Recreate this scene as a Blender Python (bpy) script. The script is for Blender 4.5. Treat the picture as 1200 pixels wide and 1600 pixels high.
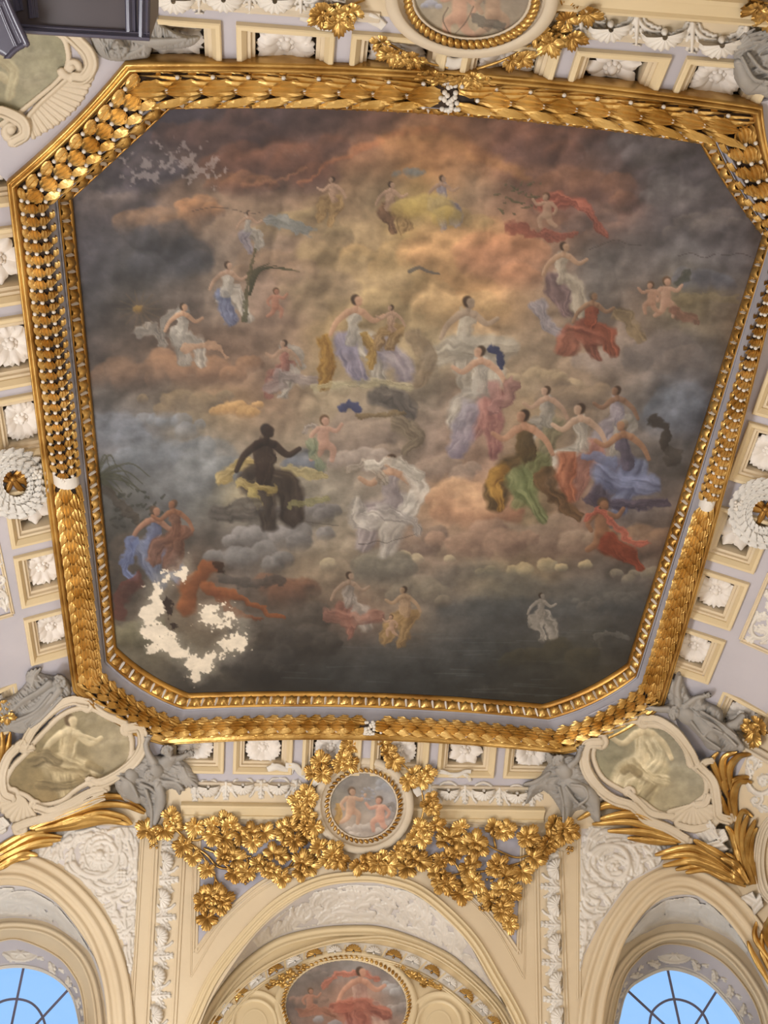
import bpy, math, random
import numpy as np
from mathutils import Matrix, Vector

for o in list(bpy.data.objects):
    bpy.data.objects.remove(o)
random.seed(7)
rng = np.random.default_rng(7)
sc = bpy.context.scene
col = sc.collection
PI = math.pi

# ------------------------------------------------------------------ camera
# lengths are worked out in units of the height of the painted ceiling above the lens, then scaled
S, CZ = 12.0, 1.6
YAW, PITCH, ROLL, FPX = math.radians(8.0544), math.radians(49.0924), math.radians(-3.9598), 1795.9
_fw = np.array([math.sin(YAW)*math.cos(PITCH), math.cos(YAW)*math.cos(PITCH), math.sin(PITCH)])
_r0 = np.array([math.cos(YAW), -math.sin(YAW), 0.0])
_u0 = np.cross(_r0, _fw)
CR = math.cos(ROLL)*_r0 + math.sin(ROLL)*_u0
CU = -math.sin(ROLL)*_r0 + math.cos(ROLL)*_u0
cam_d = bpy.data.cameras.new('camera')
cam = bpy.data.objects.new('camera', cam_d)
col.objects.link(cam)
cam.matrix_world = Matrix(((CR[0], CU[0], -_fw[0], 0), (CR[1], CU[1], -_fw[1], 0), (CR[2], CU[2], -_fw[2], CZ), (0, 0, 0, 1)))
cam_d.sensor_fit = 'VERTICAL'
cam_d.sensor_height = 36.0
cam_d.lens = FPX*36.0/1600.0
cam_d.clip_end = 500
sc.camera = cam

# ------------------------------------------------------------------ world, lights, exposure
wd = bpy.data.worlds.new('sky')
sc.world = wd
wd.use_nodes = True
_nt = wd.node_tree
_bg = _nt.nodes['Background']
_tc = _nt.nodes.new('ShaderNodeTexCoord')
_sx = _nt.nodes.new('ShaderNodeSeparateXYZ')
_rp = _nt.nodes.new('ShaderNodeValToRGB')
_nt.links.new(_tc.outputs['Generated'], _sx.inputs[0])
_nt.links.new(_sx.outputs['Z'], _rp.inputs[0])
_rp.color_ramp.elements[0].position = 0.0
_rp.color_ramp.elements[0].color = (0.50, 0.72, 0.95, 1)
_rp.color_ramp.elements[1].position = 0.9
_rp.color_ramp.elements[1].color = (0.16, 0.42, 0.90, 1)
_nt.links.new(_rp.outputs[0], _bg.inputs[0])
_bg.inputs[1].default_value = 1.15
sc.view_settings.view_transform = 'Standard'
sc.view_settings.look = 'None'
sc.view_settings.exposure = 0.0
sc.view_settings.gamma = 1.0
sc.view_settings.use_curve_mapping = False

def area(name, loc, direction, sx, sy, power, colr):
    l = bpy.data.lights.new(name, 'AREA')
    l.shape = 'RECTANGLE'; l.size = sx; l.size_y = sy; l.energy = power; l.color = colr
    o = bpy.data.objects.new(name, l); col.objects.link(o)
    o.location = loc
    o.rotation_euler = Vector(direction).to_track_quat('-Z', 'Z').to_euler()
    return o
# added lamps for assumed, unseen windows (left flank, right flank, gallery behind the camera)
area('left_added_light', (-5.6, 6.0, 3.6), (1, 0.1, 0.75), 4.5, 4.0, 1150, (0.98, 0.98, 1.0))
area('left_added_light', (-5.6, 13.0, 3.6), (1, 0, 0.75), 4.5, 4.0, 1000, (0.98, 0.98, 1.0))
area('right_added_light', (8.8, 9.5, 3.4), (-1, 0, 0.8), 5.0, 4.0, 300, (0.98, 0.98, 1.0))
area('gallery_added_light', (1.6, -2.6, 3.0), (0, 1, 0.6), 8.0, 4.0, 400, (0.98, 0.98, 1.0))

# ------------------------------------------------------------------ small helpers
def lin(h):
    h = h.lstrip('#')
    r = []
    for i in (0, 2, 4):
        c = int(h[i:i+2], 16)/255.0
        r.append(c/12.92 if c <= 0.04045 else ((c+0.055)/1.055)**2.4)
    return (r[0], r[1], r[2], 1.0)

def mat(name, c1, c2=None, rough=0.75, metal=0.0, scale=3.0, bump=0.0, bscale=30.0, lo=0.35, hi=0.65):
    m = bpy.data.materials.new(name)
    m.use_nodes = True
    nt = m.node_tree
    b = nt.nodes['Principled BSDF']
    b.inputs['Roughness'].default_value = rough
    b.inputs['Metallic'].default_value = metal
    b.inputs['Base Color'].default_value = lin(c1)
    m.diffuse_color = lin(c1)
    g = nt.nodes.new('ShaderNodeNewGeometry')
    if c2:
        n = nt.nodes.new('ShaderNodeTexNoise'); n.inputs['Scale'].default_value = scale
        n.inputs['Detail'].default_value = 5.0
        nt.links.new(g.outputs['Position'], n.inputs['Vector'])
        r = nt.nodes.new('ShaderNodeValToRGB')
        r.color_ramp.elements[0].position = lo; r.color_ramp.elements[0].color = lin(c1)
        r.color_ramp.elements[1].position = hi; r.color_ramp.elements[1].color = lin(c2)
        nt.links.new(n.outputs['Fac'], r.inputs[0])
        nt.links.new(r.outputs[0], b.inputs['Base Color'])
    if bump:
        n2 = nt.nodes.new('ShaderNodeTexNoise'); n2.inputs['Scale'].default_value = bscale
        n2.inputs['Detail'].default_value = 3.0
        nt.links.new(g.outputs['Position'], n2.inputs['Vector'])
        bp = nt.nodes.new('ShaderNodeBump'); bp.inputs['Strength'].default_value = bump
        bp.inputs['Distance'].default_value = 0.02
        nt.links.new(n2.outputs['Fac'], bp.inputs['Height'])
        nt.links.new(bp.outputs[0], b.inputs['Normal'])
    return m

M_GOLD = mat('gilding', '#d2ac66', '#9c7438', rough=0.33, metal=0.82, scale=2.2, bump=0.25, bscale=14)
M_GOLDF = mat('gilding_worn', '#c2954c', '#8f6630', rough=0.38, metal=0.82, scale=1.6, bump=0.2, bscale=9)
M_DARK = mat('leaf_gap_shade', '#3a2716', '#241810', rough=0.8, scale=6)  # shade between the laurel leaves painted into the core; also used on the back board
M_CREAM = mat('cream_paint', '#d5c4a6', '#ccb99a', rough=0.7, scale=0.6, bump=0.05, bscale=20)
M_CREAM2 = mat('cream_gold_paint', '#d8c5a0', '#cfbb94', rough=0.7, scale=0.7)
M_LAV = mat('lavender_paint', '#bab5ba', '#aeaab0', rough=0.7, scale=0.9)
M_LAVF = mat('lavender_fillet_paint', '#a29fa5', '#969399', rough=0.7, scale=1.2)
M_WHITE = mat('white_stucco', '#dcd6cc', '#cfc8bd', rough=0.75, scale=2.5, bump=0.1, bscale=30)
M_GROUND = mat('pale_carving_ground', '#cfc9c6', '#c4beba', rough=0.75, scale=2)
M_ROSE = mat('white_rosette_stucco', '#e6dfd6', '#d8d0c6', rough=0.75, scale=3)
M_STONE = mat('grey_figure_stucco', '#9f9a93', '#8e8a84', rough=0.75, scale=2.0, bump=0.12, bscale=22)
M_MARB = mat('grey_marbling', '#b0adb6', '#96949e', rough=0.6, scale=1.6, lo=0.3, hi=0.7)
M_BUFF = mat('buff_stucco', '#cfc1ab', '#c4b59c', rough=0.72, scale=1.2, bump=0.06, bscale=22)
M_DWOOD = mat('dark_bluish_wood', '#4a4653', '#3b3844', rough=0.25, scale=2.0)
M_DWOOD2 = mat('dark_brown_panel', '#3a3133', '#2e2728', rough=0.45, scale=1.4)
M_STEEL = mat('grey_window_bar', '#6d6d88', '#66667c', rough=0.5)
M_LAUREL = mat('laurel_gilding', '#dcb872', '#b0863f', rough=0.36, metal=0.70, scale=2.2, bump=0.15, bscale=14)
M_FLOOR = mat('stone_floor', '#dcd2c2', '#cabfae', rough=0.5, scale=1.0)

def glass_mat():
    m = bpy.data.materials.new('window_glass')
    m.use_nodes = True
    nt = m.node_tree
    nt.nodes.remove(nt.nodes['Principled BSDF'])
    t = nt.nodes.new('ShaderNodeBsdfTransparent'); t.inputs[0].default_value = (0.94, 0.97, 1, 1)
    g = nt.nodes.new('ShaderNodeBsdfGlossy'); g.inputs['Roughness'].default_value = 0.03
    f = nt.nodes.new('ShaderNodeFresnel'); f.inputs[0].default_value = 1.3
    x = nt.nodes.new('ShaderNodeMixShader')
    nt.links.new(f.outputs[0], x.inputs[0]); nt.links.new(t.outputs[0], x.inputs[1]); nt.links.new(g.outputs[0], x.inputs[2])
    nt.links.new(x.outputs[0], nt.nodes['Material Output'].inputs[0])
    return m
M_GLASS = glass_mat()

def paint_mat(name, rough=0.7, nscale=5.0, amt=0.16):
    # painted surface: per-vertex paint colours broken up by fine brush grain
    m = bpy.data.materials.new(name); m.use_nodes = True
    nt = m.node_tree; b = nt.nodes['Principled BSDF']
    b.inputs['Roughness'].default_value = rough
    a = nt.nodes.new('ShaderNodeAttribute'); a.attribute_name = 'paint'
    g = nt.nodes.new('ShaderNodeNewGeometry')
    n = nt.nodes.new('ShaderNodeTexNoise'); n.inputs['Scale'].default_value = nscale; n.inputs['Detail'].default_value = 7
    n.inputs['Roughness'].default_value = 0.65
    nt.links.new(g.outputs['Position'], n.inputs['Vector'])
    mr = nt.nodes.new('ShaderNodeMapRange')
    mr.inputs['From Min'].default_value = 0.3; mr.inputs['From Max'].default_value = 0.7
    mr.inputs['To Min'].default_value = 1-amt; mr.inputs['To Max'].default_value = 1+amt
    nt.links.new(n.outputs['Fac'], mr.inputs['Value'])
    v = nt.nodes.new('ShaderNodeVectorMath'); v.operation = 'SCALE'
    nt.links.new(a.outputs['Color'], v.inputs[0]); nt.links.new(mr.outputs[0], v.inputs['Scale'])
    nt.links.new(v.outputs[0], b.inputs['Base Color'])
    return m
M_PAINT = paint_mat('painted_fresco')

def to_world(P):
    P = np.asarray(P, float)
    Q = P*S
    Q[..., 2] += CZ
    return Q

def mesh_of(name, verts, faces, m, smooth=True):
    me = bpy.data.meshes.new(name)
    verts = np.asarray(verts, np.float32)
    if isinstance(faces, np.ndarray):
        k = faces.shape[1]; nf = len(faces)
        me.vertices.add(len(verts)); me.vertices.foreach_set('co', verts.ravel())
        me.loops.add(nf*k); me.loops.foreach_set('vertex_index', faces.astype(np.int32).ravel())
        me.polygons.add(nf)
        me.polygons.foreach_set('loop_start', np.arange(0, nf*k, k, dtype=np.int32))
        me.update(calc_edges=True)
        me.validate()
    else:
        me.from_pydata(verts.tolist(), [], faces)
        me.update()
    if m is not None:
        for x in (m if isinstance(m, (list, tuple)) else [m]):
            me.materials.append(x)
    if smooth:
        me.polygons.foreach_set('use_smooth', np.ones(len(me.polygons), bool))
    return me

WM = {}
def add(name, me, parent=None, M=None, kind=None, label=None):
    o = bpy.data.objects.new(name, me)
    col.objects.link(o)
    M = M or Matrix.Identity(4)
    if parent is not None:
        o.parent = parent
        o.matrix_parent_inverse = WM[parent].inverted()
    o.matrix_basis = M
    WM[o] = M
    if kind: o['kind'] = kind
    if label: o['label'] = label
    return o

def part(name, geo, m, parent=None, smooth=True, kind=None, label=None):
    """geo = (verts in working units, faces)"""
    return add(name, mesh_of(name, to_world(geo[0]), geo[1], m, smooth), parent, None, kind, label)

def tag(o, label, cat, group=None, kind=None):
    o['label'] = label; o['category'] = cat
    if group: o['group'] = group
    if kind: o['kind'] = kind
    return o

def thing(name, label, cat, P=(0, 0, 0), group=None):
    o = bpy.data.objects.new(name, None); col.objects.link(o)
    o.empty_display_size = 0.2
    w = to_world(P)
    M = Matrix.Translation(Vector(w)); o.matrix_basis = M; WM[o] = M
    return tag(o, label, cat, group)

def join(geos):
    V, F, n = [], [], 0
    for v, f in geos:
        v = np.asarray(v, float)
        V.append(v)
        F += [tuple(int(i)+n for i in q) for q in f]
        n += len(v)
    return np.concatenate(V), F

# ------------------------------------------------------------------ shape of the coved vault
AH, BH, X0, Y0, WX, WY, DZ = 0.3311, 0.3931, 0.1325, 0.7956, 0.0476, 0.0515, 0.0134
XL, XR, YN, YF = X0-AH-WX, X0+AH+WX, Y0-BH-WY, Y0+BH+WY
PROF = [(-.06, .992), (0, .968), (.04, .95), (.083, .928), (.107, .908), (.25, .627), (.25, -CZ/S)]
SEG = []          # per segment: s at start, length, (d0,z0), (dd,dz)
_s = -math.hypot(.06, .024)
for (_a, _b), (_c, _d) in zip(PROF[:-1], PROF[1:]):
    _L = math.hypot(_c-_a, _d-_b)
    SEG.append((_s, _L, (_a, _b), ((_c-_a)/_L, (_d-_b)/_L))); _s += _L
SIDE = {'L': (0, -1, XL), 'R': (0, 1, XR), 'N': (1, -1, YN), 'F': (1, 1, YF)}
PL_N, PL_C, PL_NAME = [], [], []
for _k, (ax, sg, off) in SIDE.items():
    for i, (s0, L, (d0, z0), (dd, dz)) in enumerate(SEG):
        if _k == 'N' and i == 5: continue
        n = np.zeros(3); n[ax] = -dz*sg; n[2] = dd
        p = np.zeros(3); p[ax] = off+sg*d0; p[2] = z0
        PL_N.append(n); PL_C.append(float(p @ n)); PL_NAME.append(_k)
def _cham(c1, c2, m, name):
    c1, c2, m = map(np.array, (c1, c2, m))
    n = np.cross(c2-c1, m-c1); n = n/np.linalg.norm(n)
    if n[2] < 0: n = -n
    PL_N.append(n); PL_C.append(float(c1 @ n)); PL_NAME.append(name)
_cham((-.243, 1.136, .962), (-.131, 1.24, .962), (XL-.137, YF+.137, .849), 'BL')
_cham((.512, 1.134, .962), (.397, 1.24, .962), (XR+.137, YF+.137, .849), 'BR')
_cham((-.243, .455, .962), (-.137, .351, .962), (XL-.137, YN-.137, .849), 'TL')
_cham((.512, .455, .962), (.403, .351, .962), (XR+.137, YN-.137, .849), 'TR')
PL_N = np.array(PL_N); PL_C = np.array(PL_C)

def rays(x, y):
    x = np.asarray(x, float)[..., None]; y = np.asarray(y, float)[..., None]
    return (x-600)/FPX*CR + (800-y)/FPX*CU + _fw

def hits(x, y, h=0.0):
    """points of the vault seen along the given sight lines, lifted by h (working units) off the surface"""
    d = rays(x, y)
    dn = d @ PL_N.T
    t = np.where(dn > 1e-6, PL_C/np.maximum(dn, 1e-6), 1e9)
    k = np.argmin(t, -1)
    dnk = np.take_along_axis(dn, k[..., None], -1)[..., 0]
    return d*((PL_C[k]-h)/dnk)[..., None], k

def on_plane(n, c):
    n = np.asarray(n, float)
    def f(x, y, h=0.0):
        d = rays(x, y)
        return d*((c-np.asarray(h))/(d @ n))[..., None], 0
    return f
WALLY = YF+.25
HIT_WALL = on_plane((0, 1, 0), WALLY)
HIT_DEEP = on_plane((0, 1, 0), WALLY+.03)
HIT_WIN = on_plane((0, 1, 0), WALLY+.06)
HIT_COVE = on_plane(PL_N[PL_NAME.index('F')+4], PL_C[PL_NAME.index('F')+4])

def px_unit(x, y, H=hits):
    """working units per photo pixel at that spot"""
    p = H(np.array([x, x+1.0]), np.array([y, y]))[0]
    q = H(np.array([x, x]), np.array([y, y+1.0]))[0]
    return 0.5*(np.linalg.norm(p[1]-p[0])+np.linalg.norm(q[1]-q[0]))

def proj(P):
    P = np.asarray(P, float)
    z = P @ _fw
    return 600+FPX*(P @ CR)/z, 800-FPX*(P @ CU)/z

def surf(side, u, s, h=0.0):
    ax, sg, off = SIDE[side]
    for (s0, L, (d0, z0), (dd, dz)) in SEG:
        if s <= s0+L+1e-9: break
    k = s-s0
    P = np.zeros(3)
    P[ax] = off+sg*(d0+dd*k); P[1-ax] = u; P[2] = z0+dz*k
    n = np.zeros(3); n[ax] = dz*sg; n[2] = -dd       # inward
    return P+h*n, n

def basis(origin, ex, ey, ez, sx=1.0, sy=None, sz=None):
    """matrix from local units to world; ex, ey, ez directions, scale in working units"""
    sy = sx if sy is None else sy; sz = sx if sz is None else sz
    o = to_world(origin)
    A = np.stack([np.asarray(ex)*sx*S, np.asarray(ey)*sy*S, np.asarray(ez)*sz*S], 1)
    return Matrix(((A[0, 0], A[0, 1], A[0, 2], o[0]), (A[1, 0], A[1, 1], A[1, 2], o[1]), (A[2, 0], A[2, 1], A[2, 2], o[2]), (0, 0, 0, 1)))

def pose(x, y, ang, L, h=0.0, W=None, H=hits, tilt=0.0):
    """matrix for a small ornament whose local +y runs along photo direction ang (deg, 90 = up), L pixels = 1 local unit"""
    c, s_ = math.cos(math.radians(ang)), -math.sin(math.radians(ang))
    P, _ = H(np.array([x, x+c*2, x+s_*2]), np.array([y, y+s_*2, y-c*2]))
    u = px_unit(x, y, H)
    ey = P[1]-P[0]; ey /= np.linalg.norm(ey)
    e2 = P[2]-P[0]
    ez = np.cross(e2, ey)
    ez /= np.linalg.norm(ez)
    if ez @ P[0] > 0: ez = -ez
    ex = np.cross(ey, ez)
    if tilt:
        ct, st = math.cos(tilt), math.sin(tilt)
        ey, ez = ct*ey+st*ez, ct*ez-st*ey
    Q = P[0] + ez*h*u
    return basis(Q, ex, ey, ez, L*u*(W or 1.0), L*u, L*u)

# ------------------------------------------------------------------ drawing helpers (photo pixel outlines carried onto the vault)
def smooth_path(pts, n=None, closed=False, step=6.0):
    p = np.asarray(pts, float)
    k = len(p)
    if closed: q = np.concatenate([p[-1:], p, p[:2]])
    else: q = np.concatenate([2*p[:1]-p[1:2], p, 2*p[-1:]-p[-2:-1]])
    out = []
    m = k if closed else k-1
    for i in range(m):
        a, b, c, d = q[i], q[i+1], q[i+2], q[i+3]
        L = np.linalg.norm(c[:2]-b[:2])
        j = max(2, int(math.ceil(L/step)))
        t = (np.arange(j)/j)[:, None]
        out.append(0.5*((2*b)+(c-a)*t+(2*a-5*b+4*c-d)*t**2+(3*b-a-3*c+d)*t**3))
    if not closed: out.append(p[-1:])
    return np.concatenate(out)

def sweep(path, prof, closed=False, H=hits, width=None, hscale=None, u=None):
    """path: photo polyline, prof: [(offset px, height px)] swept along it; returns geometry"""
    p = np.asarray(path, float)
    n = len(p)
    if closed: t = np.roll(p, -1, 0)-np.roll(p, 1, 0)
    else:
        t = np.gradient(p, axis=0)
    t = t/np.maximum(np.linalg.norm(t, axis=1, keepdims=True), 1e-9)
    nn = np.stack([t[:, 1], -t[:, 0]], 1)
    w = np.ones(n) if width is None else np.asarray(width, float)
    hs = w if hscale is None else np.asarray(hscale, float)
    uu = u or px_unit(p[n//2, 0], p[n//2, 1], H)
    k = len(prof)
    off = np.array([q[0] for q in prof]); hh = np.array([q[1] for q in prof])
    X = p[:, None, 0]+nn[:, None, 0]*off*w[:, None]
    Y = p[:, None, 1]+nn[:, None, 1]*off*w[:, None]
    V = H(X, Y, hh*hs[:, None]*uu)[0].reshape(-1, 3)
    F = []
    m = n if closed else n-1
    for i in range(m):
        a, b = i*k, ((i+1) % n)*k
        for j in range(k-1):
            F.append((a+j, a+j+1, b+j+1, b+j))
    return V, F

def blade_prof(ridges=1, h=1.0):
    return [(-1, 0), (-.72, .55*h), (-.38, .5*h), (-.12, 1.0*h), (.12, .62*h), (.45, .9*h), (.8, .5*h), (1, 0)]

def blade(pts, w, h=0.7, H=hits, base=0.0, step=5.0, tip=0.12, root=0.5):
    """tapering curved leaf blade along a photo path"""
    p = smooth_path(pts, step=step)
    t = np.linspace(0, 1, len(p))
    prof_w = np.minimum(1, root+(1-root)*np.minimum(1, t/0.35))*np.minimum(1, tip+(1-tip)*np.sqrt(np.maximum(0, (1-t)/0.5)).clip(0, 1))
    W = w*prof_w
    pr = blade_prof(h=h)
    uu = px_unit(p[len(p)//2, 0], p[len(p)//2, 1], H)
    V, F = sweep(p, pr, H=H, width=W, hscale=W, u=uu)
    if base:
        d = V/np.linalg.norm(V, axis=1, keepdims=True)
        V = V-d*base*uu
    return V, F

def tube(pts, r, H=hits, h=None, seg=6, taper=1.0, closed=False, step=6.0):
    p = smooth_path(pts, step=step, closed=closed)
    n = len(p)
    uu = px_unit(p[n//2, 0], p[n//2, 1], H)
    h = r*1.2 if h is None else h
    C = H(p[:, 0], p[:, 1], np.full(n, h*uu))[0]
    t = (np.roll(C, -1, 0)-np.roll(C, 1, 0)) if closed else np.gradient(C, axis=0)
    t /= np.maximum(np.linalg.norm(t, axis=1, keepdims=True), 1e-9)
    v = -C/np.linalg.norm(C, axis=1, keepdims=True)
    a = np.cross(t, v); a /= np.maximum(np.linalg.norm(a, axis=1, keepdims=True), 1e-9)
    b = np.cross(a, t)
    rr = r*uu*np.linspace(1, taper, n)
    V = []
    for j in range(seg):
        th = 2*PI*j/seg
        V.append(C+(a*math.cos(th)+b*math.sin(th))*rr[:, None])
    V = np.stack(V, 1).reshape(-1, 3)
    F = []
    for i in range(n if closed else n-1):
        i2 = (i+1) % n
        for j in range(seg):
            j2 = (j+1) % seg
            F.append((i*seg+j, i*seg+j2, i2*seg+j2, i2*seg+j))
    if not closed:
        F.append(tuple(range(seg))); F.append(tuple(range((n-1)*seg, n*seg))[::-1])
    return V, F

class Field:
    """a carved relief: heights gathered on a fine grid from rounded strokes, then lifted off the vault as one solid skin"""
    def __init__(s, x0, y0, x1, y1, res=1.3):
        s.x0, s.y0, s.res = x0, y0, res
        s.nx, s.ny = int((x1-x0)/res)+1, int((y1-y0)/res)+1
        s.X, s.Y = np.meshgrid(x0+np.arange(s.nx)*res, y0+np.arange(s.ny)*res)
        s.H = np.zeros((s.ny, s.nx))
    def _box(s, xa, ya, xb, yb):
        i0 = max(0, int((xa-s.x0)/s.res)); i1 = min(s.nx, int((xb-s.x0)/s.res)+2)
        j0 = max(0, int((ya-s.y0)/s.res)); j1 = min(s.ny, int((yb-s.y0)/s.res)+2)
        return slice(j0, j1), slice(i0, i1)
    def put(s, sl, v):
        s.H[sl] = np.maximum(s.H[sl], v)
    def stroke(s, pts, r0, r1=None, h=1.0, base=0.0, rm=None, smooth=True, sub=False):
        p = smooth_path(pts, step=max(3.0, s.res*2)) if (smooth and len(pts) > 2) else np.asarray(pts, float)
        r1 = r0 if r1 is None else r1
        n = len(p)
        t = np.linspace(0, 1, n)
        r = r0+(r1-r0)*t
        if rm is not None: r = np.where(t < .5, r0+(rm-r0)*t*2, rm+(r1-rm)*(t*2-1))
        R = float(np.max(r))
        for i in range(n-1):
            a, b = p[i], p[i+1]
            sl = s._box(min(a[0], b[0])-R, min(a[1], b[1])-R, max(a[0], b[0])+R, max(a[1], b[1])+R)
            X, Y = s.X[sl], s.Y[sl]
            if X.size == 0: continue
            d = b-a; L2 = max(1e-9, d @ d)
            k = np.clip(((X-a[0])*d[0]+(Y-a[1])*d[1])/L2, 0, 1)
            dd = (X-a[0]-k*d[0])**2+(Y-a[1]-k*d[1])**2
            rr = r[i]+(r[i+1]-r[i])*k
            q = rr*rr-dd
            v = np.where(q > 0, base+h*np.sqrt(np.maximum(q, 0)), 0)
            if sub: s.H[sl] = np.where(q > 0, np.maximum(0.01, s.H[sl]-h*np.sqrt(np.maximum(q, 0))), s.H[sl])
            else: s.put(sl, v)
    def ell(s, cx, cy, rx, ry, ang=0.0, h=1.0, base=0.0):
        R = max(rx, ry)
        sl = s._box(cx-R, cy-R, cx+R, cy+R)
        c, q = math.cos(math.radians(ang)), math.sin(math.radians(ang))
        dx, dy = s.X[sl]-cx, -(s.Y[sl]-cy)
        a, b = (dx*c+dy*q)/rx, (-dx*q+dy*c)/ry
        w = 1-a*a-b*b
        s.put(sl, np.where(w > 0, base+h*min(rx, ry)*np.sqrt(np.maximum(w, 0)), 0))
    def poly(s, pts, h, edge, smooth=True, fold=None):
        p = smooth_path(pts, closed=True, step=4.0) if smooth else np.asarray(pts, float)
        xa, ya = p.min(0); xb, yb = p.max(0)
        sl = s._box(xa, ya, xb, yb)
        X, Y = s.X[sl], s.Y[sl]
        ins = inside(X, Y, p)
        D = np.full(X.shape, 1e9)
        q = np.roll(p, -1, 0)
        for a, b in zip(p, q):
            d = b-a; L2 = max(1e-9, d @ d)
            k = np.clip(((X-a[0])*d[0]+(Y-a[1])*d[1])/L2, 0, 1)
            D = np.minimum(D, (X-a[0]-k*d[0])**2+(Y-a[1]-k*d[1])**2)
        D = np.sqrt(D)
        e = np.clip(D/edge, 0, 1)
        v = h*np.sqrt(np.maximum(0, 1-(1-e)**2))
        if fold is not None: v = v*(1+fold(X, Y)*np.clip(D/3, 0, 1))
        s.put(sl, np.where(ins, np.maximum(v, 0.05), 0))
    def leaf(s, x, y, ang, L, W, curl=0.0, h=0.8, n=5, base=0.0):
        """acanthus leaf: midrib with pairs of rounded lobes"""
        a = math.radians(ang)
        pts = []
        for i in range(n+1):
            pts.append((x, y))
            x += math.cos(a)*L/n; y -= math.sin(a)*L/n
            a += math.radians(curl)/n
        pts = np.array(pts)
        s.stroke(pts, W*.20, W*.08, h=h, base=base+W*.12)
        for i in range(n):
            t = (i+.4)/n
            q = pts[i]*.6+pts[i+1]*.4
            d = pts[min(i+1, n)]-pts[i]
            th = math.atan2(-d[1], d[0])
            l = W*(.75-.45*t)*(1.0 if i else .7)
            for sg in (-1, 1):
                p2 = th+sg*math.radians(58)
                p3 = th+sg*math.radians(28)
                m = q+np.array([math.cos(p2), -math.sin(p2)])*l*.55
                e = m+np.array([math.cos(p3), -math.sin(p3)])*l*.5
                s.stroke([q, m, e], W*.10, W*.13, h=h, base=base+.2, rm=W*.16)
    def spiral(s, cx, cy, R, turns, a0, sg, w, h=0.8, leaves=9, lw=None, inner=0.16, flower=True):
        n = 46
        t = np.linspace(0, 1, n)
        rad = R*(1-(1-inner)*t**.8)
        th = math.radians(a0)+sg*turns*2*PI*t
        p = np.stack([cx+rad*np.cos(th), cy-rad*np.sin(th)], 1)
        s.stroke(p, w, w*.45, h=h, base=w*.3, smooth=False)
        lw = lw or R*.34
        for i in range(leaves):
            k = int((i+.5)/leaves*n*.8)
            a = math.degrees(th[k])+sg*62
            s.leaf(p[k, 0], p[k, 1], a, lw*(1-.5*t[k]), lw*.75*(1-.4*t[k]), curl=sg*70, h=h, n=3)
            a = math.degrees(th[k])+sg*125
            s.leaf(p[k, 0], p[k, 1], a, lw*.7*(1-.5*t[k]), lw*.6*(1-.4*t[k]), curl=sg*50, h=h, n=2)
        if flower:
            r = R*inner*1.5
            for i in range(7):
                a = 2*PI*i/7
                s.ell(cx+r*.75*math.cos(a), cy-r*.75*math.sin(a), r*.55, r*.38, math.degrees(a), h=.7, base=w*.2)
            s.ell(cx, cy, r*.4, r*.4, 0, h=.9, base=w*.5)
    def geo(s, H=hits, hs=1.0, clip=None, base=0.0):
        A = s.H > 0.02
        if clip is not None:
            A &= inside(s.X, s.Y, np.asarray(clip, float))
        HH = np.where(A, s.H, 0)
        c = A[:-1, :-1] | A[1:, :-1] | A[:-1, 1:] | A[1:, 1:]
        idx = -np.ones((s.ny, s.nx), int)
        use = np.zeros_like(A)
        use[:-1, :-1] |= c; use[1:, :-1] |= c; use[:-1, 1:] |= c; use[1:, 1:] |= c
        idx[use] = np.arange(use.sum())
        u = px_unit(s.x0+s.nx*s.res/2, s.y0+s.ny*s.res/2, H)
        hh = HH[use]*hs*u
        if base: hh = hh + base*u
        V = H(s.X[use], s.Y[use], hh)[0]
        F = np.stack([idx[:-1, :-1][c], idx[1:, :-1][c], idx[1:, 1:][c], idx[:-1, 1:][c]], 1)
        if base:
            # skirt back to the ground so that the raised piece is solid
            pass
        return V, F

def inside(X, Y, p):
    r = np.zeros(np.shape(X), bool)
    q = np.roll(p, -1, 0)
    for (x1, y1), (x2, y2) in zip(p, q):
        if y1 == y2: continue
        c = ((y1 > Y) != (y2 > Y)) & (X < (x2-x1)*(Y-y1)/(y2-y1)+x1)
        r ^= c
    return r

def lathe(pts, seg=24):
    V, F = [], []
    k = len(pts)
    for i in range(seg):
        a = 2*PI*i/seg
        for r, z in pts: V.append((r*math.cos(a), r*math.sin(a), z))
    for i in range(seg):
        j = (i+1) % seg
        for m in range(k-1): F.append((i*k+m, j*k+m, j*k+m+1, i*k+m+1))
    return np.array(V), F

def gridsurf(fn, nu, nv, wrap=False):
    V = [fn(i/(nu-1), j/(nv-1)) for i in range(nu) for j in range(nv)]
    F = [(i*nv+j, i*nv+j+1, (i+1)*nv+j+1, (i+1)*nv+j) for i in range(nu-1) for j in range(nv-1)]
    return np.array(V, float), F

def plate(poly, H=hits, h=0.0, thick=4.0):
    """flat plate with thickness from a photo outline"""
    p = np.asarray(poly, float)
    c = p.mean(0)
    u = px_unit(c[0], c[1], H)
    A = H(p[:, 0], p[:, 1], np.full(len(p), (h+thick)*u))[0]
    B = H(p[:, 0], p[:, 1], np.full(len(p), h*u))[0]
    n = len(p)
    F = [tuple(range(n)), tuple(range(2*n-1, n-1, -1))]+[(i, (i+1) % n, (i+1) % n+n, i+n) for i in range(n)]
    return np.concatenate([A, B]), F

def circle_px(cx, cy, rx, ry, n=48, rot=0.0, a0=0.0, a1=360.0):
    a = np.radians(np.linspace(a0, a1, n, endpoint=(abs(a1-a0) < 359)))
    x, y = rx*np.cos(a), ry*np.sin(a)
    c, s_ = math.cos(math.radians(rot)), math.sin(math.radians(rot))
    return np.stack([cx+x*c-y*s_, cy-(x*s_+y*c)], 1)

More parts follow.
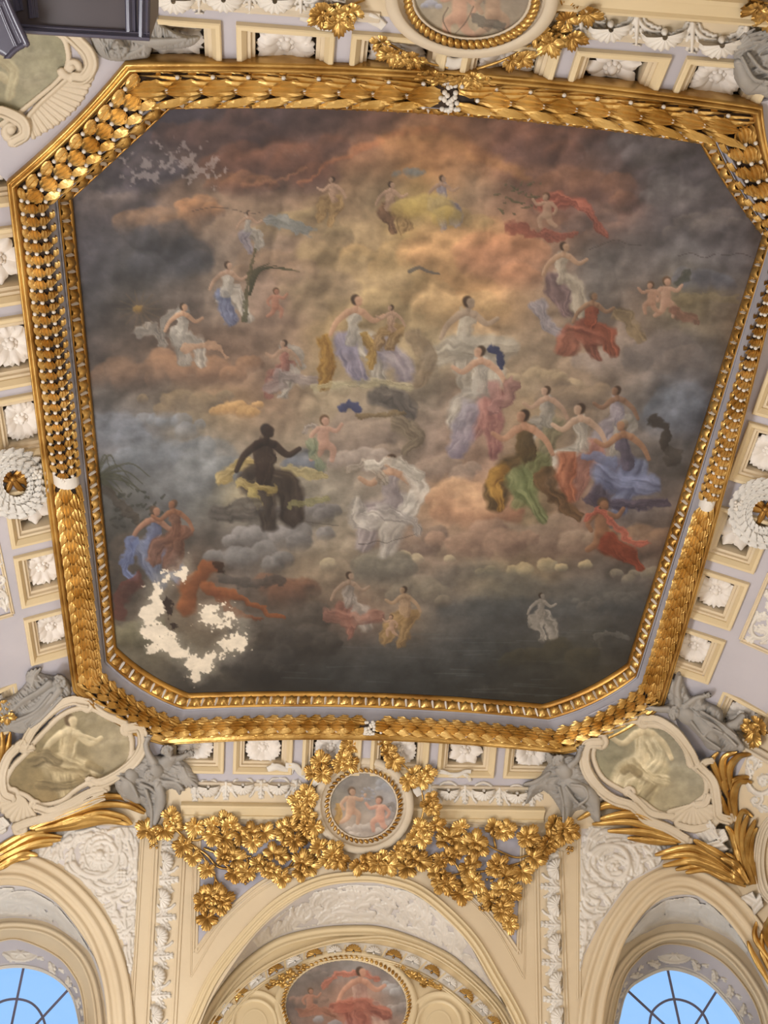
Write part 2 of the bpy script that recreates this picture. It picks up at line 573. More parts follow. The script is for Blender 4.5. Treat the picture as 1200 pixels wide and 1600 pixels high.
# ================================================================== THE SETTING
COF_U = {'F': [Xc for Xc in (-.099, -.008, .084, .176, .268, .360)], 'N': [-.099, -.008, .084, .176, .268, .360],
         'L': [.348, .446, .545, .637, .727, .845, .938, 1.036], 'R': [.348, .446, .545, .637, .727, .845, .941, 1.040]}
COF_S, COF_W, COF_H = .0165, .079, .064
ARCH_B = [(296, 1650), (322, 1578), (352, 1525), (397, 1463), (440, 1423), (493, 1389), (547, 1377.5), (600, 1380), (640, 1388), (680, 1412), (720, 1453), (763, 1530), (795, 1585), (822, 1650)]
ARCH_C = [(292, 1650), (322, 1577), (360, 1522), (397, 1488), (440, 1463), (500, 1449), (563, 1445.5), (600, 1449), (640, 1461), (682, 1479), (720, 1503), (787, 1570), (826, 1650)]
WL_B = [(-135, 1650), (-122, 1560), (-100, 1490), (-68, 1430), (-30, 1393), (0, 1384), (25, 1384), (50, 1389), (87, 1410), (120, 1450), (147, 1495), (165, 1555), (176, 1650)]
WL_C = [(-137, 1650), (-118, 1570), (-90, 1500), (-45, 1448), (0, 1436), (37, 1435), (75, 1442), (112, 1465), (140, 1490), (160, 1550), (174, 1650)]
WR_B = [(932, 1650), (944, 1560), (970, 1477), (990, 1449), (1012, 1422), (1040, 1403), (1077, 1398), (1108, 1409), (1145, 1443), (1178, 1498), (1212, 1570), (1232, 1650)]
WR_C = [(934, 1650), (946, 1560), (972, 1482), (1015, 1455), (1046, 1444), (1092, 1446), (1138, 1467), (1169, 1496), (1208, 1570), (1230, 1650)]
sB, sC = smooth_path(ARCH_B), smooth_path(ARCH_C)
sWLB, sWLC, sWRB, sWRC = map(smooth_path, (WL_B, WL_C, WR_B, WR_C))
ARCH_A = [(280, 1650), (304, 1588), (335, 1524), (384, 1461), (434, 1412), (493, 1380), (552, 1370), (607, 1374), (664, 1397), (733, 1461), (775, 1528), (810, 1591), (832, 1650)]
WL_A = [(-160, 1650), (-140, 1540), (-110, 1460), (-70, 1398), (-30, 1362), (10, 1352), (50, 1358), (95, 1385), (138, 1430), (166, 1482), (184, 1550), (192, 1650)]
WR_A = [(918, 1650), (928, 1560), (950, 1484), (972, 1440), (1005, 1398), (1040, 1376), (1077, 1374), (1118, 1394), (1154, 1428), (1190, 1480), (1228, 1560), (1250, 1650)]
PANEL_L = [(315, 1276), (470, 1273), (478, 1310), (492, 1326), (470, 1350), (440, 1367), (400, 1390), (347, 1437), (309, 1486)]
PANEL_R = [(650, 1281), (815, 1288), (806, 1488), (770, 1437), (730, 1395), (690, 1365), (655, 1340), (632, 1322), (640, 1300)]
SPAN_L = [(-40, 1345), (40, 1329), (82, 1342), (125, 1370), (162, 1410), (185, 1450), (200, 1495), (204, 1530), (219, 1290), (100, 1290), (-40, 1320)]
SPAN_R = [(907, 1520), (913, 1492), (938, 1443), (984, 1378), (1033, 1353), (1060, 1300), (907, 1285)]

def wall(side, name, label=None):
    ax, sg, off = SIDE[side]
    lo, hi = (YN, YF) if ax == 0 else (XL, XR)
    ss = [-.02] if side == 'N' else [-.034, -.025, -.02]
    s_end = SEG[4][0]+SEG[4][1]
    ss += list(np.arange(-.016, s_end, .0045)) + [s_end]
    if side == 'N': ss = [v for v in ss if v < .40]
    else: ss += [s_end+.12, SEG[5][0]+SEG[5][1]]
    nu = 240
    P = np.zeros((len(ss), nu, 3)); US = np.zeros((len(ss), nu))
    for j, s in enumerate(ss):
        p, n = surf(side, 0, s)
        d = sg*(p[ax]-off)
        p2 = .0
        u = np.linspace(lo-d-p2, hi+d+p2, nu)
        P[j, :, ax] = p[ax]; P[j, :, 2] = p[2]; P[j, :, 1-ax] = u; US[j] = u
    Cn = .25*(P[:-1, :-1]+P[1:, :-1]+P[:-1, 1:]+P[1:, 1:])
    cu = Cn[..., 1-ax]
    cs = np.array([(ss[j]+ss[j+1])/2 for j in range(len(ss)-1)])[:, None]*np.ones_like(cu)
    keep = np.ones(cu.shape, bool)
    for uc in COF_U[side]:
        keep &= ~((np.abs(cu-uc) < COF_W/2-.006) & (np.abs(cs-COF_S) < COF_H/2-.006))
    mi = np.where(cs < .064, 1, 0)
    if side in 'LR':
        mi = np.where(cs < .13, 1, 0)
        for uc in ((.348, 1.14) if side == 'L' else (.348, 1.125)):
            keep &= ~((np.abs(cu-uc) < COF_W/2-.006) & (np.abs(cs-.1) < COF_H/2-.006))
    if side == 'F':
        z = Cn @ _fw
        px, py = proj(Cn.reshape(-1, 3)); px = px.reshape(cu.shape); py = py.reshape(cu.shape)
        ok = (py > 1150) & (cs > 0)
        for pl in (smooth_path(ARCH_A), smooth_path(WL_A), smooth_path(WR_A)):
            keep &= ~(ok & inside(px, py, pl))
    # the vertical foot of the end wall is left out where the window and lunette walls stand in front of it
    idx = np.arange(len(ss)*nu).reshape(len(ss), nu)
    F = np.stack([idx[:-1, :-1][keep], idx[:-1, 1:][keep], idx[1:, 1:][keep], idx[1:, :-1][keep]], 1)
    me = mesh_of(name, to_world(P.reshape(-1, 3)), F, [M_CREAM, M_LAV, M_MARB], smooth=False)
    me.polygons.foreach_set('material_index', mi[keep].astype(np.int32))
    o = add(name, me, kind='structure')
    return o
wall_left = wall('L', 'wall_left')
wall_right = wall('R', 'wall_right')
wall_back = wall('N', 'wall_back')
wall_front = wall('F', 'wall_front')

for c1, c2, mm in (((-.243, 1.136, .962), (-.131, 1.24, .962), (XL-.137, YF+.137, .849)), ((.512, 1.134, .962), (.397, 1.24, .962), (XR+.137, YF+.137, .849)),
                   ((-.243, .455, .962), (-.137, .351, .962), (XL-.137, YN-.137, .849)), ((.512, .455, .962), (.403, .351, .962), (XR+.137, YN-.137, .849))):
    c1, c2, mm = map(np.array, (c1, c2, mm))
    g_ = (c1+c2+mm)/3
    q_ = [c1+(c1-c2)*.05+(c1-mm)*.10, c2+(c2-c1)*.05+(c2-mm)*.10, mm+(mm-g_)*.04]
    n_ = np.cross(c2-c1, mm-c1); n_ /= np.linalg.norm(n_)
    if n_[2] < 0: n_ = -n_
    part('wall_corner', (np.array(q_+[v+n_*.004 for v in q_]), [(0, 1, 2), (5, 4, 3), (0, 3, 4, 1), (1, 4, 5, 2), (2, 5, 3, 0)]), M_LAV, None, smooth=False, kind='structure')

def slab(name, x0, x1, y0, y1, z0, z1, m):
    V = np.array([(x, y, z) for x in (x0, x1) for y in (y0, y1) for z in (z0, z1)], float)
    F = [(0, 1, 3, 2), (4, 6, 7, 5), (0, 4, 5, 1), (2, 3, 7, 6), (0, 2, 6, 4), (1, 5, 7, 3)]
    return part(name, (V, F), m, smooth=False, kind='structure')
ZF = -CZ/S
slab('ceiling', XL-.26, XR+.26, YN-.26, YF+.26, 1.045, 1.06, M_CREAM)
slab('floor', XL-.3, XR+.3, -.4, YF+.3, ZF-.02, ZF, M_FLOOR)
# gallery below the near cove, behind the camera
nz = surf('N', 0, .3955)[0]
slab('trim_1', XL-.25, XR+.25, -.36, nz[1]+.0, nz[2]-.012, nz[2], M_CREAM)
slab('wall_gallery', XL-.25, XR+.25, -.37, -.36, ZF, nz[2], M_CREAM)
slab('trim_2', XL-.27, XL-.25, -.37, YN, ZF, nz[2], M_CREAM)
slab('trim_3', XR+.25, XR+.27, -.37, YN, ZF, nz[2], M_CREAM)

def tri_poly(poly, holes, H):
    """triangulated flat sheet with holes, from photo outlines, on plane H"""
    from mathutils.geometry import tessellate_polygon
    loops = [np.asarray(poly, float)]+[np.asarray(h, float) for h in holes]
    P3 = [H(l[:, 0], l[:, 1])[0] for l in loops]
    allp = np.concatenate(P3)
    l3 = [[Vector((p[0], p[1], 0)) for p in l] for l in loops]
    T = tessellate_polygon(l3)
    return allp, [tuple(t) for t in T]

def resamp(p, n):
    p = np.asarray(p, float)
    d = np.concatenate([[0], np.cumsum(np.linalg.norm(np.diff(p, axis=0), axis=1))])
    t = np.linspace(0, d[-1], n)
    return np.stack([np.interp(t, d, p[:, 0]), np.interp(t, d, p[:, 1])], 1)

def loft(pa, Ha, pb, Hb, n=60, k=5, ha=0.0, hb=0.0):
    a, b = resamp(pa, n), resamp(pb, n)
    A = Ha(a[:, 0], a[:, 1], np.full(n, ha))[0]; B = Hb(b[:, 0], b[:, 1], np.full(n, hb))[0]
    V = np.concatenate([A+(B-A)*t for t in np.linspace(0, 1, k)])
    F = [(j*n+i, j*n+i+1, (j+1)*n+i+1, (j+1)*n+i) for j in range(k-1) for i in range(n-1)]
    return V, F

# soffits of the three lunettes between the leaning cove and the upright wall behind it
TRN = [4]
def trim(geo, m, smooth=True, parent=None):
    if parent is not None: return part('moulding', geo, m, parent, smooth)
    o = part('trim_%d' % TRN[0], geo, m, None, smooth, kind='structure'); TRN[0] += 1
    return o
for a_, b_ in ((ARCH_A, sB), (WL_A, sWLB), (WR_A, sWRB)):
    trim(loft(smooth_path(a_), hits, b_, hits, ha=-.0008, hb=-.0008), M_CREAM)
def soffit(pb, pc, n=90, k=5):
    pb, pc = np.asarray(pb, float), np.asarray(pc, float)
    x0, x1 = max(pb[0, 0], pc[0, 0]), min(pb[-1, 0], pc[-1, 0])
    x = (x0+x1)/2-(x1-x0)/2*np.cos(np.linspace(0, PI, n))
    ob, oc = np.argsort(pb[:, 0]), np.argsort(pc[:, 0])
    yb = np.interp(x, pb[ob, 0], pb[ob, 1]); yc = np.maximum(np.interp(x, pc[oc, 0], pc[oc, 1]), yb+.5)
    A = hits(x, yb)[0]; B = HIT_WALL(x, yc)[0]
    V = np.concatenate([A+(B-A)*t for t in np.linspace(0, 1, k)])
    return V, [(j*n+i, j*n+i+1, (j+1)*n+i+1, (j+1)*n+i) for j in range(k-1) for i in range(n-1)]
trim(soffit(sB, sC), M_GROUND)
trim(soffit(sWLB, sWLC), M_GROUND)
trim(soffit(sWRB, sWRC), M_GROUND)

# window rings: photo outlines of each ring, outermost first
WL_R1 = [(-150, 1700), (-120, 1600), (-92, 1520), (-48, 1462), (0, 1448), (37, 1447), (75, 1455), (108, 1476), (135, 1510), (152, 1570), (162, 1700)]
WL_R2 = [(-130, 1700), (-104, 1600), (-78, 1535), (-40, 1486), (0, 1471), (32, 1469), (82, 1490), (112, 1518), (132, 1568), (140, 1700)]
WL_G = [(-112, 1700), (-90, 1610), (-62, 1552), (-30, 1522), (0, 1512), (37, 1510), (75, 1520), (107, 1545), (122, 1582), (129, 1640), (128, 1700)]
WR_R1 = [(932, 1700), (944, 1600), (960, 1535), (985, 1494), (1015, 1472), (1046, 1462), (1092, 1465), (1136, 1489), (1172, 1530), (1200, 1590), (1215, 1700)]
WR_R2 = [(946, 1700), (956, 1600), (974, 1530), (1000, 1496), (1020, 1482), (1046, 1475), (1092, 1483), (1138, 1511), (1178, 1563), (1196, 1620), (1204, 1700)]
WR_G = [(955, 1700), (962, 1620), (966, 1591), (978, 1550), (1003, 1529), (1043, 1513.5), (1086, 1523), (1120, 1547), (1157, 1594), (1170, 1640), (1176, 1700)]
sLR1, sLR2, sLG, sRR1, sRR2, sRG = map(smooth_path, (WL_R1, WL_R2, WL_G, WR_R1, WR_R2, WR_G))
def close_loop(sp):
    """close an arch downwards into an upright oval"""
    sp = np.asarray(sp, float)
    a, b = sp[0], sp[-1]
    m = (a+b)/2; w = np.linalg.norm(b-a)/2
    th = np.linspace(0, PI, 16)[1:-1]
    q = [(b[0]+(a[0]-b[0])*(1-math.cos(t))/2, b[1]+(a[1]-b[1])*(1-math.cos(t))/2+math.sin(t)*w*1.2) for t in th]
    return np.concatenate([sp, np.array(q)])
MOULD = [(-9, 0), (-9, 5), (-7, 6.5), (-4, 6.5), (-3, 4), (0, 3), (2, 4.5), (4, 7), (7, 7), (9, 4), (9, 0)]
def ring_mould(sp, w, h, H, m, prof=None):
    pr = prof or [(-1, -.3), (-1, .8), (-.8, 1), (-.5, 1), (-.4, .7), (-.1, .6), (.1, .85), (.3, 1.1), (.65, 1.1), (.8, .6), (1, .5), (1, -.3)]
    return trim(sweep(sp, [(a*w, b*h) for a, b in pr], H=H), m)
# lunette wall sheet
trim(tri_poly(np.concatenate([sC, [(860, 1700), (260, 1700)]]), [], HIT_WALL), M_CREAM2, smooth=False)
ring_mould(smooth_path([(p[0]+(560-p[0])*.016, p[1]+8) for p in ARCH_C]), 8, 5, HIT_WALL, M_CREAM2)
LUN_D = [(303, 1650), (333, 1586), (387, 1527), (440, 1493), (507, 1469), (560, 1462), (613, 1463), (693, 1495), (773, 1565), (818, 1650)]
ring_mould(smooth_path([(p[0], p[1]+5) for p in LUN_D]), 4.5, 8, HIT_WALL, M_CREAM2)
LUN_E = [(330, 1650), (352, 1601), (395, 1549), (445, 1518), (500, 1502), (555, 1496), (610, 1503), (666, 1527), (715, 1560), (757, 1605), (780, 1650)]
ring_mould(smooth_path(LUN_E), 3, 4, HIT_WALL, M_CREAM2)
for sC_, sR1, sR2, sG, nm in ((sWLC, sLR1, sLR2, sLG, 'left'), (sWRC, sRR1, sRR2, sRG, 'right')):
    loopR1, loopR2, loopG = close_loop(sR1), close_loop(sR2), close_loop(sG)
    out = np.concatenate([sC_, [(sC_[-1][0]+30, 1830), (sC_[0][0]-30, 1830)]])
    trim(tri_poly(out, [loopR1], HIT_WALL), M_CREAM, smooth=False)
    trim(loft(np.vstack([loopR1, loopR1[:1]]), HIT_WALL, np.vstack([loopR2, loopR2[:1]]), HIT_DEEP, n=70), M_CREAM)
    trim(loft(np.vstack([loopR2, loopR2[:1]]), HIT_DEEP, np.vstack([loopG, loopG[:1]]), HIT_WIN, n=70), M_LAV)
    ring_mould(sR1, 7, 5, HIT_WALL, M_CREAM)
    ring_mould(np.array(sR2)-[0, 3], 4, 5, HIT_DEEP, M_CREAM)
    ring_mould(np.array(sG)-[0, 4], 3.5, 4, HIT_WIN, M_WHITE)
for pl, m_ in ((PANEL_L, M_MARB), (PANEL_R, M_MARB), (SPAN_L, M_GROUND), (SPAN_R, M_GROUND)):
    trim(plate(resamp(pl+pl[:1], 160)[:-1] if False else pl, HIT_COVE, -.3, .9), m_, smooth=False)
# large arch mouldings on the cove
PR_ARCH = [(-1, 0), (-1, .5), (-.86, .7), (-.7, .7), (-.62, .35), (-.3, .3), (-.22, .8), (0, 1.1), (.2, 1.0), (.3, .5), (.62, .45), (.7, .8), (.9, .8), (1, .5), (1, -.6)]
trim(sweep(smooth_path(ARCH_A), [(a*9, b*6) for a, b in PR_ARCH]), M_CREAM2)
trim(sweep(smooth_path(WL_A), [(a*21, b*9) for a, b in PR_ARCH]), M_CREAM)
trim(sweep(smooth_path(WR_A), [(a*20, b*9) for a, b in PR_ARCH]), M_CREAM)
# panel frame lines beside the marbled fields
PR_F = [(-4, 0), (-4, 2), (-3, 3), (-1.5, 3), (-1, 1), (1, .6), (1.6, 2.4), (3, 2.4), (4, 1.2), (4, 0)]
def line(pts, sc_=1.0, m=None, smooth=False, H=hits):
    p = smooth_path(pts) if smooth else resamp(pts, 40)
    return trim(sweep(p, [(a*sc_, b*sc_) for a, b in PR_F], H=H), m or M_CREAM)
line([(312, 1276), (305, 1488)]); line([(818, 1288), (811, 1490)])
line([(305, 1488), (347, 1433), (400, 1386), (440, 1363), (470, 1346), (490, 1328)], smooth=True)
line([(811, 1490), (771, 1433), (731, 1391), (692, 1362), (656, 1340), (632, 1322)], smooth=True)
line([(312, 1276), (470, 1273)]); line([(650, 1281), (818, 1288)])
line([(302, 1300), (298, 1526)], .45); line([(298, 1526), (345, 1450), (400, 1398), (444, 1372)], .45, smooth=True)
line([(823, 1300), (819, 1530)], .45); line([(819, 1530), (775, 1452), (734, 1407), (690, 1375)], .45, smooth=True)
line([(224, 1280), (205, 1600)], .8); line([(245, 1300), (229, 1620)], 1.1)
line([(287, 1330), (271, 1620)], 1.0); line([(838, 1340), (843, 1620)], 1.0)
line([(876, 1330), (886, 1620)], 1.0); line([(905, 1290), (905, 1560)], .8)
# ledges of the end bays under and over the shell frieze
def ledge(side, u0, u1, s0, prof, m):
    n = 24
    us = np.linspace(u0, u1, n)
    V = np.array([surf(side, u, s0+ds, h)[0] for u in us for ds, h in prof])
    k = len(prof)
    F = [(i*k+j, i*k+j+1, (i+1)*k+j+1, (i+1)*k+j) for i in range(n-1) for j in range(k-1)]
    return trim((V, F), m, smooth=False)
P_LOW = [(0, 0), (0, .006), (.003, .009), (.006, .009), (.007, .006), (.017, .002), (.018, .004), (.022, .003), (.022, 0)]
P_UP = [(-.002, 0), (-.002, .004), (.001, .005), (.003, .003), (.006, .002), (.006, 0)]
for sd in 'FN':
    for a, b in ((-.115, .065), (.195, .382)):
        ledge(sd, a, b, .092, P_LOW, M_CREAM2); ledge(sd, a, b, .0635, P_UP, M_BUFF)

# ================================================================== WINDOWS
def window(n, sG, spokes, hub, name):
    gl = close_loop(sG)
    w = thing('window_%d' % n, None, None, HIT_WIN(np.array(sG[len(sG)//2][0]), np.array(sG[len(sG)//2][1]))[0])
    del w['label']; del w['category']; w['kind'] = 'structure'
    part('glass', plate(gl, HIT_WIN, -1.0, .6), M_GLASS, w, smooth=False)
    fr = sweep(np.array(gl), [(-3, -2), (-3, 2), (0, 3), (3, 2), (3, -2)], closed=True, H=HIT_WIN)
    part('window_frame', fr, M_WHITE, w)
    for a, b in spokes:
        part('glazing_bar', sweep(resamp([a, b], 12), [(-2, -2), (-2, 2), (2, 2), (2, -2)], H=HIT_WIN), M_STEEL, w, smooth=False)
    part('glazing_arc', sweep(smooth_path(hub), [(-2, -2), (-2, 2), (2, 2), (2, -2)], H=HIT_WIN), M_STEEL, w, smooth=False)
window(1, sLG, [((37, 1511), (10, 1640)), ((107, 1546), (20, 1640)), ((-40, 1530), (6, 1640))],
       [(-34, 1620), (-22, 1585), (0, 1566), (26, 1561), (50, 1568), (66, 1588), (74, 1620), (76, 1660)], 'left')
window(2, sRG, [((1043, 1514), (1075, 1660)), ((1120, 1548), (1062, 1640)), ((981, 1548), (1080, 1640))],
       [(1010, 1640), (1014, 1606), (1020, 1580), (1040, 1564), (1062, 1562), (1086, 1572), (1104, 1594), (1116, 1640)], 'right')

# ================================================================== GILDED FRAME OF THE CEILING PAINTING
def bow(a, b, px, n):
    a, b = np.array(a, float), np.array(b, float)
    t = np.linspace(0, 1, n)[:, None]
    d = b-a; nn = np.array([-d[1], d[0]])/np.linalg.norm(d)
    return a+(b-a)*t+nn*px*4*t*(1-t)
# inner (paint) and outer (moulding) corners, walked clockwise from the near left chamfer
INN = [(113, 310), (268, 168), (1092, 222), (1191, 368), (980, 1036), (848, 1100), (295, 1083), (182, 1011)]
OUT = [(10, 284), (195, 97), (1192, 165), (1240, 338), (1038, 1100), (881, 1177), (256, 1163), (113, 1078)]
BOW_I = [0, -19, 4, 0, -7, 9.5, -7, 0]
BOW_O = [7, -21, 10, -6, -13, 15, -13, -2]
EDGE = []
for i in range(8):
    j = (i+1) % 8
    n = 90 if i in (1, 3, 5, 7) else 28
    EDGE.append((bow(INN[i], INN[j], BOW_I[i], n), bow(OUT[i], OUT[j], BOW_O[i], n)))
ZI, ZO = 1.0, .957
def zplane(z): return on_plane((0, 0, 1), z)
def frame_edge(i):
    a, b = EDGE[i]
    return zplane(ZI)(a[:, 0], a[:, 1])[0], zplane(ZO)(b[:, 0], b[:, 1])[0]
FE = [frame_edge(i) for i in range(8)]
def fpt(I, O, t, z):
    P = I+(O-I)*t
    P = P.copy(); P[..., 2] = z
    return P
def frame_sweep(prof, rng_=range(8)):
    V, F, n = [], [], 0
    k = len(prof)
    rows = []
    for i in rng_:
        I, O = FE[i]
        for q in range(len(I)-1):
            rows.append([fpt(I[q], O[q], t, z) for t, z in prof])
    m = len(rows)
    V = np.array(rows).reshape(-1, 3)
    F = [(a*k+j, a*k+j+1, ((a+1) % m)*k+j+1, ((a+1) % m)*k+j) for a in range(m) for j in range(k-1)]
    return V, F
frame = thing('ceiling_frame', 'huge gilded octagonal laurel leaf frame around the ceiling painting', 'frame', (X0, Y0, 1.0))
part('outer_moulding', frame_sweep([(1.0, .975), (1.0, .957), (.985, .9545), (.95, .9540), (.935, .957), (.92, .957), (.91, .9535), (.87, .9535), (.855, .958), (.83, .9585), (.815, .964), (.80, .968)]), M_GOLD, frame)
part('gold_hollow', frame_sweep([(.80, .968), (.76, .972), (.72, .968)]), M_GOLDF, frame)
TC, TZ, TR_ = .58, .9660, .0120
part('garland_core', frame_sweep([(TC+.24*math.cos(a), TZ-TR_*.82*math.sin(a)) for a in np.linspace(-.3, PI+.3, 12)]), M_DARK, frame)
part('lavender_hollow', frame_sweep([(.36, .962), (.335, .9655), (.32, .974), (.27, .981), (.235, .983), (.23, .980), (.215, .980), (.205, .985)]), M_LAVF, frame)
part('egg_bed', frame_sweep([(.205, .985), (.20, .9815), (.185, .9815), (.175, .986), (.06, .996), (.05, .993), (.02, .993), (0, 1.0)]), M_GOLDF, frame)
part('back_board', frame_sweep([(0, 1.0), (.0, 1.02), (1.0, 1.02), (1.0, .975)]), M_DARK, frame)

def leaf_geo(fan=False):
    # laurel leaf, base at origin, tip at +y: raised midrib, side veins, lobed rim
    rows = []
    n = 7
    for i in range(n):
        t = i/(n-1)
        if fan: w = .12+.40*math.sin(PI*min(1, t*.72+.02))**.8 if t < .95 else .30
        else: w = .16+.34*math.sin(PI*min(1, t*.86+.10))**.9 if t < .95 else .06
        y = t*1.08
        z = .05+.34*math.sin(t*2.2) if fan else .02+.58*t-.22*t*t
        row = []
        for k in range(9):
            a = (k-4)/4
            v = .10*math.cos((a*4.0)*PI)*min(1, t*2)
            ed = 1+.07*(-1)**i*(abs(a) > .9)
            row.append((a*w*ed, y-(.10 if fan else .20)*a*a*t*(1 if fan else .8), z-.20*a*a+v+(.06 if k == 4 else 0)))
        rows.append(row)
    V = np.array(rows).reshape(-1, 3)
    F = [(a*9+j, a*9+j+1, (a+1)*9+j+1, (a+1)*9+j) for a in range(n-1) for j in range(8)]
    return V, F
LEAF_F = leaf_geo(True)
LEAF = leaf_geo()
def frame_arc(i, t):
    I, O = FE[i]
    P = fpt(I, O, t, 0.0)
    d = np.concatenate([[0], np.cumsum(np.linalg.norm(np.diff(P, axis=0), axis=1))])
    return I, O, d
def frame_at(i, d, L):
    I, O = FE[i]
    q = np.interp(L, d, np.arange(len(d)))
    k = int(min(q, len(d)-2)); f = q-k
    a, b = I[k]*(1-f)+I[k+1]*f, O[k]*(1-f)+O[k+1]*f
    tang = fpt(I[k+1], O[k+1], TC, 0)-fpt(I[k], O[k], TC, 0)
    return a, b, tang/np.linalg.norm(tang)
leafM = []; berries = []
PITCH_L = .0126
for i in range(8):
    I, O, d = frame_arc(i, TC)
    tot = d[-1]
    long_ = i in (1, 3, 5, 7)
    KF = {1: 2.2, 3: 1.0, 7: 1.0}.get(i, 1.5)
    nper = int(round(tot/PITCH_L/KF))
    if i == 1: pl = tot/nper
    pl = tot/nper
    Ls = [((q+.5)*pl/2, q, pl) for q in range(nper*2)]
    if i in (3, 7):
        pl2 = pl*1.4
        lo = [((q+.5)*pl2/2, q, pl2) for q in range(int(tot/pl2))]
        if i == 3: Ls = [e for e in Ls if e[0] < tot/2]+[(tot-e[0], e[1], e[2]) for e in lo if e[0] < tot/2]
        else: Ls = [e for e in lo if e[0] < tot/2]+[e for e in Ls if e[0] > tot/2]
    for L, q, pl in Ls:
        half = (L > tot/2)
        if long_:
            if abs(L-tot/2) < pl*.7: continue
            sg = 1 if half else -1
        else:
            sg = 1 if i in (0, 6) else -1
        a, b, tg = frame_at(i, d, L)
        w = (b-a); w[2] = 0; W_ = np.linalg.norm(w); w = w/W_
        angs = (0, 82, -82) if q % 2 == 0 else (42, -42)
        for an in angs:
            if i == 1 and an == -82: continue
            r = math.radians(an)
            r0 = .24*W_
            pos = a+(b-a)*TC; pos[2] = TZ
            nrm = math.sin(r)*w+np.array([0, 0, -math.cos(r)])
            nrm2 = math.sin(r)*w*r0/TR_*.9+np.array([0, 0, -math.cos(r)])
            P = pos+w*math.sin(r)*r0*.98-np.array([0, 0, math.cos(r)])*TR_*.80
            ey = tg*sg
            ez = nrm/np.linalg.norm(nrm)
            ex = np.cross(ey, ez)
            ln = pl*.98; wd_ = {1: .0165, 3: .0112, 7: .0112}.get(i, .0140)
            fan = (ey[1] < 0) if i in (3, 7) else i in (0, 2)
            lw = wd_*((1.30 if i in (3, 7) else 1.08) if not fan else 1.02)
            leafM.append((np.linalg.norm(P), basis(P-ey*ln*.55, ex, ey, ez, lw, ln*(1.18 if not fan else .95), .0105), (P, ex, ey, ez, lw, ln, fan)))
            if abs(an) < 60 and (i not in (3, 7) or fan) and not (i in (4, 5, 6) and q % 4):
                berries.append(P-ey*ln*.46+ez*.0022)
leafM.sort(key=lambda q: q[0])
me_leaf = mesh_of('laurel_leaf', LEAF[0], LEAF[1], M_LAUREL, smooth=False)
me_leaf_f = mesh_of('laurel_leaf', LEAF_F[0], LEAF_F[1], M_LAUREL, smooth=False)
for _, M_, _g in leafM[:300]:
    add('laurel_leaf', me_leaf_f if _g[6] else me_leaf, frame, M_)
rest = []
for _, M_, (P, ex, ey, ez, wd_, ln, fan) in leafM[300:]:
    v, fc_ = LEAF_F if fan else LEAF
    rest.append((P-ey*ln*.55+v[:, :1]*ex*wd_+v[:, 1:2]*ey*ln*(.95 if fan else 1.18)+v[:, 2:3]*ez*.0105, fc_))
part('laurel_leaves', join(rest), M_LAUREL, frame, smooth=False, kind='stuff')
def ball(r=1.0, nu=7, nv=5):
    V = [(0, 0, r)]; F = []
    for j in range(1, nv):
        for i in range(nu):
            a, b = 2*PI*i/nu, PI*j/nv
            V.append((r*math.sin(b)*math.cos(a), r*math.sin(b)*math.sin(a), r*math.cos(b)))
    V.append((0, 0, -r))
    for i in range(nu):
        k = (i+1) % nu
        F.append((0, 1+i, 1+k))
        for j in range(nv-2): F.append((1+j*nu+i, 1+(j+1)*nu+i, 1+(j+1)*nu+k, 1+j*nu+k))
        F.append((1+(nv-2)*nu+i, len(V)-1, 1+(nv-2)*nu+k))
    return np.array(V, float), F
BALL = ball()
part('white_berries', join([(BALL[0]*.0021+p, BALL[1]) for p in berries]), M_WHITE, frame, kind='stuff')
# white fluted clasps at the middle of the long flanks, berry knots at the middle of the ends
for i in (3, 7):
    I, O, d = frame_arc(i, TC)
    rows = []
    for L in np.linspace(d[-1]/2-.0075, d[-1]/2+.0075, 4):
        a, b, tg = frame_at(i, d, L)
        w = b-a; w[2] = 0; W_ = np.linalg.norm(w); w /= W_
        rows.append([a+(b-a)*TC+np.array([0, 0, TZ-(a+(b-a)*TC)[2]])+w*math.cos(t)*.26*W_*(1+.03*(q % 2))-np.array([0, 0, 1])*TR_*1.02*math.sin(t)*(1+.06*(q % 2)) for q, t in enumerate(np.linspace(-.2, PI+.2, 27))])
    V = np.array(rows).reshape(-1, 3)
    part('white_clasp', (V, [(a*27+j, a*27+j+1, (a+1)*27+j+1, (a+1)*27+j) for a in range(3) for j in range(26)]), M_WHITE, frame, label='white fluted clasp')
for i in (1, 5):
    I, O, d = frame_arc(i, TC)
    gs = []
    for q in range(34):
        a, b, tg = frame_at(i, d, d[-1]/2+rng.uniform(-.006, .006))
        w = b-a; w[2] = 0; W_ = np.linalg.norm(w); w /= W_
        t = rng.uniform(.1, PI-.1)
        P = a+(b-a)*TC; P[2] = TZ
        P = P+w*math.cos(t)*.26*W_-np.array([0, 0, 1])*TR_*.95*math.sin(t)
        gs.append((BALL[0]*.0024+P, BALL[1]))
    part('berry_knot', join(gs), M_WHITE, frame, label='cluster of white berries')

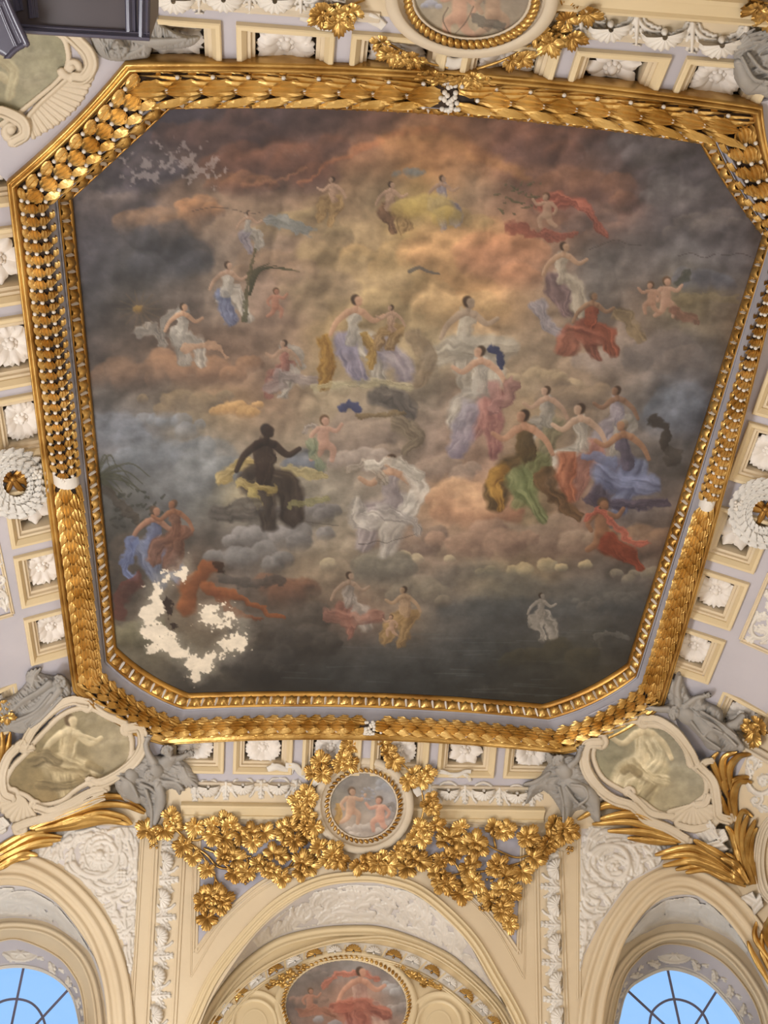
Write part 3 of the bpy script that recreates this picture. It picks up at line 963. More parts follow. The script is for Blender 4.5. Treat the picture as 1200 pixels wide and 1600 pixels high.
def egg_geo():
    def f(u, v):
        a = (u-.5)*2; b = (v-.5)*2
        rr = min(1, math.hypot(a, b*.9))
        z = math.sqrt(max(0, 1-rr*rr))*.55
        fl = .10*math.cos(math.atan2(a, b+1.2)*14)
        return (a*.5*(1-.12*b), b*.5, z+fl*z)
    return gridsurf(f, 9, 7)
def dart_geo():
    V = [(-.16, -.5, 0), (.16, -.5, 0), (.30, .15, 0), (0, .62, 0), (-.30, .15, 0), (0, -.5, .35), (0, .15, .5), (0, .5, .25)]
    F = [(0, 5, 6, 4), (5, 1, 2, 6), (4, 6, 7, 3), (6, 2, 3, 7)]
    return np.array(V, float), F
me_egg = mesh_of('egg', *egg_geo(), M_GOLD)
me_dart = mesh_of('dart', *dart_geo(), M_WHITE, smooth=False)
for i in range(8):
    I, O, d = frame_arc(i, .12)
    npz = int(round(d[-1]/.0178))
    for q in range(npz*2):
        a, b, tg = frame_at(i, d, (q+.5)*d[-1]/(npz*2))
        w = b-a; w[2] = 0; W_ = np.linalg.norm(w); w /= W_
        P = a+(b-a)*.12; P[2] = .9905
        inn = a+(b-a)*.06; inn[2] = .996; ou = a+(b-a)*.175; ou[2] = .986
        ey = (inn-ou); LL = np.linalg.norm(ey); ey /= LL
        ez = np.cross(tg, ey)
        if ez[2] > 0: ez = -ez
        ex = np.cross(ey, ez)
        if q % 2 == 0: add('egg', me_egg, frame, basis(P, ex, ey, ez, .0128, LL*1.05, .008))
        else: add('dart', me_dart, frame, basis(P, ex, ey, ez, .0062, LL*1.15, .007))

# ================================================================== COFFERS
def coffer_prof(ox, oy, prof):
    V, F = [], []
    for ins, h in prof:
        x, y = ox-ins, oy-ins
        V += [(-x, -y, h), (x, -y, h), (x, y, h), (-x, y, h)]
    for k in range(len(prof)-1):
        for i in range(4):
            j = (i+1) % 4
            F.append((k*4+i, k*4+j, (k+1)*4+j, (k+1)*4+i))
    return np.array(V, float), F
CO_OUT = coffer_prof(COF_W/2, COF_H/2, [(0, -.002), (0, .0045), (.0010, .0055), (.0042, .0055), (.0080, .0005), (.0080, -.0025)])
CO_IN = coffer_prof(COF_W/2-.0080, COF_H/2-.0080, [(0, -.0012), (.0032, -.0012), (.0034, -.0030), (.0036, -.0042), (.0066, -.0050), (.0070, -.0260)])
CO_BACK = (np.array([(-.027, -.0195, -.026), (.027, -.0195, -.026), (.027, .0195, -.026), (-.027, .0195, -.026)])*1.0, [(0, 1, 2, 3)])
def petal(n_l=3, curl=1.0, w=.40):
    def f(u, v):
        t = u; a = (v-.5)*2
        ww = w*(.35+.65*math.sin(PI*min(1, .12+.62*t)))*(1 if t < .95 else .82)
        sc_ = 1+.06*math.cos(a*PI*n_l)*t
        return (a*ww*sc_, .16+t*.88*sc_, .10+.55*math.sin(t*2.4)*curl*.6+.12*(1-abs(a))*t+.05*math.cos(a*PI*n_l*1.0)*t)
    return gridsurf(f, 6, 9)
PETALS = [petal(2, 1.0, .36), petal(3, 1.25, .42), petal(1, .8, .33)]
me_pet = [mesh_of('petal', v, f, M_ROSE) for v, f in PETALS]
def bud_geo():
    gs = [(BALL[0]*.22+np.array([0, 0, .30]), BALL[1])]
    for i in range(7):
        a = 2*PI*i/7
        gs.append((BALL[0]*np.array([.13, .13, .16])+np.array([.24*math.cos(a), .24*math.sin(a), .22]), BALL[1]))
    return join(gs)
me_bud = mesh_of('bud', *bud_geo(), M_ROSE)
me_co = mesh_of('outer_moulding', CO_OUT[0], CO_OUT[1], M_CREAM2, smooth=False)
me_ci = mesh_of('inner_moulding', CO_IN[0], CO_IN[1], M_CREAM, smooth=False)
me_cb = mesh_of('back_panel', CO_BACK[0], CO_BACK[1], M_LAV, smooth=False)
def coffer(side, uc, sc0, label, group, kind=0, n=8):
    P, nrm = surf(side, uc, sc0)
    P2 = surf(side, uc, sc0-.01)[0]
    ey = P2-P; ey /= np.linalg.norm(ey)
    ex = np.cross(ey, nrm)
    t = thing('coffer', label, 'coffer', P, group)
    M1 = basis(P, ex, ey, nrm)
    add('outer_moulding', me_co, t, M1); add('inner_moulding', me_ci, t, M1); add('back_panel', me_cb, t, M1)
    P3 = P-nrm*.020
    r = add('rosette', me_bud, t, basis(P3, ex, ey, nrm, .0225))
    n = (8, 9, 7)[kind]
    for i in range(n):
        a = 2*PI*i/n+.2
        e1 = math.cos(a)*ex+math.sin(a)*ey; e2 = -math.sin(a)*ex+math.cos(a)*ey
        add('petal', me_pet[kind], r, basis(P3, e1, e2, nrm, .0225*(9/n)**.3, .0225, .0225))
ORD = ['first', 'second', 'third', 'fourth', 'fifth', 'sixth', 'seventh', 'eighth']
for sd, nm, grp in (('F', 'below the far edge of the gilded frame', 'coffers along the far end'), ('N', 'above the near edge of the gilded frame', 'coffers along the near end')):
    for k, uc in enumerate(COF_U[sd]):
        coffer(sd, uc, COF_S, 'coffer with white rosette, %s from the left %s' % (ORD[k], nm), grp, (0, 1, 0, 1, 2, 1)[k])
for sd, nm, grp in (('L', 'left', 'coffers along the left flank'), ('R', 'right', 'coffers along the right flank')):
    us = COF_U[sd]
    for k, uc in enumerate(us):
        if k < 1: continue
        if uc > .79:
            lb = 'cream coffer with rosette on the %s flank, %s below the wreath' % (nm, ORD[k-5])
        else:
            lb = 'cream coffer with rosette on the %s flank, %s above the wreath' % (nm, ORD[4-k])
        coffer(sd, uc, COF_S, lb, grp, k % 3)
coffer('L', 1.14, .1, 'cream coffer at the left picture edge beside the grey stucco figures', 'outer corner coffers', 2)
coffer('R', 1.125, .1, 'cream coffer with daisy rosette at the right picture edge above the grey stucco figure', 'outer corner coffers', 1)

# ================================================================== THE PAINTED CEILING
def fbm(x, y, scale, octv=4, seed=0, rough=.5):
    r = np.zeros(np.shape(x)); amp, tot = 1.0, 0.0
    g = np.random.default_rng(seed)
    for o in range(octv):
        G = g.random((64, 64))
        u, v = x/scale*(2**o)+g.random()*60, y/scale*(2**o)+g.random()*60
        i, j = np.floor(u).astype(int), np.floor(v).astype(int)
        fu, fv = u-i, v-j
        fu = fu*fu*(3-2*fu); fv = fv*fv*(3-2*fv)
        a = G[j % 64, i % 64]; b = G[j % 64, (i+1) % 64]; c = G[(j+1) % 64, i % 64]; d = G[(j+1) % 64, (i+1) % 64]
        r += amp*((a*(1-fu)+b*fu)*(1-fv)+(c*(1-fu)+d*fu)*fv); tot += amp; amp *= rough
    return r/tot

def hx(h):
    h = h.lstrip('#')
    return np.array([int(h[i:i+2], 16)/255.0 for i in (0, 2, 4)])

BASE = """280 180 46404a;400 185 54484a;500 190 5f4c49;600 190 6a5048;690 190 84604a;760 200 6f544b;850 210 665049;950 215 5a4f50;1050 225 575154
200 260 4a4448;300 240 5e4c46;400 240 5f4642;480 250 68493f;560 245 8a6045;640 230 a97a4e;720 240 b07c50;800 250 8b6350;880 260 7a5c50;960 260 5f5454;1040 270 5b5558;1120 280 5a5558
130 320 57504f;200 330 5b5354;280 330 75604f;340 320 8a735f;420 310 8f7963;500 300 8d765a;580 290 8e7c62;660 330 a08858;740 310 97816a;820 310 8a6a58;900 310 8b6450;960 310 7a5b50;1040 330 635c5e;1120 340 625b5c;1170 370 605858
130 400 4f4b50;200 420 474749;260 410 4d4b4b;330 400 776a60;400 390 948070;480 390 8e7660;560 400 9a8060;640 400 a68a5c;720 390 b08a60;790 390 b28060;850 400 8d7260;930 400 64605f;1000 400 66605f;1080 410 6c6a6e;1140 410 716d70
140 480 4c4a4c;210 480 5a5148;300 470 6a5f58;370 450 8c7a68;440 460 92796a;510 450 97825f;590 440 a08a66;660 460 ad9168;740 470 b48c60;800 480 a98a66;860 470 857466;940 460 6a6562;1000 470 7d6c60;1080 470 8a7c58;1130 480 756658
150 560 5d534e;220 550 6f5d50;300 560 7d6655;370 570 7a6455;440 560 857060;510 540 9d8660;590 540 9b8766;660 540 9a8a6c;740 540 a09078;820 560 978672;900 560 94806c;980 550 8d7c6e;1060 550 746c68;1110 560 68625f
160 620 5f5a55;230 620 6c6258;300 640 8a7a60;360 640 a08460;420 630 8e7460;500 620 9a8a70;580 620 8a7d6c;660 620 867a6c;740 630 98806e;820 620 988468;900 630 8a7866;980 620 726a64;1040 620 686a72;1090 640 5f5f66
165 690 6a6a70;230 690 717276;300 690 7b7874;370 700 857c70;440 690 8b7d6a;520 690 8a7c6c;600 690 90806f;680 700 8e7c70;760 700 977c6c;840 700 8d7a60;920 710 7f7266;1000 700 6d645e;1050 720 66625f
170 770 575650;240 770 6a6c6e;310 770 6e7072;380 780 8a7f62;450 780 7e786a;520 770 8e8678;600 770 9a8e80;690 790 ad8a6a;760 790 a9866a;830 790 857a5c;900 780 8a6a58;970 780 6f6c74;1030 780 6b5f58
175 840 45443f;240 840 5a5450;310 840 5f5a54;380 850 6d6866;450 840 75706e;530 840 8e826f;600 840 87786c;680 850 8a7565;760 850 8a7466;840 860 85705f;920 850 77604f;990 860 705c4f;1020 870 6a5c50
185 910 4a4540;250 910 5b5148;320 910 6e5848;400 910 5b5550;470 900 8a7860;550 900 8a7d6a;620 900 716a60;700 890 88796a;760 885 8f8468;830 890 9a8866;910 900 6e6a66;990 900 645f5c
190 960 544a42;260 960 7a6d5c;330 960 6a5a4c;420 960 5c4c42;500 960 5f544b;560 960 8b6f5f;630 960 857461;700 960 66625f;780 950 4f5152;850 960 58585a;930 960 565655;990 960 4b4a49
200 1010 6f6a5a;280 1010 756c5a;350 1010 6a6254;420 1020 3c3a37;500 1010 4a4845;580 1020 4a4c4c;660 1020 47494a;740 1020 434647;820 1030 444441;900 1020 48463c;970 1010 46443e
310 1070 3f3d3a;400 1070 343433;500 1070 353737;600 1075 383a3a;700 1075 393b3a;800 1080 3a3a36;850 1085 3b3a34"""

class Canvas:
    """paints broad clouds, draped groups and brushwork on a set of sample points (photo pixel frame of the panel)"""
    def __init__(s, X, Y, cell=60):
        s.X, s.Y = X, Y
        s.C = np.zeros(X.shape+(3,))
        s.warp = 1.0
    def base(s, text, sig=34, warp=16, seed=3):
        pts = []
        for row in text.split('\n'):
            for e in row.split(';'):
                a, b, c = e.split(); pts.append((float(a), float(b), hx(c)))
        wx = (fbm(s.X, s.Y, 60, 4, seed)-.5)*warp*2.6; wy = (fbm(s.X, s.Y, 60, 4, seed+1)-.5)*warp*2.6
        x, y = s.X+wx, s.Y+wy
        W = np.full(s.X.shape, 1e-9); C = np.zeros(s.C.shape)
        for a, b, c in pts:
            w = np.exp(-((x-a)**2+(y-b)**2)/(2*sig*sig))
            W += w; C += w[..., None]*c
        s.C = C/W[..., None]
    def sel(s, xa, ya, xb, yb):
        return np.nonzero((s.X > xa) & (s.X < xb) & (s.Y > ya) & (s.Y < yb))
    def blend(s, ix, a, c):
        a = np.clip(a, 0, 1)[:, None]
        s.C[ix] = s.C[ix]*(1-a)+c*a
    def cloud(s, cx, cy, rx, ry, light, dark, a=.8, seed=0, lumps=7, up=(-.35, -.8)):
        """billowing cloud: overlapping lumps, lit along the upper rim"""
        g = np.random.default_rng(seed+int(cx*7+cy))
        L, D = hx(light), hx(dark)
        for i in range(lumps):
            t = i/max(1, lumps-1)
            ex = cx+(t*2-1)*rx*.75+g.normal()*rx*.08
            ey = cy+g.normal()*ry*.25
            er = ry*(.55+.35*g.random())*(1.15-.5*abs(t*2-1))
            ew = er*(1.1+.4*g.random())
            ix = s.sel(ex-ew*1.4, ey-er*1.4, ex+ew*1.4, ey+er*1.4)
            x, y = s.X[ix], s.Y[ix]
            n = fbm(x, y, er*.8, 3, seed+i)-.5
            dx, dy = (x-ex)/ew, (y-ey)/er
            rr = np.sqrt(dx*dx+dy*dy)+n*.5
            al = np.clip((1-rr)*5, 0, 1)*np.clip(1.15-(dy+.2)*.9, 0, 1)
            sh = np.clip(.5+.62*(dx*up[0]+dy*up[1])+n*.5, 0, 1)*1.5-.25
            s.blend(ix, al*a, D+(L-D)*sh[:, None])
    def stroke(s, pts, r0, r1, light, dark, a=1.0, folds=0, soft=.34, up=(-.45, -.75), rm=None, wp=True):
        p = smooth_path(pts, step=5.0) if len(pts) > 2 else np.asarray(pts, float)
        n = len(p); t = np.linspace(0, 1, n)
        R = r0+(r1-r0)*t
        if rm: R = np.where(t < .5, r0+(rm-r0)*2*t, rm+(r1-rm)*(2*t-1))
        m = R.max()
        ix = s.sel(p[:, 0].min()-m, p[:, 1].min()-m, p[:, 0].max()+m, p[:, 1].max()+m)
        x, y = s.X[ix], s.Y[ix]
        if m > 4.5 and wp:
            sd_ = int(abs(pts[0][0]*3+pts[0][1]))
            amp = min(m*.75, 11)*s.warp
            x = x+(fbm(x, y, m*1.1, 3, sd_)-.5)*amp*2; y = y+(fbm(x, y, m*1.1, 3, sd_+1)-.5)*amp*2
        best = np.full(x.shape, 9.0); nx = np.zeros(x.shape); ny = np.zeros(x.shape); lat = np.zeros(x.shape); al_ = np.zeros(x.shape)
        for i in range(n-1):
            q, d = p[i], p[i+1]-p[i]
            L2 = max(d @ d, 1e-9)
            k = np.clip(((x-q[0])*d[0]+(y-q[1])*d[1])/L2, 0, 1)
            ux, uy = x-q[0]-k*d[0], y-q[1]-k*d[1]
            rr = R[i]+(R[i+1]-R[i])*k
            dd = np.sqrt(ux*ux+uy*uy)/rr
            b = dd < best
            best = np.where(b, dd, best); nx = np.where(b, ux/rr, nx); ny = np.where(b, uy/rr, ny)
            sg = (ux*d[1]-uy*d[0])/math.sqrt(L2)/rr
            lat = np.where(b, sg, lat); al_ = np.where(b, (i+k)/n, al_)
        sh = .52+.5*(nx*up[0]+ny*up[1])
        if folds:
            fn = fbm(lat*m*1.5+al_*m*.8, al_*m*1.3+lat*m*.3, m*.42, 3, int(pts[0][1]))
            sh = sh*.75+.10+1.15*(fn-.5)+.10*np.sin(lat*folds*2.2+fn*7)
        sh = np.clip(sh, 0, 1)
        L, D = hx(light), hx(dark)
        s.blend(ix, np.clip((1-best)/soft, 0, 1)*a*.93, D+(L-D)*sh[:, None])
    def figure(s, x, y, k, skin, cloth, cloth2=None, lean=0, flip=1, hair='4a3a2e', pose=0, a=.95):
        """small seated or floating draped person of no particular identity"""
        sl, sd = skin
        f = flip
        k = k*1.14
        # drapery over the lap and legs
        c2 = cloth2 or cloth
        s.stroke([(x-f*2*k, y+14*k), (x+f*14*k, y+22*k), (x+f*20*k, y+40*k)], 12*k, 9*k, cloth[0], cloth[1], a, folds=3)
        s.stroke([(x-f*8*k, y+16*k), (x-f*2*k, y+30*k), (x+f*4*k, y+46*k)], 12*k, 8*k, c2[0], c2[1], a, folds=3)
        if pose == 1:   # billowing mantle behind
            s.stroke([(x-f*22*k, y+10*k), (x-f*16*k, y-8*k), (x+f*2*k, y-16*k)], 5*k, 7*k, c2[0], c2[1], a*.9, folds=2)
        s.stroke([(x, y-8*k), (x-f*1*k, y+12*k)], 7.5*k, 7*k, cloth[0] if pose != 2 else sl, cloth[1] if pose != 2 else sd, a, folds=1)
        s.stroke([(x-f*6*k, y-9*k), (x-f*15*k, y-1*k), (x-f*20*k, y+9*k)], 3.4*k, 2.0*k, sl, sd, a, wp=False)
        s.stroke([(x+f*6*k, y-9*k), (x+f*15*k, y-2*k), (x+f*23*k, y-6*k)], 3.4*k, 2.0*k, sl, sd, a, wp=False)
        s.stroke([(x-5*k, y-9*k), (x, y-11*k), (x+5*k, y-9*k)], 3.2*k, 3.2*k, sl, sd, a, wp=False)
        hx_, hy_ = x+f*(1.5+lean)*k, y-18*k
        s.stroke([(x, y-10*k), (hx_, hy_)], 2.4*k, 2.4*k, sl, sd, a, wp=False)
        s.stroke([(hx_-f*1.4*k, hy_-1.6*k), (hx_-f*1*k, hy_)], 4.5*k, 4.3*k, hair, '3a2c22', a, wp=False)
        s.stroke([(hx_+f*1.2*k, hy_-.5*k), (hx_+f*1.5*k, hy_+1.6*k)], 3.9*k, 3.2*k, sl, sd, a, wp=False)
    def putto(s, x, y, k, skin, flip=1, wing=None, a=.95):
        sl, sd = skin; f = flip
        if wing: s.stroke([(x-f*3*k, y-4*k), (x-f*13*k, y-9*k), (x-f*17*k, y-2*k)], 4*k, 2*k, wing[0], wing[1], a, folds=3)
        s.stroke([(x+f*2*k, y+8*k), (x+f*9*k, y+13*k), (x+f*8*k, y+23*k)], 5*k, 2.6*k, sl, sd, a, wp=False)
        s.stroke([(x-f*1*k, y+9*k), (x-f*4*k, y+17*k), (x-f*11*k, y+22*k)], 5*k, 2.6*k, sl, sd, a, wp=False)
        s.stroke([(x, y-4*k), (x, y+8*k)], 6.4*k, 6.6*k, sl, sd, a, wp=False)
        s.stroke([(x+f*5*k, y-6*k), (x+f*12*k, y-4*k), (x+f*17*k, y-10*k)], 2.8*k, 2*k, sl, sd, a, wp=False)
        s.stroke([(x-f*5*k, y-6*k), (x-f*11*k, y+1*k), (x-f*8*k, y+7*k)], 2.8*k, 2*k, sl, sd, a, wp=False)
        s.stroke([(x+f*1*k, y-14.5*k), (x+f*1.2*k, y-13*k)], 5.4*k, 5.0*k, '6f5640', '3b2c20', a, wp=False)
        s.stroke([(x+f*2*k, y-13*k), (x+f*2.4*k, y-11.6*k)], 4.3*k, 3.6*k, sl, sd, a, wp=False)

SK = ('c9a07e', '8a6248'); SKP = ('b89880', '7c6452'); SKD = ('a8663c', '5a3420')

def paint_ceiling(X, Y):
    c = Canvas(X, Y)
    c.base(BASE)
    # upper storm clouds and the warm glow between them
    for q in [(330, 215, 90, 46, '6a5048', '4a3a3a'), (430, 255, 120, 60, '74503f', '54403d'), (380, 290, 60, 26, '8a6248', '5c443e'), (840, 225, 90, 52, '7c5848', '5a4644'),
              (900, 300, 110, 50, '8c6652', '5f4a48'), (920, 350, 60, 30, '7a6258', '5e5352'), (1020, 240, 50, 34, '6e6668', '57514f'), (1060, 300, 60, 40, '706a6a', '5a5455'),
              (1100, 350, 60, 30, '79706c', '5d585a'), (180, 330, 70, 40, '706460', '4c464a'), (250, 350, 80, 34, '8c6f58', '5c5048'), (310, 330, 40, 24, 'a97c58', '6c5648'),
              (230, 270, 60, 34, '605658', '45414a')]:
        c.cloud(*q[:4], q[4], q[5], a=.62, seed=11)
    for pts, r0, r1, l, d, a in [([(470, 285), (540, 245), (600, 215), (680, 205)], 5, 12, 'b8784c', '8a5640', .6), ([(600, 225), (680, 215), (760, 250), (830, 280)], 22, 10, 'bd8c56', '9a6c48', .55),
                                 ([(690, 185), (720, 215), (760, 245)], 9, 12, 'a0704c', '80583f', .6), ([(380, 290), (440, 280), (480, 262)], 6, 3, 'c08c64', '8a5c48', .6)]:
        c.stroke(pts, r0, r1, l, d, a, soft=.8)
    # golden centre
    for q in [(560, 420, 90, 70, 'a8906c', '8a7658'), (640, 400, 100, 40, 'b89868', '94805c'), (720, 400, 90, 60, 'c09668', 'a07c58'), (790, 410, 50, 60, 'c08a66', '9c745c'), (600, 480, 110, 50, 'ac946c', '8c7a5c'),
              (700, 470, 90, 34, 'bc9c70', 'a08460'), (500, 460, 60, 50, '9c866a', '7f6e58'), (420, 420, 70, 40, '9a8068', '7e6a5a'), (480, 360, 80, 40, '94805f', '766550'), (700, 345, 90, 26, 'b09468', '8a7452')]:
        c.cloud(*q[:4], q[4], q[5], a=.6, seed=23)
    # blue breaks in the sky
    for q in [(180, 680, 60, 34, '7c8088', '64676c'), (250, 720, 90, 40, '7b8086', '66696e'), (330, 740, 60, 40, '7c7f80', '686a6c'), (270, 660, 50, 22, '868a90', '6c7076'), (1060, 640, 36, 44, '6f747e', '5a5d66'), (1100, 440, 50, 24, '74747c', '64626a'),
              (640, 270, 30, 10, '7c7c78', '6c6c68'), (260, 400, 60, 50, '4d4c50', '434347'), (470, 730, 26, 24, '6c7078', '5c5f66')]:
        c.cloud(*q[:4], q[4], q[5], a=.6, seed=31)
    bl_ = lambda x, y: np.abs(2*fbm(x, y, 110, 4, 70, .5)-1)
    rel = np.clip((bl_(X, Y)-bl_(X-6, Y-11))*2.6, -.5, .5)
    c.C *= (1+.36*rel*np.clip((1000-Y)/120, .1, 1))[..., None]
    # cloud banks carrying the groups
    for q in [(310, 575, 110, 32, '98765c', '6c5648'), (200, 590, 60, 34, '7e6654', '5c5048'), (290, 630, 90, 24, '8a7860', '6e6254'), (370, 640, 44, 18, 'c09a68', '94744f'), (530, 605, 110, 20, 'b0a488', '847660'),
              (560, 685, 60, 42, '998878', '74675e'), (840, 590, 70, 26, 'b09c7e', '8a7a68'), (970, 565, 80, 34, '9c8c80', '7c7068'), (900, 620, 60, 30, '8e7c68', '6e6258'), (1040, 560, 60, 40, '7f746e', '645e5c'),
              (690, 735, 60, 26, '9c8878', '7a6a60'), (740, 790, 70, 44, 'c09a78', '8a6450'), (840, 840, 120, 44, '94806e', '6c594e'), (640, 850, 60, 30, '8c7868', '6a5a52'), (760, 850, 90, 34, 'a08470', '745e52'),
              (430, 840, 90, 30, '8c8886', '605c5a'), (480, 800, 60, 26, '7f7a78', '5e5a58'), (390, 870, 70, 26, '7f7c7a', '5a5654'), (990, 850, 60, 40, '8a705c', '62524a'), (570, 720, 60, 30, 'a29488', '786c64'),
              (1010, 900, 60, 16, '8e8472', '66605a'), (820, 890, 110, 16, 'b8a680', '7f7866'), (600, 880, 120, 20, 'b0a284', '807566')]:
        c.cloud(*q[:4], q[4], q[5], a=.88, seed=41)
    # dark sea, far hills and rocks
    c.stroke([(690, 905), (760, 895), (830, 920), (1000, 930)], 26, 22, '6c6a66', '54534f', .5, soft=.7)
    c.stroke([(700, 955), (800, 950), (1000, 950)], 20, 18, '505354', '45484a', .6, soft=.7)
    for i in range(34):
        yy = 985+i*3.2; xx = 420+rng.uniform(0, 480)
        c.stroke([(xx, yy), (xx+rng.uniform(30, 90), yy+rng.uniform(-2, 3))], 1.4, .8, '6a706e', '4c5152', .42, soft=.8)
    for q in [(440, 975, 80, 40, '605850', '3c3834'), (480, 1000, 50, 34, '4f4a45', '33312f'), (400, 1040, 60, 34, '4f4b47', '2f2e2d'), (860, 1030, 90, 30, '504c3e', '3c3b34'), (220, 880, 60, 40, '5c5248', '3f3a36'), (210, 990, 50, 30, '7c765f', '575240'),
              (660, 930, 50, 30, '8a8070', '5f5850'), (600, 890, 50, 34, '7a7468', '5c5750'), (450, 915, 40, 30, '7a5a48', '54443c'), (950, 940, 60, 20, '6a6762', '4f4e4c')]:
        c.cloud(*q[:4], q[4], q[5], a=.7, seed=57)
    # foliage at the left rim
    for i in range(16):
        a_ = math.radians(rng.uniform(-70, 80)); L_ = rng.uniform(40, 90)
        c.stroke([(150, 745), (150+math.cos(a_)*L_*.6, 745-math.sin(a_)*L_*.5-10), (150+math.cos(a_)*L_, 745-math.sin(a_)*L_*.45+10)], 3, .8, '5a5a44', '3c3c30', .7)
    for i in range(40):
        xx, yy = 175+rng.uniform(0, 85), 765+rng.uniform(0, 60)
        c.stroke([(xx, yy), (xx+rng.uniform(-9, 9), yy+rng.uniform(-6, 4))], 3, 1.5, '46463c', '2f302a', .7)
    c.stroke([(165, 765), (200, 800), (260, 850)], 9, 6, '584c40', '3a342e', .7)
    # draped groups, set where the picture carries its figures; plain people without names or emblems
    wh = ('c4bcae', '7c766e'); gr = ('a8a196', '6c6760'); go = ('b08c4c', '6c5028'); bl = ('7c84a0', '4c5068'); pk = ('b07c6c', '6c4a44'); rd = ('a85c44', '5c3428'); gn = ('8a8c62', '545638'); ye = ('c0aa6c', '7c6a3c'); lv = ('9c9498', '67606a'); br = ('86664e', '4c382c'); oc = ('a4875c', '70593c')
    c.figure(520, 300, .9, SKP, oc, flip=-1, pose=2); c.figure(610, 310, 1.0, SKP, oc, br, pose=2); c.figure(690, 300, 1.0, SKP, lv, flip=1)
    c.cloud(668, 335, 46, 40, 'b49c5c', '8a7440', a=.75, lumps=3, seed=5)
    c.stroke([(640, 424), (655, 418), (668, 424), (686, 428)], 4, 2, '6c6660', '4a4848', .8)
    c.figure(388, 350, .8, SKP, gr, lv, flip=1); c.stroke([(420, 345), (450, 350), (485, 360)], 12, 10, '8c9090', '5f6464', .85, folds=2)
    c.figure(355, 440, 1.2, SKP, wh, bl, flip=1, pose=0); c.putto(430, 470, 1.1, ('b8846c', '7c5848'))
    for i in range(5):
        c.stroke([(390, 460), (395+i*4, 425-i), (420+i*12, 412+i*3)], 2.4, 1, '55523c', '383828', .8)
    c.stroke([(382, 500), (388, 440), (398, 390)], 5, 2, '5c583c', '3f3e2c', .8)
    c.figure(285, 505, 1.2, ('cca888', '8c6850'), wh, gr, flip=1, pose=1); c.stroke([(290, 545), (330, 540), (355, 558)], 8, 4, 'c8a484', '8c6a54', .9)
    c.stroke([(215, 520), (240, 515), (255, 540)], 12, 8, 'a49c90', '6c6660', .9, folds=2)
    for i in range(14):
        a_ = i/14*2*PI
        c.stroke([(218, 483), (218+34*math.cos(a_), 483+30*math.sin(a_))], 3, 1, '7c684c', '5c4f40', .4)
    c.stroke([(214, 482), (219, 484)], 7, 7, 'b89450', '7c6030', .8)
    c.figure(445, 560, 1.1, SKP, pk, gr, flip=-1, pose=1); c.stroke([(425, 600), (450, 590), (490, 600)], 16, 12, '9a8c88', '6c605c', .85, folds=3)
    c.figure(555, 505, 1.7, ('cca486', '8c6a54'), wh, ('9c94a4', '646074'), flip=1); c.stroke([(505, 530), (515, 565), (505, 605)], 13, 12, 'b08a44', '6c4c22', .95, folds=3)
    c.stroke([(585, 540), (610, 550), (630, 585)], 20, 22, '9c9498', '6a6270', .9, folds=4); c.stroke([(570, 525), (582, 545), (578, 570)], 8, 8, 'b4924c', '7a5c2c', .9, folds=2)
    c.figure(612, 500, .9, SKP, oc, flip=-1, pose=2)
    c.stroke([(490, 605), (560, 598), (640, 605)], 6, 8, 'bcb08c', '80785f', .8, folds=2)
    c.figure(730, 510, 1.8, ('b4a08a', '7c6a5a'), ('bcb4a4', '847c70'), flip=1); c.stroke([(680, 560), (720, 545), (790, 545)], 22, 24, 'b0a898', '7a7266', .9, folds=4)
    c.stroke([(650, 530), (665, 560), (655, 590)], 20, 18, '9a8870', '6c5c4a', .8, folds=2)
    c.figure(752, 585, 1.7, ('d0ac90', '94705a'), wh, ('b08880', '704c48'), flip=-1, pose=0)
    c.stroke([(770, 545), (778, 552), (782, 570)], 9, 6, '3c4264', '262a44', .95)
    c.stroke([(735, 640), (725, 670), (715, 695)], 22, 20, 'a8a0a8', '706878', .9, folds=4); c.stroke([(765, 640), (770, 675), (775, 705)], 20, 18, 'b48478', '70484a', .95, folds=4); c.stroke([(800, 600), (790, 625), (770, 640)], 14, 10, 'a88078', '6c4e4c', .9, folds=2)
    c.stroke([(590, 620), (620, 625), (640, 640)], 20, 15, '6c655f', '3c3a3a', .85, folds=2); c.stroke([(535, 640), (545, 632), (562, 640)], 9, 7, '48507c', '2c3050', .9)
    c.stroke([(560, 650), (590, 648), (630, 645)], 6, 5, '8c7858', '544630', .85); c.stroke([(630, 665), (650, 680), (640, 695)], 20, 12, '90826c', '5c5244', .85, folds=5)
    c.putto(505, 680, 1.7, ('c8a08a', '8c6c5c'), flip=1, wing=('a89c90', '746a62')); c.stroke([(488, 695), (492, 715), (500, 730)], 11, 10, '8c9478', '5c6450', .9, folds=3)
    c.figure(880, 415, 1.4, ('c4a488', '84664e'), ('bcb09c', '7c7264'), ('8c7474', '5a4a4c'), flip=1); c.stroke([(840, 480), (850, 500), (870, 515)], 16, 12, 'a49ca0', '6c6870', .9, folds=3)
    c.stroke([(850, 320), (900, 315), (950, 365)], 16, 6, 'b46c58', '6c3c34', .9, folds=3); c.putto(855, 325, 1.3, SKP, flip=-1); c.stroke([(800, 355), (840, 365), (900, 368)], 12, 5, 'a4604e', '683c34', .85, folds=2)
    for i in range(26):
        xx, yy = 770+rng.uniform(0, 80), 285+rng.uniform(0, 50)
        c.stroke([(xx, yy), (xx+rng.uniform(-14, 14), yy+rng.uniform(-9, 5))], 2.2, .8, '66624a', '44442f', .8)
    c.figure(925, 490, 1.3, ('a8866a', '604838'), rd, ('8c5444', '54342c'), flip=1, hair='8a8072'); c.stroke([(880, 540), (900, 520), (930, 530)], 20, 18, 'a06450', '643c32', .9, folds=3)
    c.stroke([(965, 490), (985, 505), (1000, 525)], 15, 12, '94805f', '60523f', .85, folds=2)
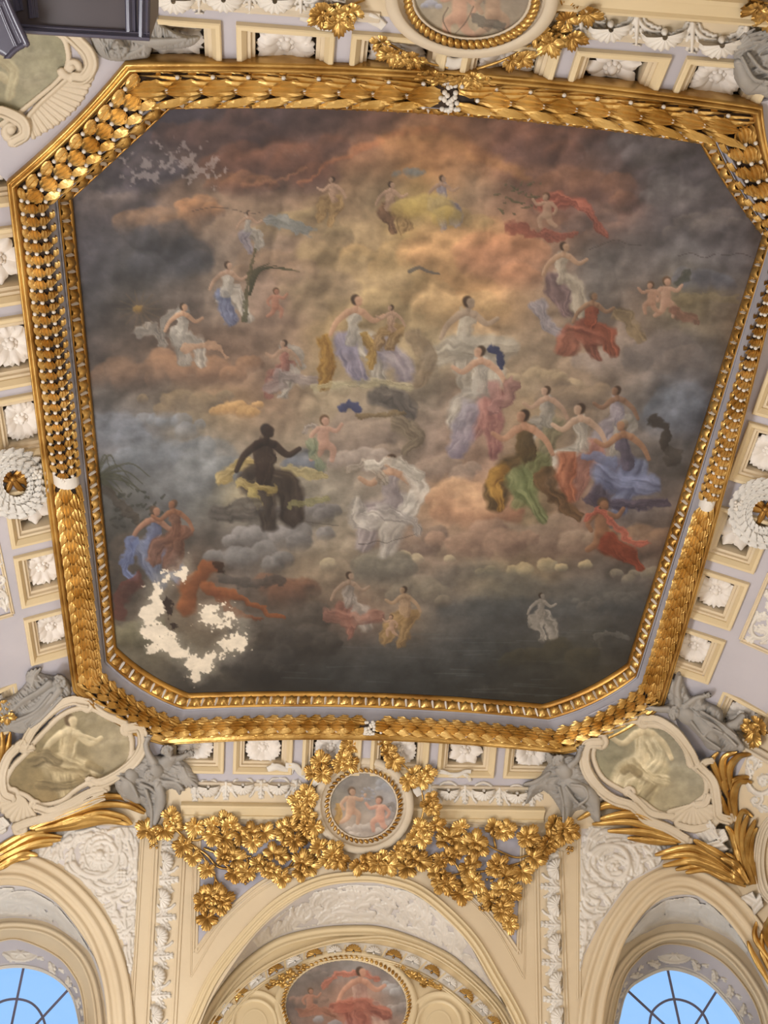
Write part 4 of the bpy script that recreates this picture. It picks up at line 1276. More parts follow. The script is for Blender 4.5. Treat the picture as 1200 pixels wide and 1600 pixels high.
    c.putto(1040, 460, 1.5, ('c4a088', '8a6a58'), flip=1); c.putto(1018, 462, 1.2, ('b8947c', '80604e'), flip=-1)
    c.stroke([(1060, 440), (1072, 432), (1076, 424)], 9, 7, '5c5c50', '3e4038', .8, folds=2); c.stroke([(1055, 485), (1075, 495), (1090, 500)], 11, 6, '8c6454', '64483e', .8, folds=2)
    c.stroke([(1060, 470), (1100, 465), (1150, 468)], 10, 8, '988868', '74674e', .6)
    c.figure(855, 640, 1.4, ('b89a84', '7c6454'), gr, ('8c8468', '5c5644'), flip=-1); c.figure(965, 640, 1.4, ('a07c64', '5c4638'), lv, gr, flip=-1, hair='4c382c')
    c.figure(908, 675, 1.7, ('ccb098', '8c705c'), wh, pk, flip=-1); c.figure(820, 690, 1.9, ('c89c80', '84604a'), ('6c5838', '3c301f'), gn, flip=-1, hair='2c211b', pose=0)
    c.stroke([(780, 735), (770, 755), (785, 790)], 17, 8, 'b48c44', '6c4c24', .95, folds=3); c.stroke([(810, 745), (825, 775), (850, 805)], 24, 12, '8e9468', '525a38', .95, folds=4); c.stroke([(850, 745), (875, 780), (905, 810)], 17, 9, '76583c', '40301f', .9, folds=3)
    c.stroke([(885, 725), (880, 750), (890, 775)], 20, 14, 'b87454', '744432', .95, folds=3)
    c.figure(975, 700, 1.7, ('b08868', '6c4c3a'), ('6c6474', '3f3a48'), bl, flip=-1, hair='b0a490'); c.stroke([(945, 740), (975, 752), (1020, 760)], 24, 18, '8890b0', '50546e', .95, folds=4); c.stroke([(920, 780), (980, 790), (1040, 785)], 11, 9, '5c5260', '38323f', .9, folds=3); c.stroke([(915, 715), (940, 715), (960, 725)], 9, 10, '8088a8', '545a74', .9)
    c.stroke([(1020, 655), (1040, 670), (1038, 700)], 10, 9, '4c443e', '2c2824', .9); c.stroke([(1045, 705), (1060, 715), (1045, 720)], 10, 8, '57504a', '38332f', .8)
    c.putto(940, 815, 2.0, ('a87c5c', '5c4030'), flip=1); c.stroke([(915, 810), (940, 800), (985, 845), (1010, 848)], 6, 8, 'c06c58', '84463a', .9, folds=2); c.stroke([(950, 850), (980, 865), (1000, 888)], 19, 7, 'a04c38', '64301f', .95, folds=2)
    c.figure(612, 760, 1.9, ('c8a488', '84644e'), ('a49a98', '6c6264'), ('c4bcb0', '86807a'), flip=-1, hair='4a3626'); c.stroke([(545, 735), (575, 725), (600, 750)], 6, 9, 'b0a494', '746a5e', .9, folds=3)
    c.stroke([(560, 790), (555, 810), (590, 815)], 14, 16, 'c4bcb0', '827c76', .92, folds=3); c.stroke([(640, 735), (655, 760), (640, 790)], 14, 18, 'ccc4b8', '8a847c', .92, folds=3); c.stroke([(600, 800), (635, 810), (650, 830)], 15, 10, 'b4aca4', '746e6a', .92, folds=3); c.stroke([(575, 728), (620, 722), (655, 745)], 8, 10, 'c8c0b2', '8c857a', .9, folds=2)
    c.stroke([(350, 750), (365, 730), (390, 728)], 14, 14, 'c8b078', '84703f', .92, folds=3); c.stroke([(450, 735), (480, 740), (505, 748)], 12, 7, 'b8a878', '7c704c', .9, folds=2)
    c.figure(415, 715, 2.0, ('4c3c34', '1f1815'), ('4c4038', '241d1a'), ('584c44', '2c2622'), flip=1, hair='2c2628', pose=2); c.stroke([(375, 755), (400, 760), (425, 765)], 10, 8, 'c4b078', '84723f', .92, folds=2); c.stroke([(395, 770), (400, 785), (405, 795)], 9, 6, 'b4a468', '74683c', .9, folds=2); c.stroke([(455, 790), (480, 785), (510, 778)], 8, 6, '9a9468', '686440', .8, folds=2)
    c.stroke([(340, 800), (370, 800), (400, 795)], 16, 18, '6c6660', '443f3c', .85, folds=3)
    c.figure(240, 830, 1.5, ('b88a70', '6c4c3c'), bl, ('8890a8', '50566c'), flip=1, hair='6c5644'); c.figure(272, 815, 1.3, ('a87858', '604030'), ('8c6450', '54382c'), flip=-1, hair='7c5c44'); c.stroke([(205, 850), (195, 885), (205, 905)], 13, 8, '808cb0', '4e587c', .92, folds=3)
    c.stroke([(215, 905), (190, 930), (185, 955)], 10, 16, '74443a', '4c302a', .85)
    # reclining brown figure on the rock
    c.stroke([(290, 945), (300, 910), (325, 890)], 20, 13, SKD[0], SKD[1], .95); c.stroke([(325, 915), (355, 930), (395, 945), (440, 966)], 14, 4, SKD[0], SKD[1], .95); c.stroke([(335, 925), (370, 960), (410, 968)], 9, 4, '94583a', '50301f', .9); c.stroke([(340, 885), (345, 890)], 9, 8, '4c3424', '241812', .95)
    c.stroke([(345, 905), (390, 912), (440, 908)], 10, 8, '5c5650', '3c3836', .8)
    c.figure(545, 925, 1.2, ('b09884', '746050'), ('a49a90', '6c645e'), ('a47464', '6c4a42'), flip=1); c.figure(632, 945, 1.1, ('b09678', '745e4a'), oc, flip=-1, pose=2); c.stroke([(520, 960), (560, 968), (590, 960)], 16, 12, 'a07464', '6a4a42', .85, folds=3); c.putto(612, 975, .8, SKP, flip=-1)
    c.figure(845, 950, .9, ('a8a096', '6c665e'), gr, flip=1, pose=2); c.stroke([(930, 995), (955, 990), (980, 996)], 6, 5, '8a8880', '5a5854', .6)
    # rubble and fold accents: overall brush grain
    g = fbm(X, Y, 26, 5, 77, .62)-.5
    g2 = fbm(X*1.0, Y*3.0, 40, 4, 78, .6)-.5
    c.C *= (1+.30*g+.14*g2)[..., None]
    # flaking: losses down to the white plaster at the lower left, specks at the upper left
    n1 = fbm(X, Y, 40, 6, 91, .7); n2 = fbm(X, Y, 9, 3, 92, .6)
    def ring(pts, r):
        p = smooth_path(pts, step=6.0); d = np.full(X.shape, 1e9)
        for q in p: d = np.minimum(d, np.hypot(X-q[0], Y-q[1]))
        return np.clip(1-d/r, 0, 1)
    w = np.maximum(ring([(285, 888), (250, 915), (238, 950), (236, 985), (270, 1010), (310, 1040), (350, 1020), (378, 990), (365, 965), (325, 960)], 34), ring([(290, 1030), (310, 1055)], 26)*.9)
    halo = np.clip(w*1.5+(n1-.5)*1.4-.25, 0, 1)
    c.C = c.C*(1-.6*halo[..., None])+hx('a9a394')*.6*halo[..., None]
    loss = np.clip((w+(n1-.5)*1.9+(n2-.5)*1.5-.62)*8, 0, 1)*(w > .03)
    loss = loss[..., None]
    c.C = c.C*(1-loss)+hx('e0d3bd')*loss
    dk = np.clip((ring([(262, 940), (275, 975)], 18)+(n2-.5)*1.6-.75)*6, 0, 1)[..., None]*(w[..., None] > .05)
    c.C = c.C*(1-dk)+hx('3a2c26')*dk
    w = ring([(220, 270), (270, 255), (320, 262)], 46)
    fl = (np.clip((w*.8+(n1-.5)*1.0+(n2-.5)*2.1-.66)*5, 0, 1)*(w > .02))[..., None]
    c.C = c.C*(1-fl*.55)+hx('a89c98')*fl*.55
    # hairline cracks
    for k in range(5):
        x0, y0 = [(300, 330), (560, 850), (920, 390), (1060, 400), (430, 800)][k]
        pts = [(x0, y0)]
        for q in range(6): pts.append((pts[-1][0]+rng.uniform(10, 22), pts[-1][1]+rng.uniform(-7, 9)))
        c.stroke(pts, .9, .7, '4c4440', '3c3634', .5)
    lum = c.C.mean(-1, keepdims=True)
    c.C = lum+(c.C-lum)*.84
    c.C = (c.C-.44)*1.14+.425
    c.C = np.where(c.C > 0, np.clip(c.C, 0, 1), 0)
    return np.clip(c.C, .02, .95)

PAINT_GAIN = 0.80
def painted(name, P, F, rgb, parent=None, m=None, gain=None):
    me = mesh_of(name, to_world(P), F, m or M_PAINT, smooth=True)
    a = me.color_attributes.new('paint', 'FLOAT_COLOR', 'POINT')
    l = np.where(rgb <= .04045, rgb/12.92, ((rgb+.055)/1.055)**2.4)*(gain or PAINT_GAIN)
    buf = np.ones((len(rgb), 4), np.float32); buf[:, :3] = np.clip(l, 0, .95)
    a.data.foreach_set('color', buf.ravel())
    return add(name, me, parent)

# the panel: a shallow vaulted sheet cut to the octagon
nx, ny = 640, 660
gx = np.linspace(X0-AH-.008, X0+AH+.008, nx); gy = np.linspace(Y0-BH-.02, Y0+BH+.012, ny)
GX, GY = np.meshgrid(gx, gy)
inner = np.concatenate([FE[i][0][:-1] for i in range(8)])[:, :2]
cen = inner.mean(0)
big = cen+(inner-cen)*1.006
GZ = np.full(GX.shape, 1.0005)
ins = inside(GX, GY, big)
fc = ins[:-1, :-1] & ins[1:, :-1] & ins[:-1, 1:] & ins[1:, 1:]
use = np.zeros_like(ins); use[:-1, :-1] |= fc; use[1:, :-1] |= fc; use[:-1, 1:] |= fc; use[1:, 1:] |= fc
idx = -np.ones(GX.shape, int); idx[use] = np.arange(use.sum())
PP = np.stack([GX[use], GY[use], GZ[use]], 1)
FF = np.stack([idx[:-1, :-1][fc], idx[:-1, 1:][fc], idx[1:, 1:][fc], idx[1:, :-1][fc]], 1)
qx, qy = proj(PP)
ceiling_painting = painted('ceiling_painting', PP, FF, paint_ceiling(qx, qy))
tag(ceiling_painting, 'vast flaking ceiling painting of clouds and draped figures inside the gold frame', 'painting')

# ================================================================== CARVED ORNAMENT
def pz(lst, k, ox, oy):
    return [(a/k+ox, b/k+oy) for a, b in lst]

def shell_geo(nr=6, na=33, ribs=9, spread=100):
    V, F = [], []
    for i in range(nr):
        r = .12+.88*i/(nr-1)
        for j in range(na):
            t = -spread+2*spread*j/(na-1)
            a = math.radians(t)
            ph = (j/(na-1))*ribs*2*PI
            rr = r*(1+.05*math.cos(ph)*(i/(nr-1)))
            z = .10+.42*math.sin(min(1, .25+.75*(1-r)+.2)*PI/2)*(.55+.45*math.cos(a*.6))+.075*math.cos(ph)*r
            if i == nr-1: z *= .45
            V.append((rr*math.sin(a), rr*math.cos(a)-.18, z))
    for i in range(nr-1):
        for j in range(na-1):
            F.append((i*na+j, i*na+j+1, (i+1)*na+j+1, (i+1)*na+j))
    n = len(V)
    V += [(v[0]*1.02, v[1], -.02) for v in V[(nr-1)*na:]]
    for j in range(na-1): F.append(((nr-1)*na+j, (nr-1)*na+j+1, n+j+1, n+j))
    b = BALL[0]*np.array([.17, .17, .2])+np.array([0, -.18, .12])
    return join([(np.array(V), F), (b, BALL[1])])
SHELL = shell_geo()
me_shell = mesh_of('shell', SHELL[0], SHELL[1], M_WHITE)
me_gshell = mesh_of('gilded_shell', SHELL[0], SHELL[1], M_GOLD)

def frieze(name, label, spots, R, ang, gaps, gap_dir, group=None, box=None, ring=True, lsz=1.0):
    """run of shells with curling acanthus between them"""
    P = hits(np.array(spots[len(spots)//2][0]), np.array(spots[len(spots)//2][1]))[0]
    t = thing(name, label, 'frieze', P, group)
    xs = [q[0] for q in spots+gaps]; ys = [q[1] for q in spots+gaps]
    f = Field(min(xs)-R*2.4, min(ys)-R*2.4, max(xs)+R*2.4, max(ys)+R*2.4, 1.15)
    for i, (x, y) in enumerate(spots):
        add('shell', me_shell, t, pose(x-R*.35*math.cos(math.radians(ang)), y+R*.35*math.sin(math.radians(ang)), ang, R*1.2, h=4.0))
        if ring:
            a0 = ang
            c = [(x+R*1.22*math.cos(math.radians(a0+q)), y-R*1.22*math.sin(math.radians(a0+q))) for q in range(40, 321, 28)]
            f.stroke(c, R*.13, R*.13, h=.9, base=R*.05)
    for x, y in gaps:
        d = gap_dir
        bx, by = x-math.cos(math.radians(d))*R*.95, y+math.sin(math.radians(d))*R*.95
        f.leaf(bx, by, d, R*1.9*lsz, R*.8*lsz, 0, h=.8, n=4, base=R*.06)
        for sg in (-1, 1):
            f.leaf(bx, by, d+sg*28, R*1.7*lsz, R*.85*lsz, curl=sg*80, h=.75, n=4)
            q = math.radians(d+sg*90)
            f.stroke([(bx, by), (bx+math.cos(q)*R*.4, by-math.sin(q)*R*.4), (bx+math.cos(q)*R*.55+math.cos(math.radians(d))*R*.9, by-math.sin(q)*R*.55-math.sin(math.radians(d))*R*.9)], R*.1, R*.16, h=.9)
    part('acanthus_leaves', f.geo(hs=1.5, clip=box), M_WHITE, t)
    return t
frieze('shell_frieze', 'white scallop shell frieze left of the far putti roundel', [(326, 1234), (380, 1231), (436, 1231)], 14, -90, [(353, 1236), (408, 1234), (463, 1234), (305, 1238)], -90, 'horizontal shell friezes', [(298, 1219), (486, 1214), (486, 1249), (298, 1252)])
frieze('shell_frieze', 'white scallop shell frieze right of the far putti roundel', [(700, 1239), (755, 1240), (807, 1244)], 14, -90, [(727, 1242), (781, 1245), (832, 1248), (672, 1240)], -90, 'horizontal shell friezes', [(648, 1216), (848, 1224), (848, 1260), (648, 1255)])
frieze('shell_frieze', 'white acanthus and shell frieze left of the near roundel at the top edge', [(272, 0), (350, -2), (430, 0)], 23, -90, [(235, 0), (311, -1), (390, 0), (470, 0), (510, 4)], -90, 'friezes at the near end', [(225, -40), (540, -40), (540, 22), (225, 22)], ring=False, lsz=1.15)
frieze('shell_frieze', 'white acanthus and shell frieze right of the near roundel', [(953, 44), (1037, 56), (1126, 68)], 24, -92, [(908, 34), (995, 48), (1082, 60), (1166, 66)], -92, 'friezes at the near end', [(876, -10), (1210, 30), (1210, 95), (1120, 88), (1000, 72), (876, 52)], ring=False, lsz=1.15)
PIL_L = [(263, 1346), (259, 1404), (255, 1463), (251, 1525), (247, 1586), (243, 1650)]
PIL_R = [(862, 1357), (862, 1414), (863, 1475), (865, 1534), (867, 1590), (868, 1650)]
mid = lambda p: [((a[0]+b[0])/2, (a[1]+b[1])/2) for a, b in zip(p[:-1], p[1:])]
frieze('shell_pilaster', 'upright white shell and acanthus strip left of the central arch', PIL_L, 13.5, 8, [(q[0]+2, q[1]) for q in mid(PIL_L)]+[(266, 1322)], 4, 'upright shell strips', [(254, 1308), (284, 1308), (266, 1660), (228, 1660)], lsz=1.1)
frieze('shell_pilaster', 'upright white shell and acanthus strip right of the central arch', PIL_R, 13.5, 172, [(q[0]-1, q[1]) for q in mid(PIL_R)]+[(860, 1335)], 176, 'upright shell strips', [(842, 1318), (873, 1318), (884, 1660), (850, 1660)], lsz=1.1)

# ------------------------------------------------------------------ carved scroll panels
def fill(f, poly, c, n, L, W, sg=1, seed=1):
    g = np.random.default_rng(seed)
    p = np.asarray(poly, float); x0, y0 = p.min(0); x1, y1 = p.max(0)
    placed = []
    for _ in range(n*30):
        x, y = g.uniform(x0, x1), g.uniform(y0, y1)
        if not inside(np.array([x]), np.array([y]), p)[0]: continue
        if any((x-a)**2+(y-b)**2 < (W*.75)**2 for a, b in placed): continue
        placed.append((x, y))
        a = math.degrees(math.atan2(-(y-c[1]), x-c[0]))+sg*70+g.uniform(-25, 25)
        q = math.radians(a)
        f.leaf(x-math.cos(q)*L*.4, y+math.sin(q)*L*.4, a, L*g.uniform(.8, 1.15), W, sg*g.uniform(30, 70), h=.62, n=4)
        if len(placed) >= n: break

def ruled(pb, pc):
    """surface strung between an arch on the cove and the arch on the wall below it"""
    pb, pc = np.asarray(pb, float), np.asarray(pc, float)
    ob, oc = np.argsort(pb[:, 0]), np.argsort(pc[:, 0])
    def f(x, y, h=0.0):
        x = np.asarray(x, float); y = np.asarray(y, float)
        yb = np.interp(x, pb[ob, 0], pb[ob, 1]); yc = np.interp(x, pc[oc, 0], pc[oc, 1])
        yc = np.maximum(yc, yb+.5)
        PB = hits(x, yb)[0]; PC = HIT_WALL(x, yc)[0]
        k = np.clip((y-yb)/(yc-yb), -.1, 1.1)
        zb, zc = PB @ _fw, PC @ _fw
        l = (k*zb/(zc*(1-k)+k*zb))[..., None]
        P = PB+l*(PC-PB)
        return P-P/np.linalg.norm(P, axis=-1, keepdims=True)*(np.asarray(h)+.0012)[..., None], 0
    return f
f = Field(-30, 1285, 222, 1540)
f.spiral(156, 1334, 44, 1.15, 200, 1, 5, leaves=10, flower=False)
for i in range(8):
    a = 45*i
    f.leaf(156+5*math.cos(math.radians(a)), 1334-5*math.sin(math.radians(a)), a, 21, 17, 25, h=.7, n=3)
f.ell(156, 1334, 7, 7, 0, .9, 3)
f.spiral(100, 1304, 20, 1.0, 0, -1, 3.2, leaves=6)
f.spiral(183, 1376, 16, 1.0, 90, -1, 3, leaves=6); f.spiral(199, 1402, 14, 1.0, 200, 1, 3, leaves=5)
f.stroke([(120, 1370), (160, 1392), (178, 1410), (180, 1430), (195, 1450)], 4, 3, .9)
for x, y, a, L in ((196, 1420, -95, 46), (182, 1425, -70, 40), (203, 1460, -95, 50), (206, 1340, 100, 44), (200, 1310, 90, 30), (120, 1300, 10, 44), (60, 1318, 160, 40), (30, 1322, 175, 34), (196, 1480, -85, 40), (208, 1380, -80, 30), (130, 1350, -120, 30), (170, 1300, 20, 34), (20, 1300, 190, 30)):
    f.leaf(x, y, a, L, 17, 30, h=.75, n=4)
for i in range(9): f.ell(185+5*(i % 3), 1362+5*(i//3), 3, 3, 0, 1, 2)
CL_ = [(-30, 1350), (40, 1331), (82, 1345), (125, 1373), (160, 1412), (182, 1452), (197, 1497), (203, 1538), (209, 1500), (218, 1292), (60, 1292), (-30, 1318)]
fill(f, CL_, (156, 1334), 60, 27, 18, 1, 3)
o = part('scroll_carving', f.geo(HIT_COVE, hs=1.35, clip=[(-30, 1350), (40, 1331), (82, 1345), (125, 1373), (160, 1412), (182, 1452), (197, 1497), (203, 1538), (209, 1500), (218, 1292), (60, 1292), (-30, 1318)]), M_WHITE)
tag(o, 'white carved acanthus scroll panel beside the left oval window arch', 'carving', 'acanthus spandrels')
f = Field(900, 1280, 1060, 1540)
f.spiral(958, 1352, 38, 1.25, 150, -1, 5, leaves=11, flower=True)
f.spiral(928, 1408, 22, 1.0, 60, 1, 4, leaves=7)
f.stroke([(958, 1390), (940, 1388), (918, 1380), (910, 1350)], 4, 3, .9); f.stroke([(935, 1430), (915, 1450), (912, 1490)], 5, 3, .9)
for x, y, a, L in ((915, 1330, 80, 44), (925, 1310, 40, 40), (990, 1320, 10, 40), (1005, 1345, 20, 40), (985, 1372, -60, 34), (915, 1440, -85, 50), (925, 1440, -70, 40), (912, 1480, -90, 40), (918, 1370, 120, 28), (960, 1300, 20, 36), (945, 1400, -50, 30), (1020, 1330, 60, 26), (910, 1400, 100, 34)):
    f.leaf(x, y, a, L, 17, -30, h=.75, n=4)
CL_ = [(906, 1522), (911, 1492), (936, 1441), (982, 1376), (1030, 1351), (1044, 1325), (1030, 1300), (907, 1290)]
fill(f, CL_, (958, 1352), 48, 27, 18, -1, 4)
o = part('scroll_carving', f.geo(HIT_COVE, hs=1.35, clip=[(906, 1522), (911, 1492), (936, 1441), (982, 1376), (1030, 1351), (1044, 1325), (1030, 1300), (907, 1290)]), M_WHITE)
tag(o, 'white carved acanthus scroll panel beside the right oval window arch', 'carving', 'acanthus spandrels')
f = Field(1155, 1165, 1215, 1275)
f.spiral(1192, 1222, 24, 1.1, 180, 1, 4, leaves=8); f.spiral(1180, 1250, 13, 1.0, 60, -1, 3, leaves=5)
for x, y, a in ((1170, 1185, 20), (1180, 1200, 60), (1185, 1260, -30), (1172, 1215, 100)): f.leaf(x, y, a, 26, 15, 30, h=.75, n=3)
o = part('scroll_carving', f.geo(hits, clip=[(1166, 1178), (1215, 1185), (1215, 1268), (1185, 1270), (1164, 1240)]), M_WHITE)
tag(o, 'white carved acanthus scroll at the right picture edge above the gilded fronds', 'carving', 'acanthus spandrels')
for bx, lb, spots in (([(1162, 1001), (1202, 908), (1212, 908), (1212, 1022)], 'white acanthus relief in a sunk panel on the right flank', [(1190, 985, 20, 1), (1205, 945, 18, -1)]),
                      ([(-12, 850), (3, 868), (17, 955), (-12, 962)], 'white acanthus relief in a sunk panel at the left picture edge', [(0, 905, 16, 1), (4, 940, 13, -1)])):
    x0 = min(q[0] for q in bx); x1 = max(q[0] for q in bx); y0 = min(q[1] for q in bx); y1 = max(q[1] for q in bx)
    f = Field(x0, y0, x1, y1, 1.1)
    for x, y, r, sg in spots:
        f.spiral(x, y, r, 1.1, 120, sg, 3.2, leaves=8)
    for q in range(14): f.leaf(rng.uniform(x0, x1), rng.uniform(y0, y1), rng.uniform(0, 360), 20, 12, 40, n=3)
    o = part('scroll_carving', f.geo(hits, clip=bx), M_WHITE); tag(o, lb, 'carving', 'flank reliefs')
line([(1157, 1000), (1202, 896)], .9); line([(1157, 1000), (1210, 1024)], .9); line([(-4, 846), (20, 960)], .8); line([(20, 960), (-4, 967)], .8)

H_CEN = ruled(sB, sC)
f = Field(318, 1380, 800, 1585, 1.15)
for sx in (-1, 1):
    c0 = 561
    X = lambda d: c0+sx*d
    f.spiral(X(86), 1423, 25, 1.3, 90 if sx > 0 else 90, -sx, 3.4, leaves=10, flower=True)
    f.spiral(X(148 if sx < 0 else 144), 1465, 19, 1.2, 60 if sx > 0 else 120, -sx, 3, leaves=8)
    f.stroke([(X(30), 1436), (X(52), 1440), (X(72), 1450), (X(100), 1452)], 3.2, 2.4, .9)
    f.stroke([(X(112), 1420), (X(132), 1438), (X(150), 1448)], 3, 2.2, .9)
    f.stroke([(X(8), 1402), (X(22), 1396), (X(38), 1402), (X(50), 1418), (X(42), 1432)], 4, 3, .9)
    f.spiral(X(46), 1398, 11, .9, 200 if sx > 0 else -20, sx, 2.6, leaves=5)
    for d, y, a, L in ((60, 1396, 30, 22), (64, 1448, -20, 24), (110, 1402, -20, 24), (118, 1448, -40, 26), (126, 1416, -10, 22), (172, 1470, -45, 22), (165, 1492, -50, 26), (182, 1500, -55, 28), (196, 1518, -55, 28), (208, 1534, -58, 26), (184, 1484, -30, 20), (216, 1552, -60, 22), (30, 1440, -40, 22)):
        f.leaf(X(d), y, a if sx > 0 else 180-a, L, 13, -sx*30, h=.75, n=4)
for i in range(9): f.stroke([(561, 1416), (561+34*math.sin(math.radians(-64+16*i)), 1416-22*math.cos(math.radians(-64+16*i)))], 1.6, 2.8, 1.0)
f.stroke([(530, 1388), (545, 1383), (561, 1381), (577, 1383), (592, 1388)], 2.5, 2.5, .9)
f.stroke([(540, 1428), (561, 1430), (583, 1428)], 5, 5, .8); f.stroke([(545, 1438), (561, 1439), (578, 1438)], 4, 4, .8)
CL_ = np.concatenate([resamp(np.array(ARCH_B[1:-1])+[0, 6], 60), resamp(np.array(ARCH_C[1:-1])-[0, 6], 60)[::-1]])
fill(f, CL_, (561, 1500), 60, 22, 15, 1, 5)
o = part('crescent_carving', f.geo(H_CEN, hs=2.4, clip=np.concatenate([resamp(np.array(ARCH_B[1:-1])+[0, 5], 60), resamp(np.array(ARCH_C[1:-1])-[0, 5], 60)[::-1]])), M_WHITE)
tag(o, 'white carved crescent of scrolls and central shell over the middle lunette', 'carving', 'carved crescents')
for B_, C_, md, lb, x0, x1 in ((WL_B, WL_C, (32, 1412), 'left', -40, 165), (WR_B, WR_C, (1064, 1421), 'right', 950, 1215)):
    f = Field(x0, 1380, x1, 1560, 1.15)
    if lb == 'left':
        f.ell(md[0], md[1], 27, 17, 5, .10, .6); f.stroke(circle_px(md[0], md[1], 27, 17, 20), 2.6, 2.6, .9)
        for i in range(9): f.stroke([md, (md[0]+20*math.cos(i*.7), md[1]+12*math.sin(i*.7))], .8, 3.4, 1.0, 1)
    else:
        f.poly([(1064, 1442), (1046, 1428), (1042, 1412), (1052, 1404), (1064, 1409), (1076, 1404), (1086, 1412), (1082, 1428)], 3, 6)
        f.stroke([(1064, 1444), (1043, 1428), (1040, 1410), (1052, 1402), (1064, 1406), (1076, 1402), (1089, 1411), (1085, 1428), (1064, 1444)], 2.2, 2.2, .9)
    for sx in (-1, 1):
        for i, (d, dy) in enumerate(((38, 6), (54, 14), (70, 26), (84, 40), (96, 56), (106, 74))):
            k_ = 1.0 if (lb == 'left') == (sx > 0) else .82
            x, y = md[0]+sx*d*k_, md[1]+dy*(1.0 if sx > 0 else 1.15)-4
            f.spiral(x, y, 11-.9*i, 1.0, 90*i, sx*(-1)**i, 2, leaves=5)
            f.leaf(x, y, (-25 if sx > 0 else 205)-sx*6*i, 20, 10, sx*20, n=3)
    CL_ = np.concatenate([resamp(np.array(B_[2:-2])+[0, 5], 50), resamp(np.array(C_[2:-2])-[0, 5], 50)[::-1]])
    fill(f, CL_, (md[0], md[1]+70), 30, 26, 19, 1, 6)
    o = part('crescent_carving', f.geo(ruled(B_, C_), hs=2.0, clip=np.concatenate([resamp(np.array(B_[2:-2])+[0, 4], 50), resamp(np.array(C_[2:-2])-[0, 4], 50)[::-1]])), M_WHITE)
    tag(o, 'white carved crescent of foliage over the %s oval window' % lb, 'carving', 'carved crescents')
# narrower foliage ring right round each window
def between(sa, sb):
    return np.concatenate([resamp(sa, 60), resamp(sb, 60)[::-1]])
H_RING = on_plane((0, 1, 0), WALLY+.044)
for sa, sb, md, lb in ((sLR2, sLG, (32, 1489), 'left'), (sRR2, sRG, (1054, 1492), 'right')):
    f = Field(md[0]-120, md[1]-25, md[0]+150, 1612, 1.2)
    f.ell(md[0], md[1], 26, 13, 0, .1, .5); f.stroke(circle_px(md[0], md[1], 26, 12, 20), 2, 2, .9)
    for i in range(6): f.stroke([md, (md[0]+14*math.cos(i*1.05), md[1]+7*math.sin(i*1.05))], 2.5, 1, .9, 2)
    ctr = (resamp(sa, 60)+resamp(sb, 60))/2
    for i in range(4, 56, 2):
        x, y = ctr[i]
        d = ctr[min(59, i+1)]-ctr[i-1]
        a = math.degrees(math.atan2(-d[1], d[0]))
        if abs(x-md[0]) > 26:
            f.leaf(x, y, a+(30 if i % 4 else -30), 17, 11, 50 if i % 4 else -50, n=3)
    rb = Vector((0, 1, 0))
    o = part('ring_carving', f.geo(H_RING, hs=1.3, clip=between(np.array(sa)+[0, 3], np.array(sb)-[0, 4])), M_WHITE)
    tag(o, 'white foliage band with medallion hugging the %s oval window' % lb, 'carving', 'window foliage bands')

# ------------------------------------------------------------------ roundels with painted putti
def tilt_plane(sgn, d, z, lean):
    n = np.array([0, sgn*math.cos(lean), math.sin(lean)])
    p = np.array([0, (YF+d) if sgn > 0 else (YN-d), z])
    return on_plane(n, float(p @ n)), n
H_RF, N_RF = tilt_plane(1, .0745, .9105, math.radians(45))
H_RN, N_RN = tilt_plane(-1, .070, .9185, math.radians(56))
def rings(cx, cy, lst, H, n=64, u=None, rot=0):
    V, F = [], []
    u = u or px_unit(cx, cy, H)
    for rx, ry, h in lst:
        p = circle_px(cx, cy, rx, ry, n, rot)
        V.append(H(p[:, 0], p[:, 1], np.full(n, h*u))[0])
    k = len(lst)
    V = np.concatenate(V)
    for i in range(k-1):
        for j in range(n):
            j2 = (j+1) % n
            F.append((i*n+j, i*n+j2, (i+1)*n+j2, (i+1)*n+j))
    return V, F
def paint_patch(name, outline, H, fn, parent, res=1.2, h=.4, gain=1.1):
    p = np.asarray(outline, float)
    x0, y0 = p.min(0)-2; x1, y1 = p.max(0)+2
    X, Y = np.meshgrid(np.arange(x0, x1, res), np.arange(y0, y1, res))
    ins = inside(X, Y, p)
    fc = ins[:-1, :-1] & ins[1:, :-1] & ins[:-1, 1:] & ins[1:, 1:]
    use = np.zeros_like(ins); use[:-1, :-1] |= fc; use[1:, :-1] |= fc; use[:-1, 1:] |= fc; use[1:, 1:] |= fc
    idx = -np.ones(X.shape, int); idx[use] = np.arange(use.sum())
    F = np.stack([idx[:-1, :-1][fc], idx[:-1, 1:][fc], idx[1:, 1:][fc], idx[1:, :-1][fc]], 1)
    P = H(X[use], Y[use], np.full(use.sum(), h*px_unit(*p.mean(0), H)))[0]
    return painted(name, P, F, fn(X[use], Y[use]), parent, gain=gain)
BEAD = ball(1.0, 8, 6)
me_bead = mesh_of('bead', BEAD[0]*np.array([.62, 1.0, .6]), BEAD[1], M_GOLD)
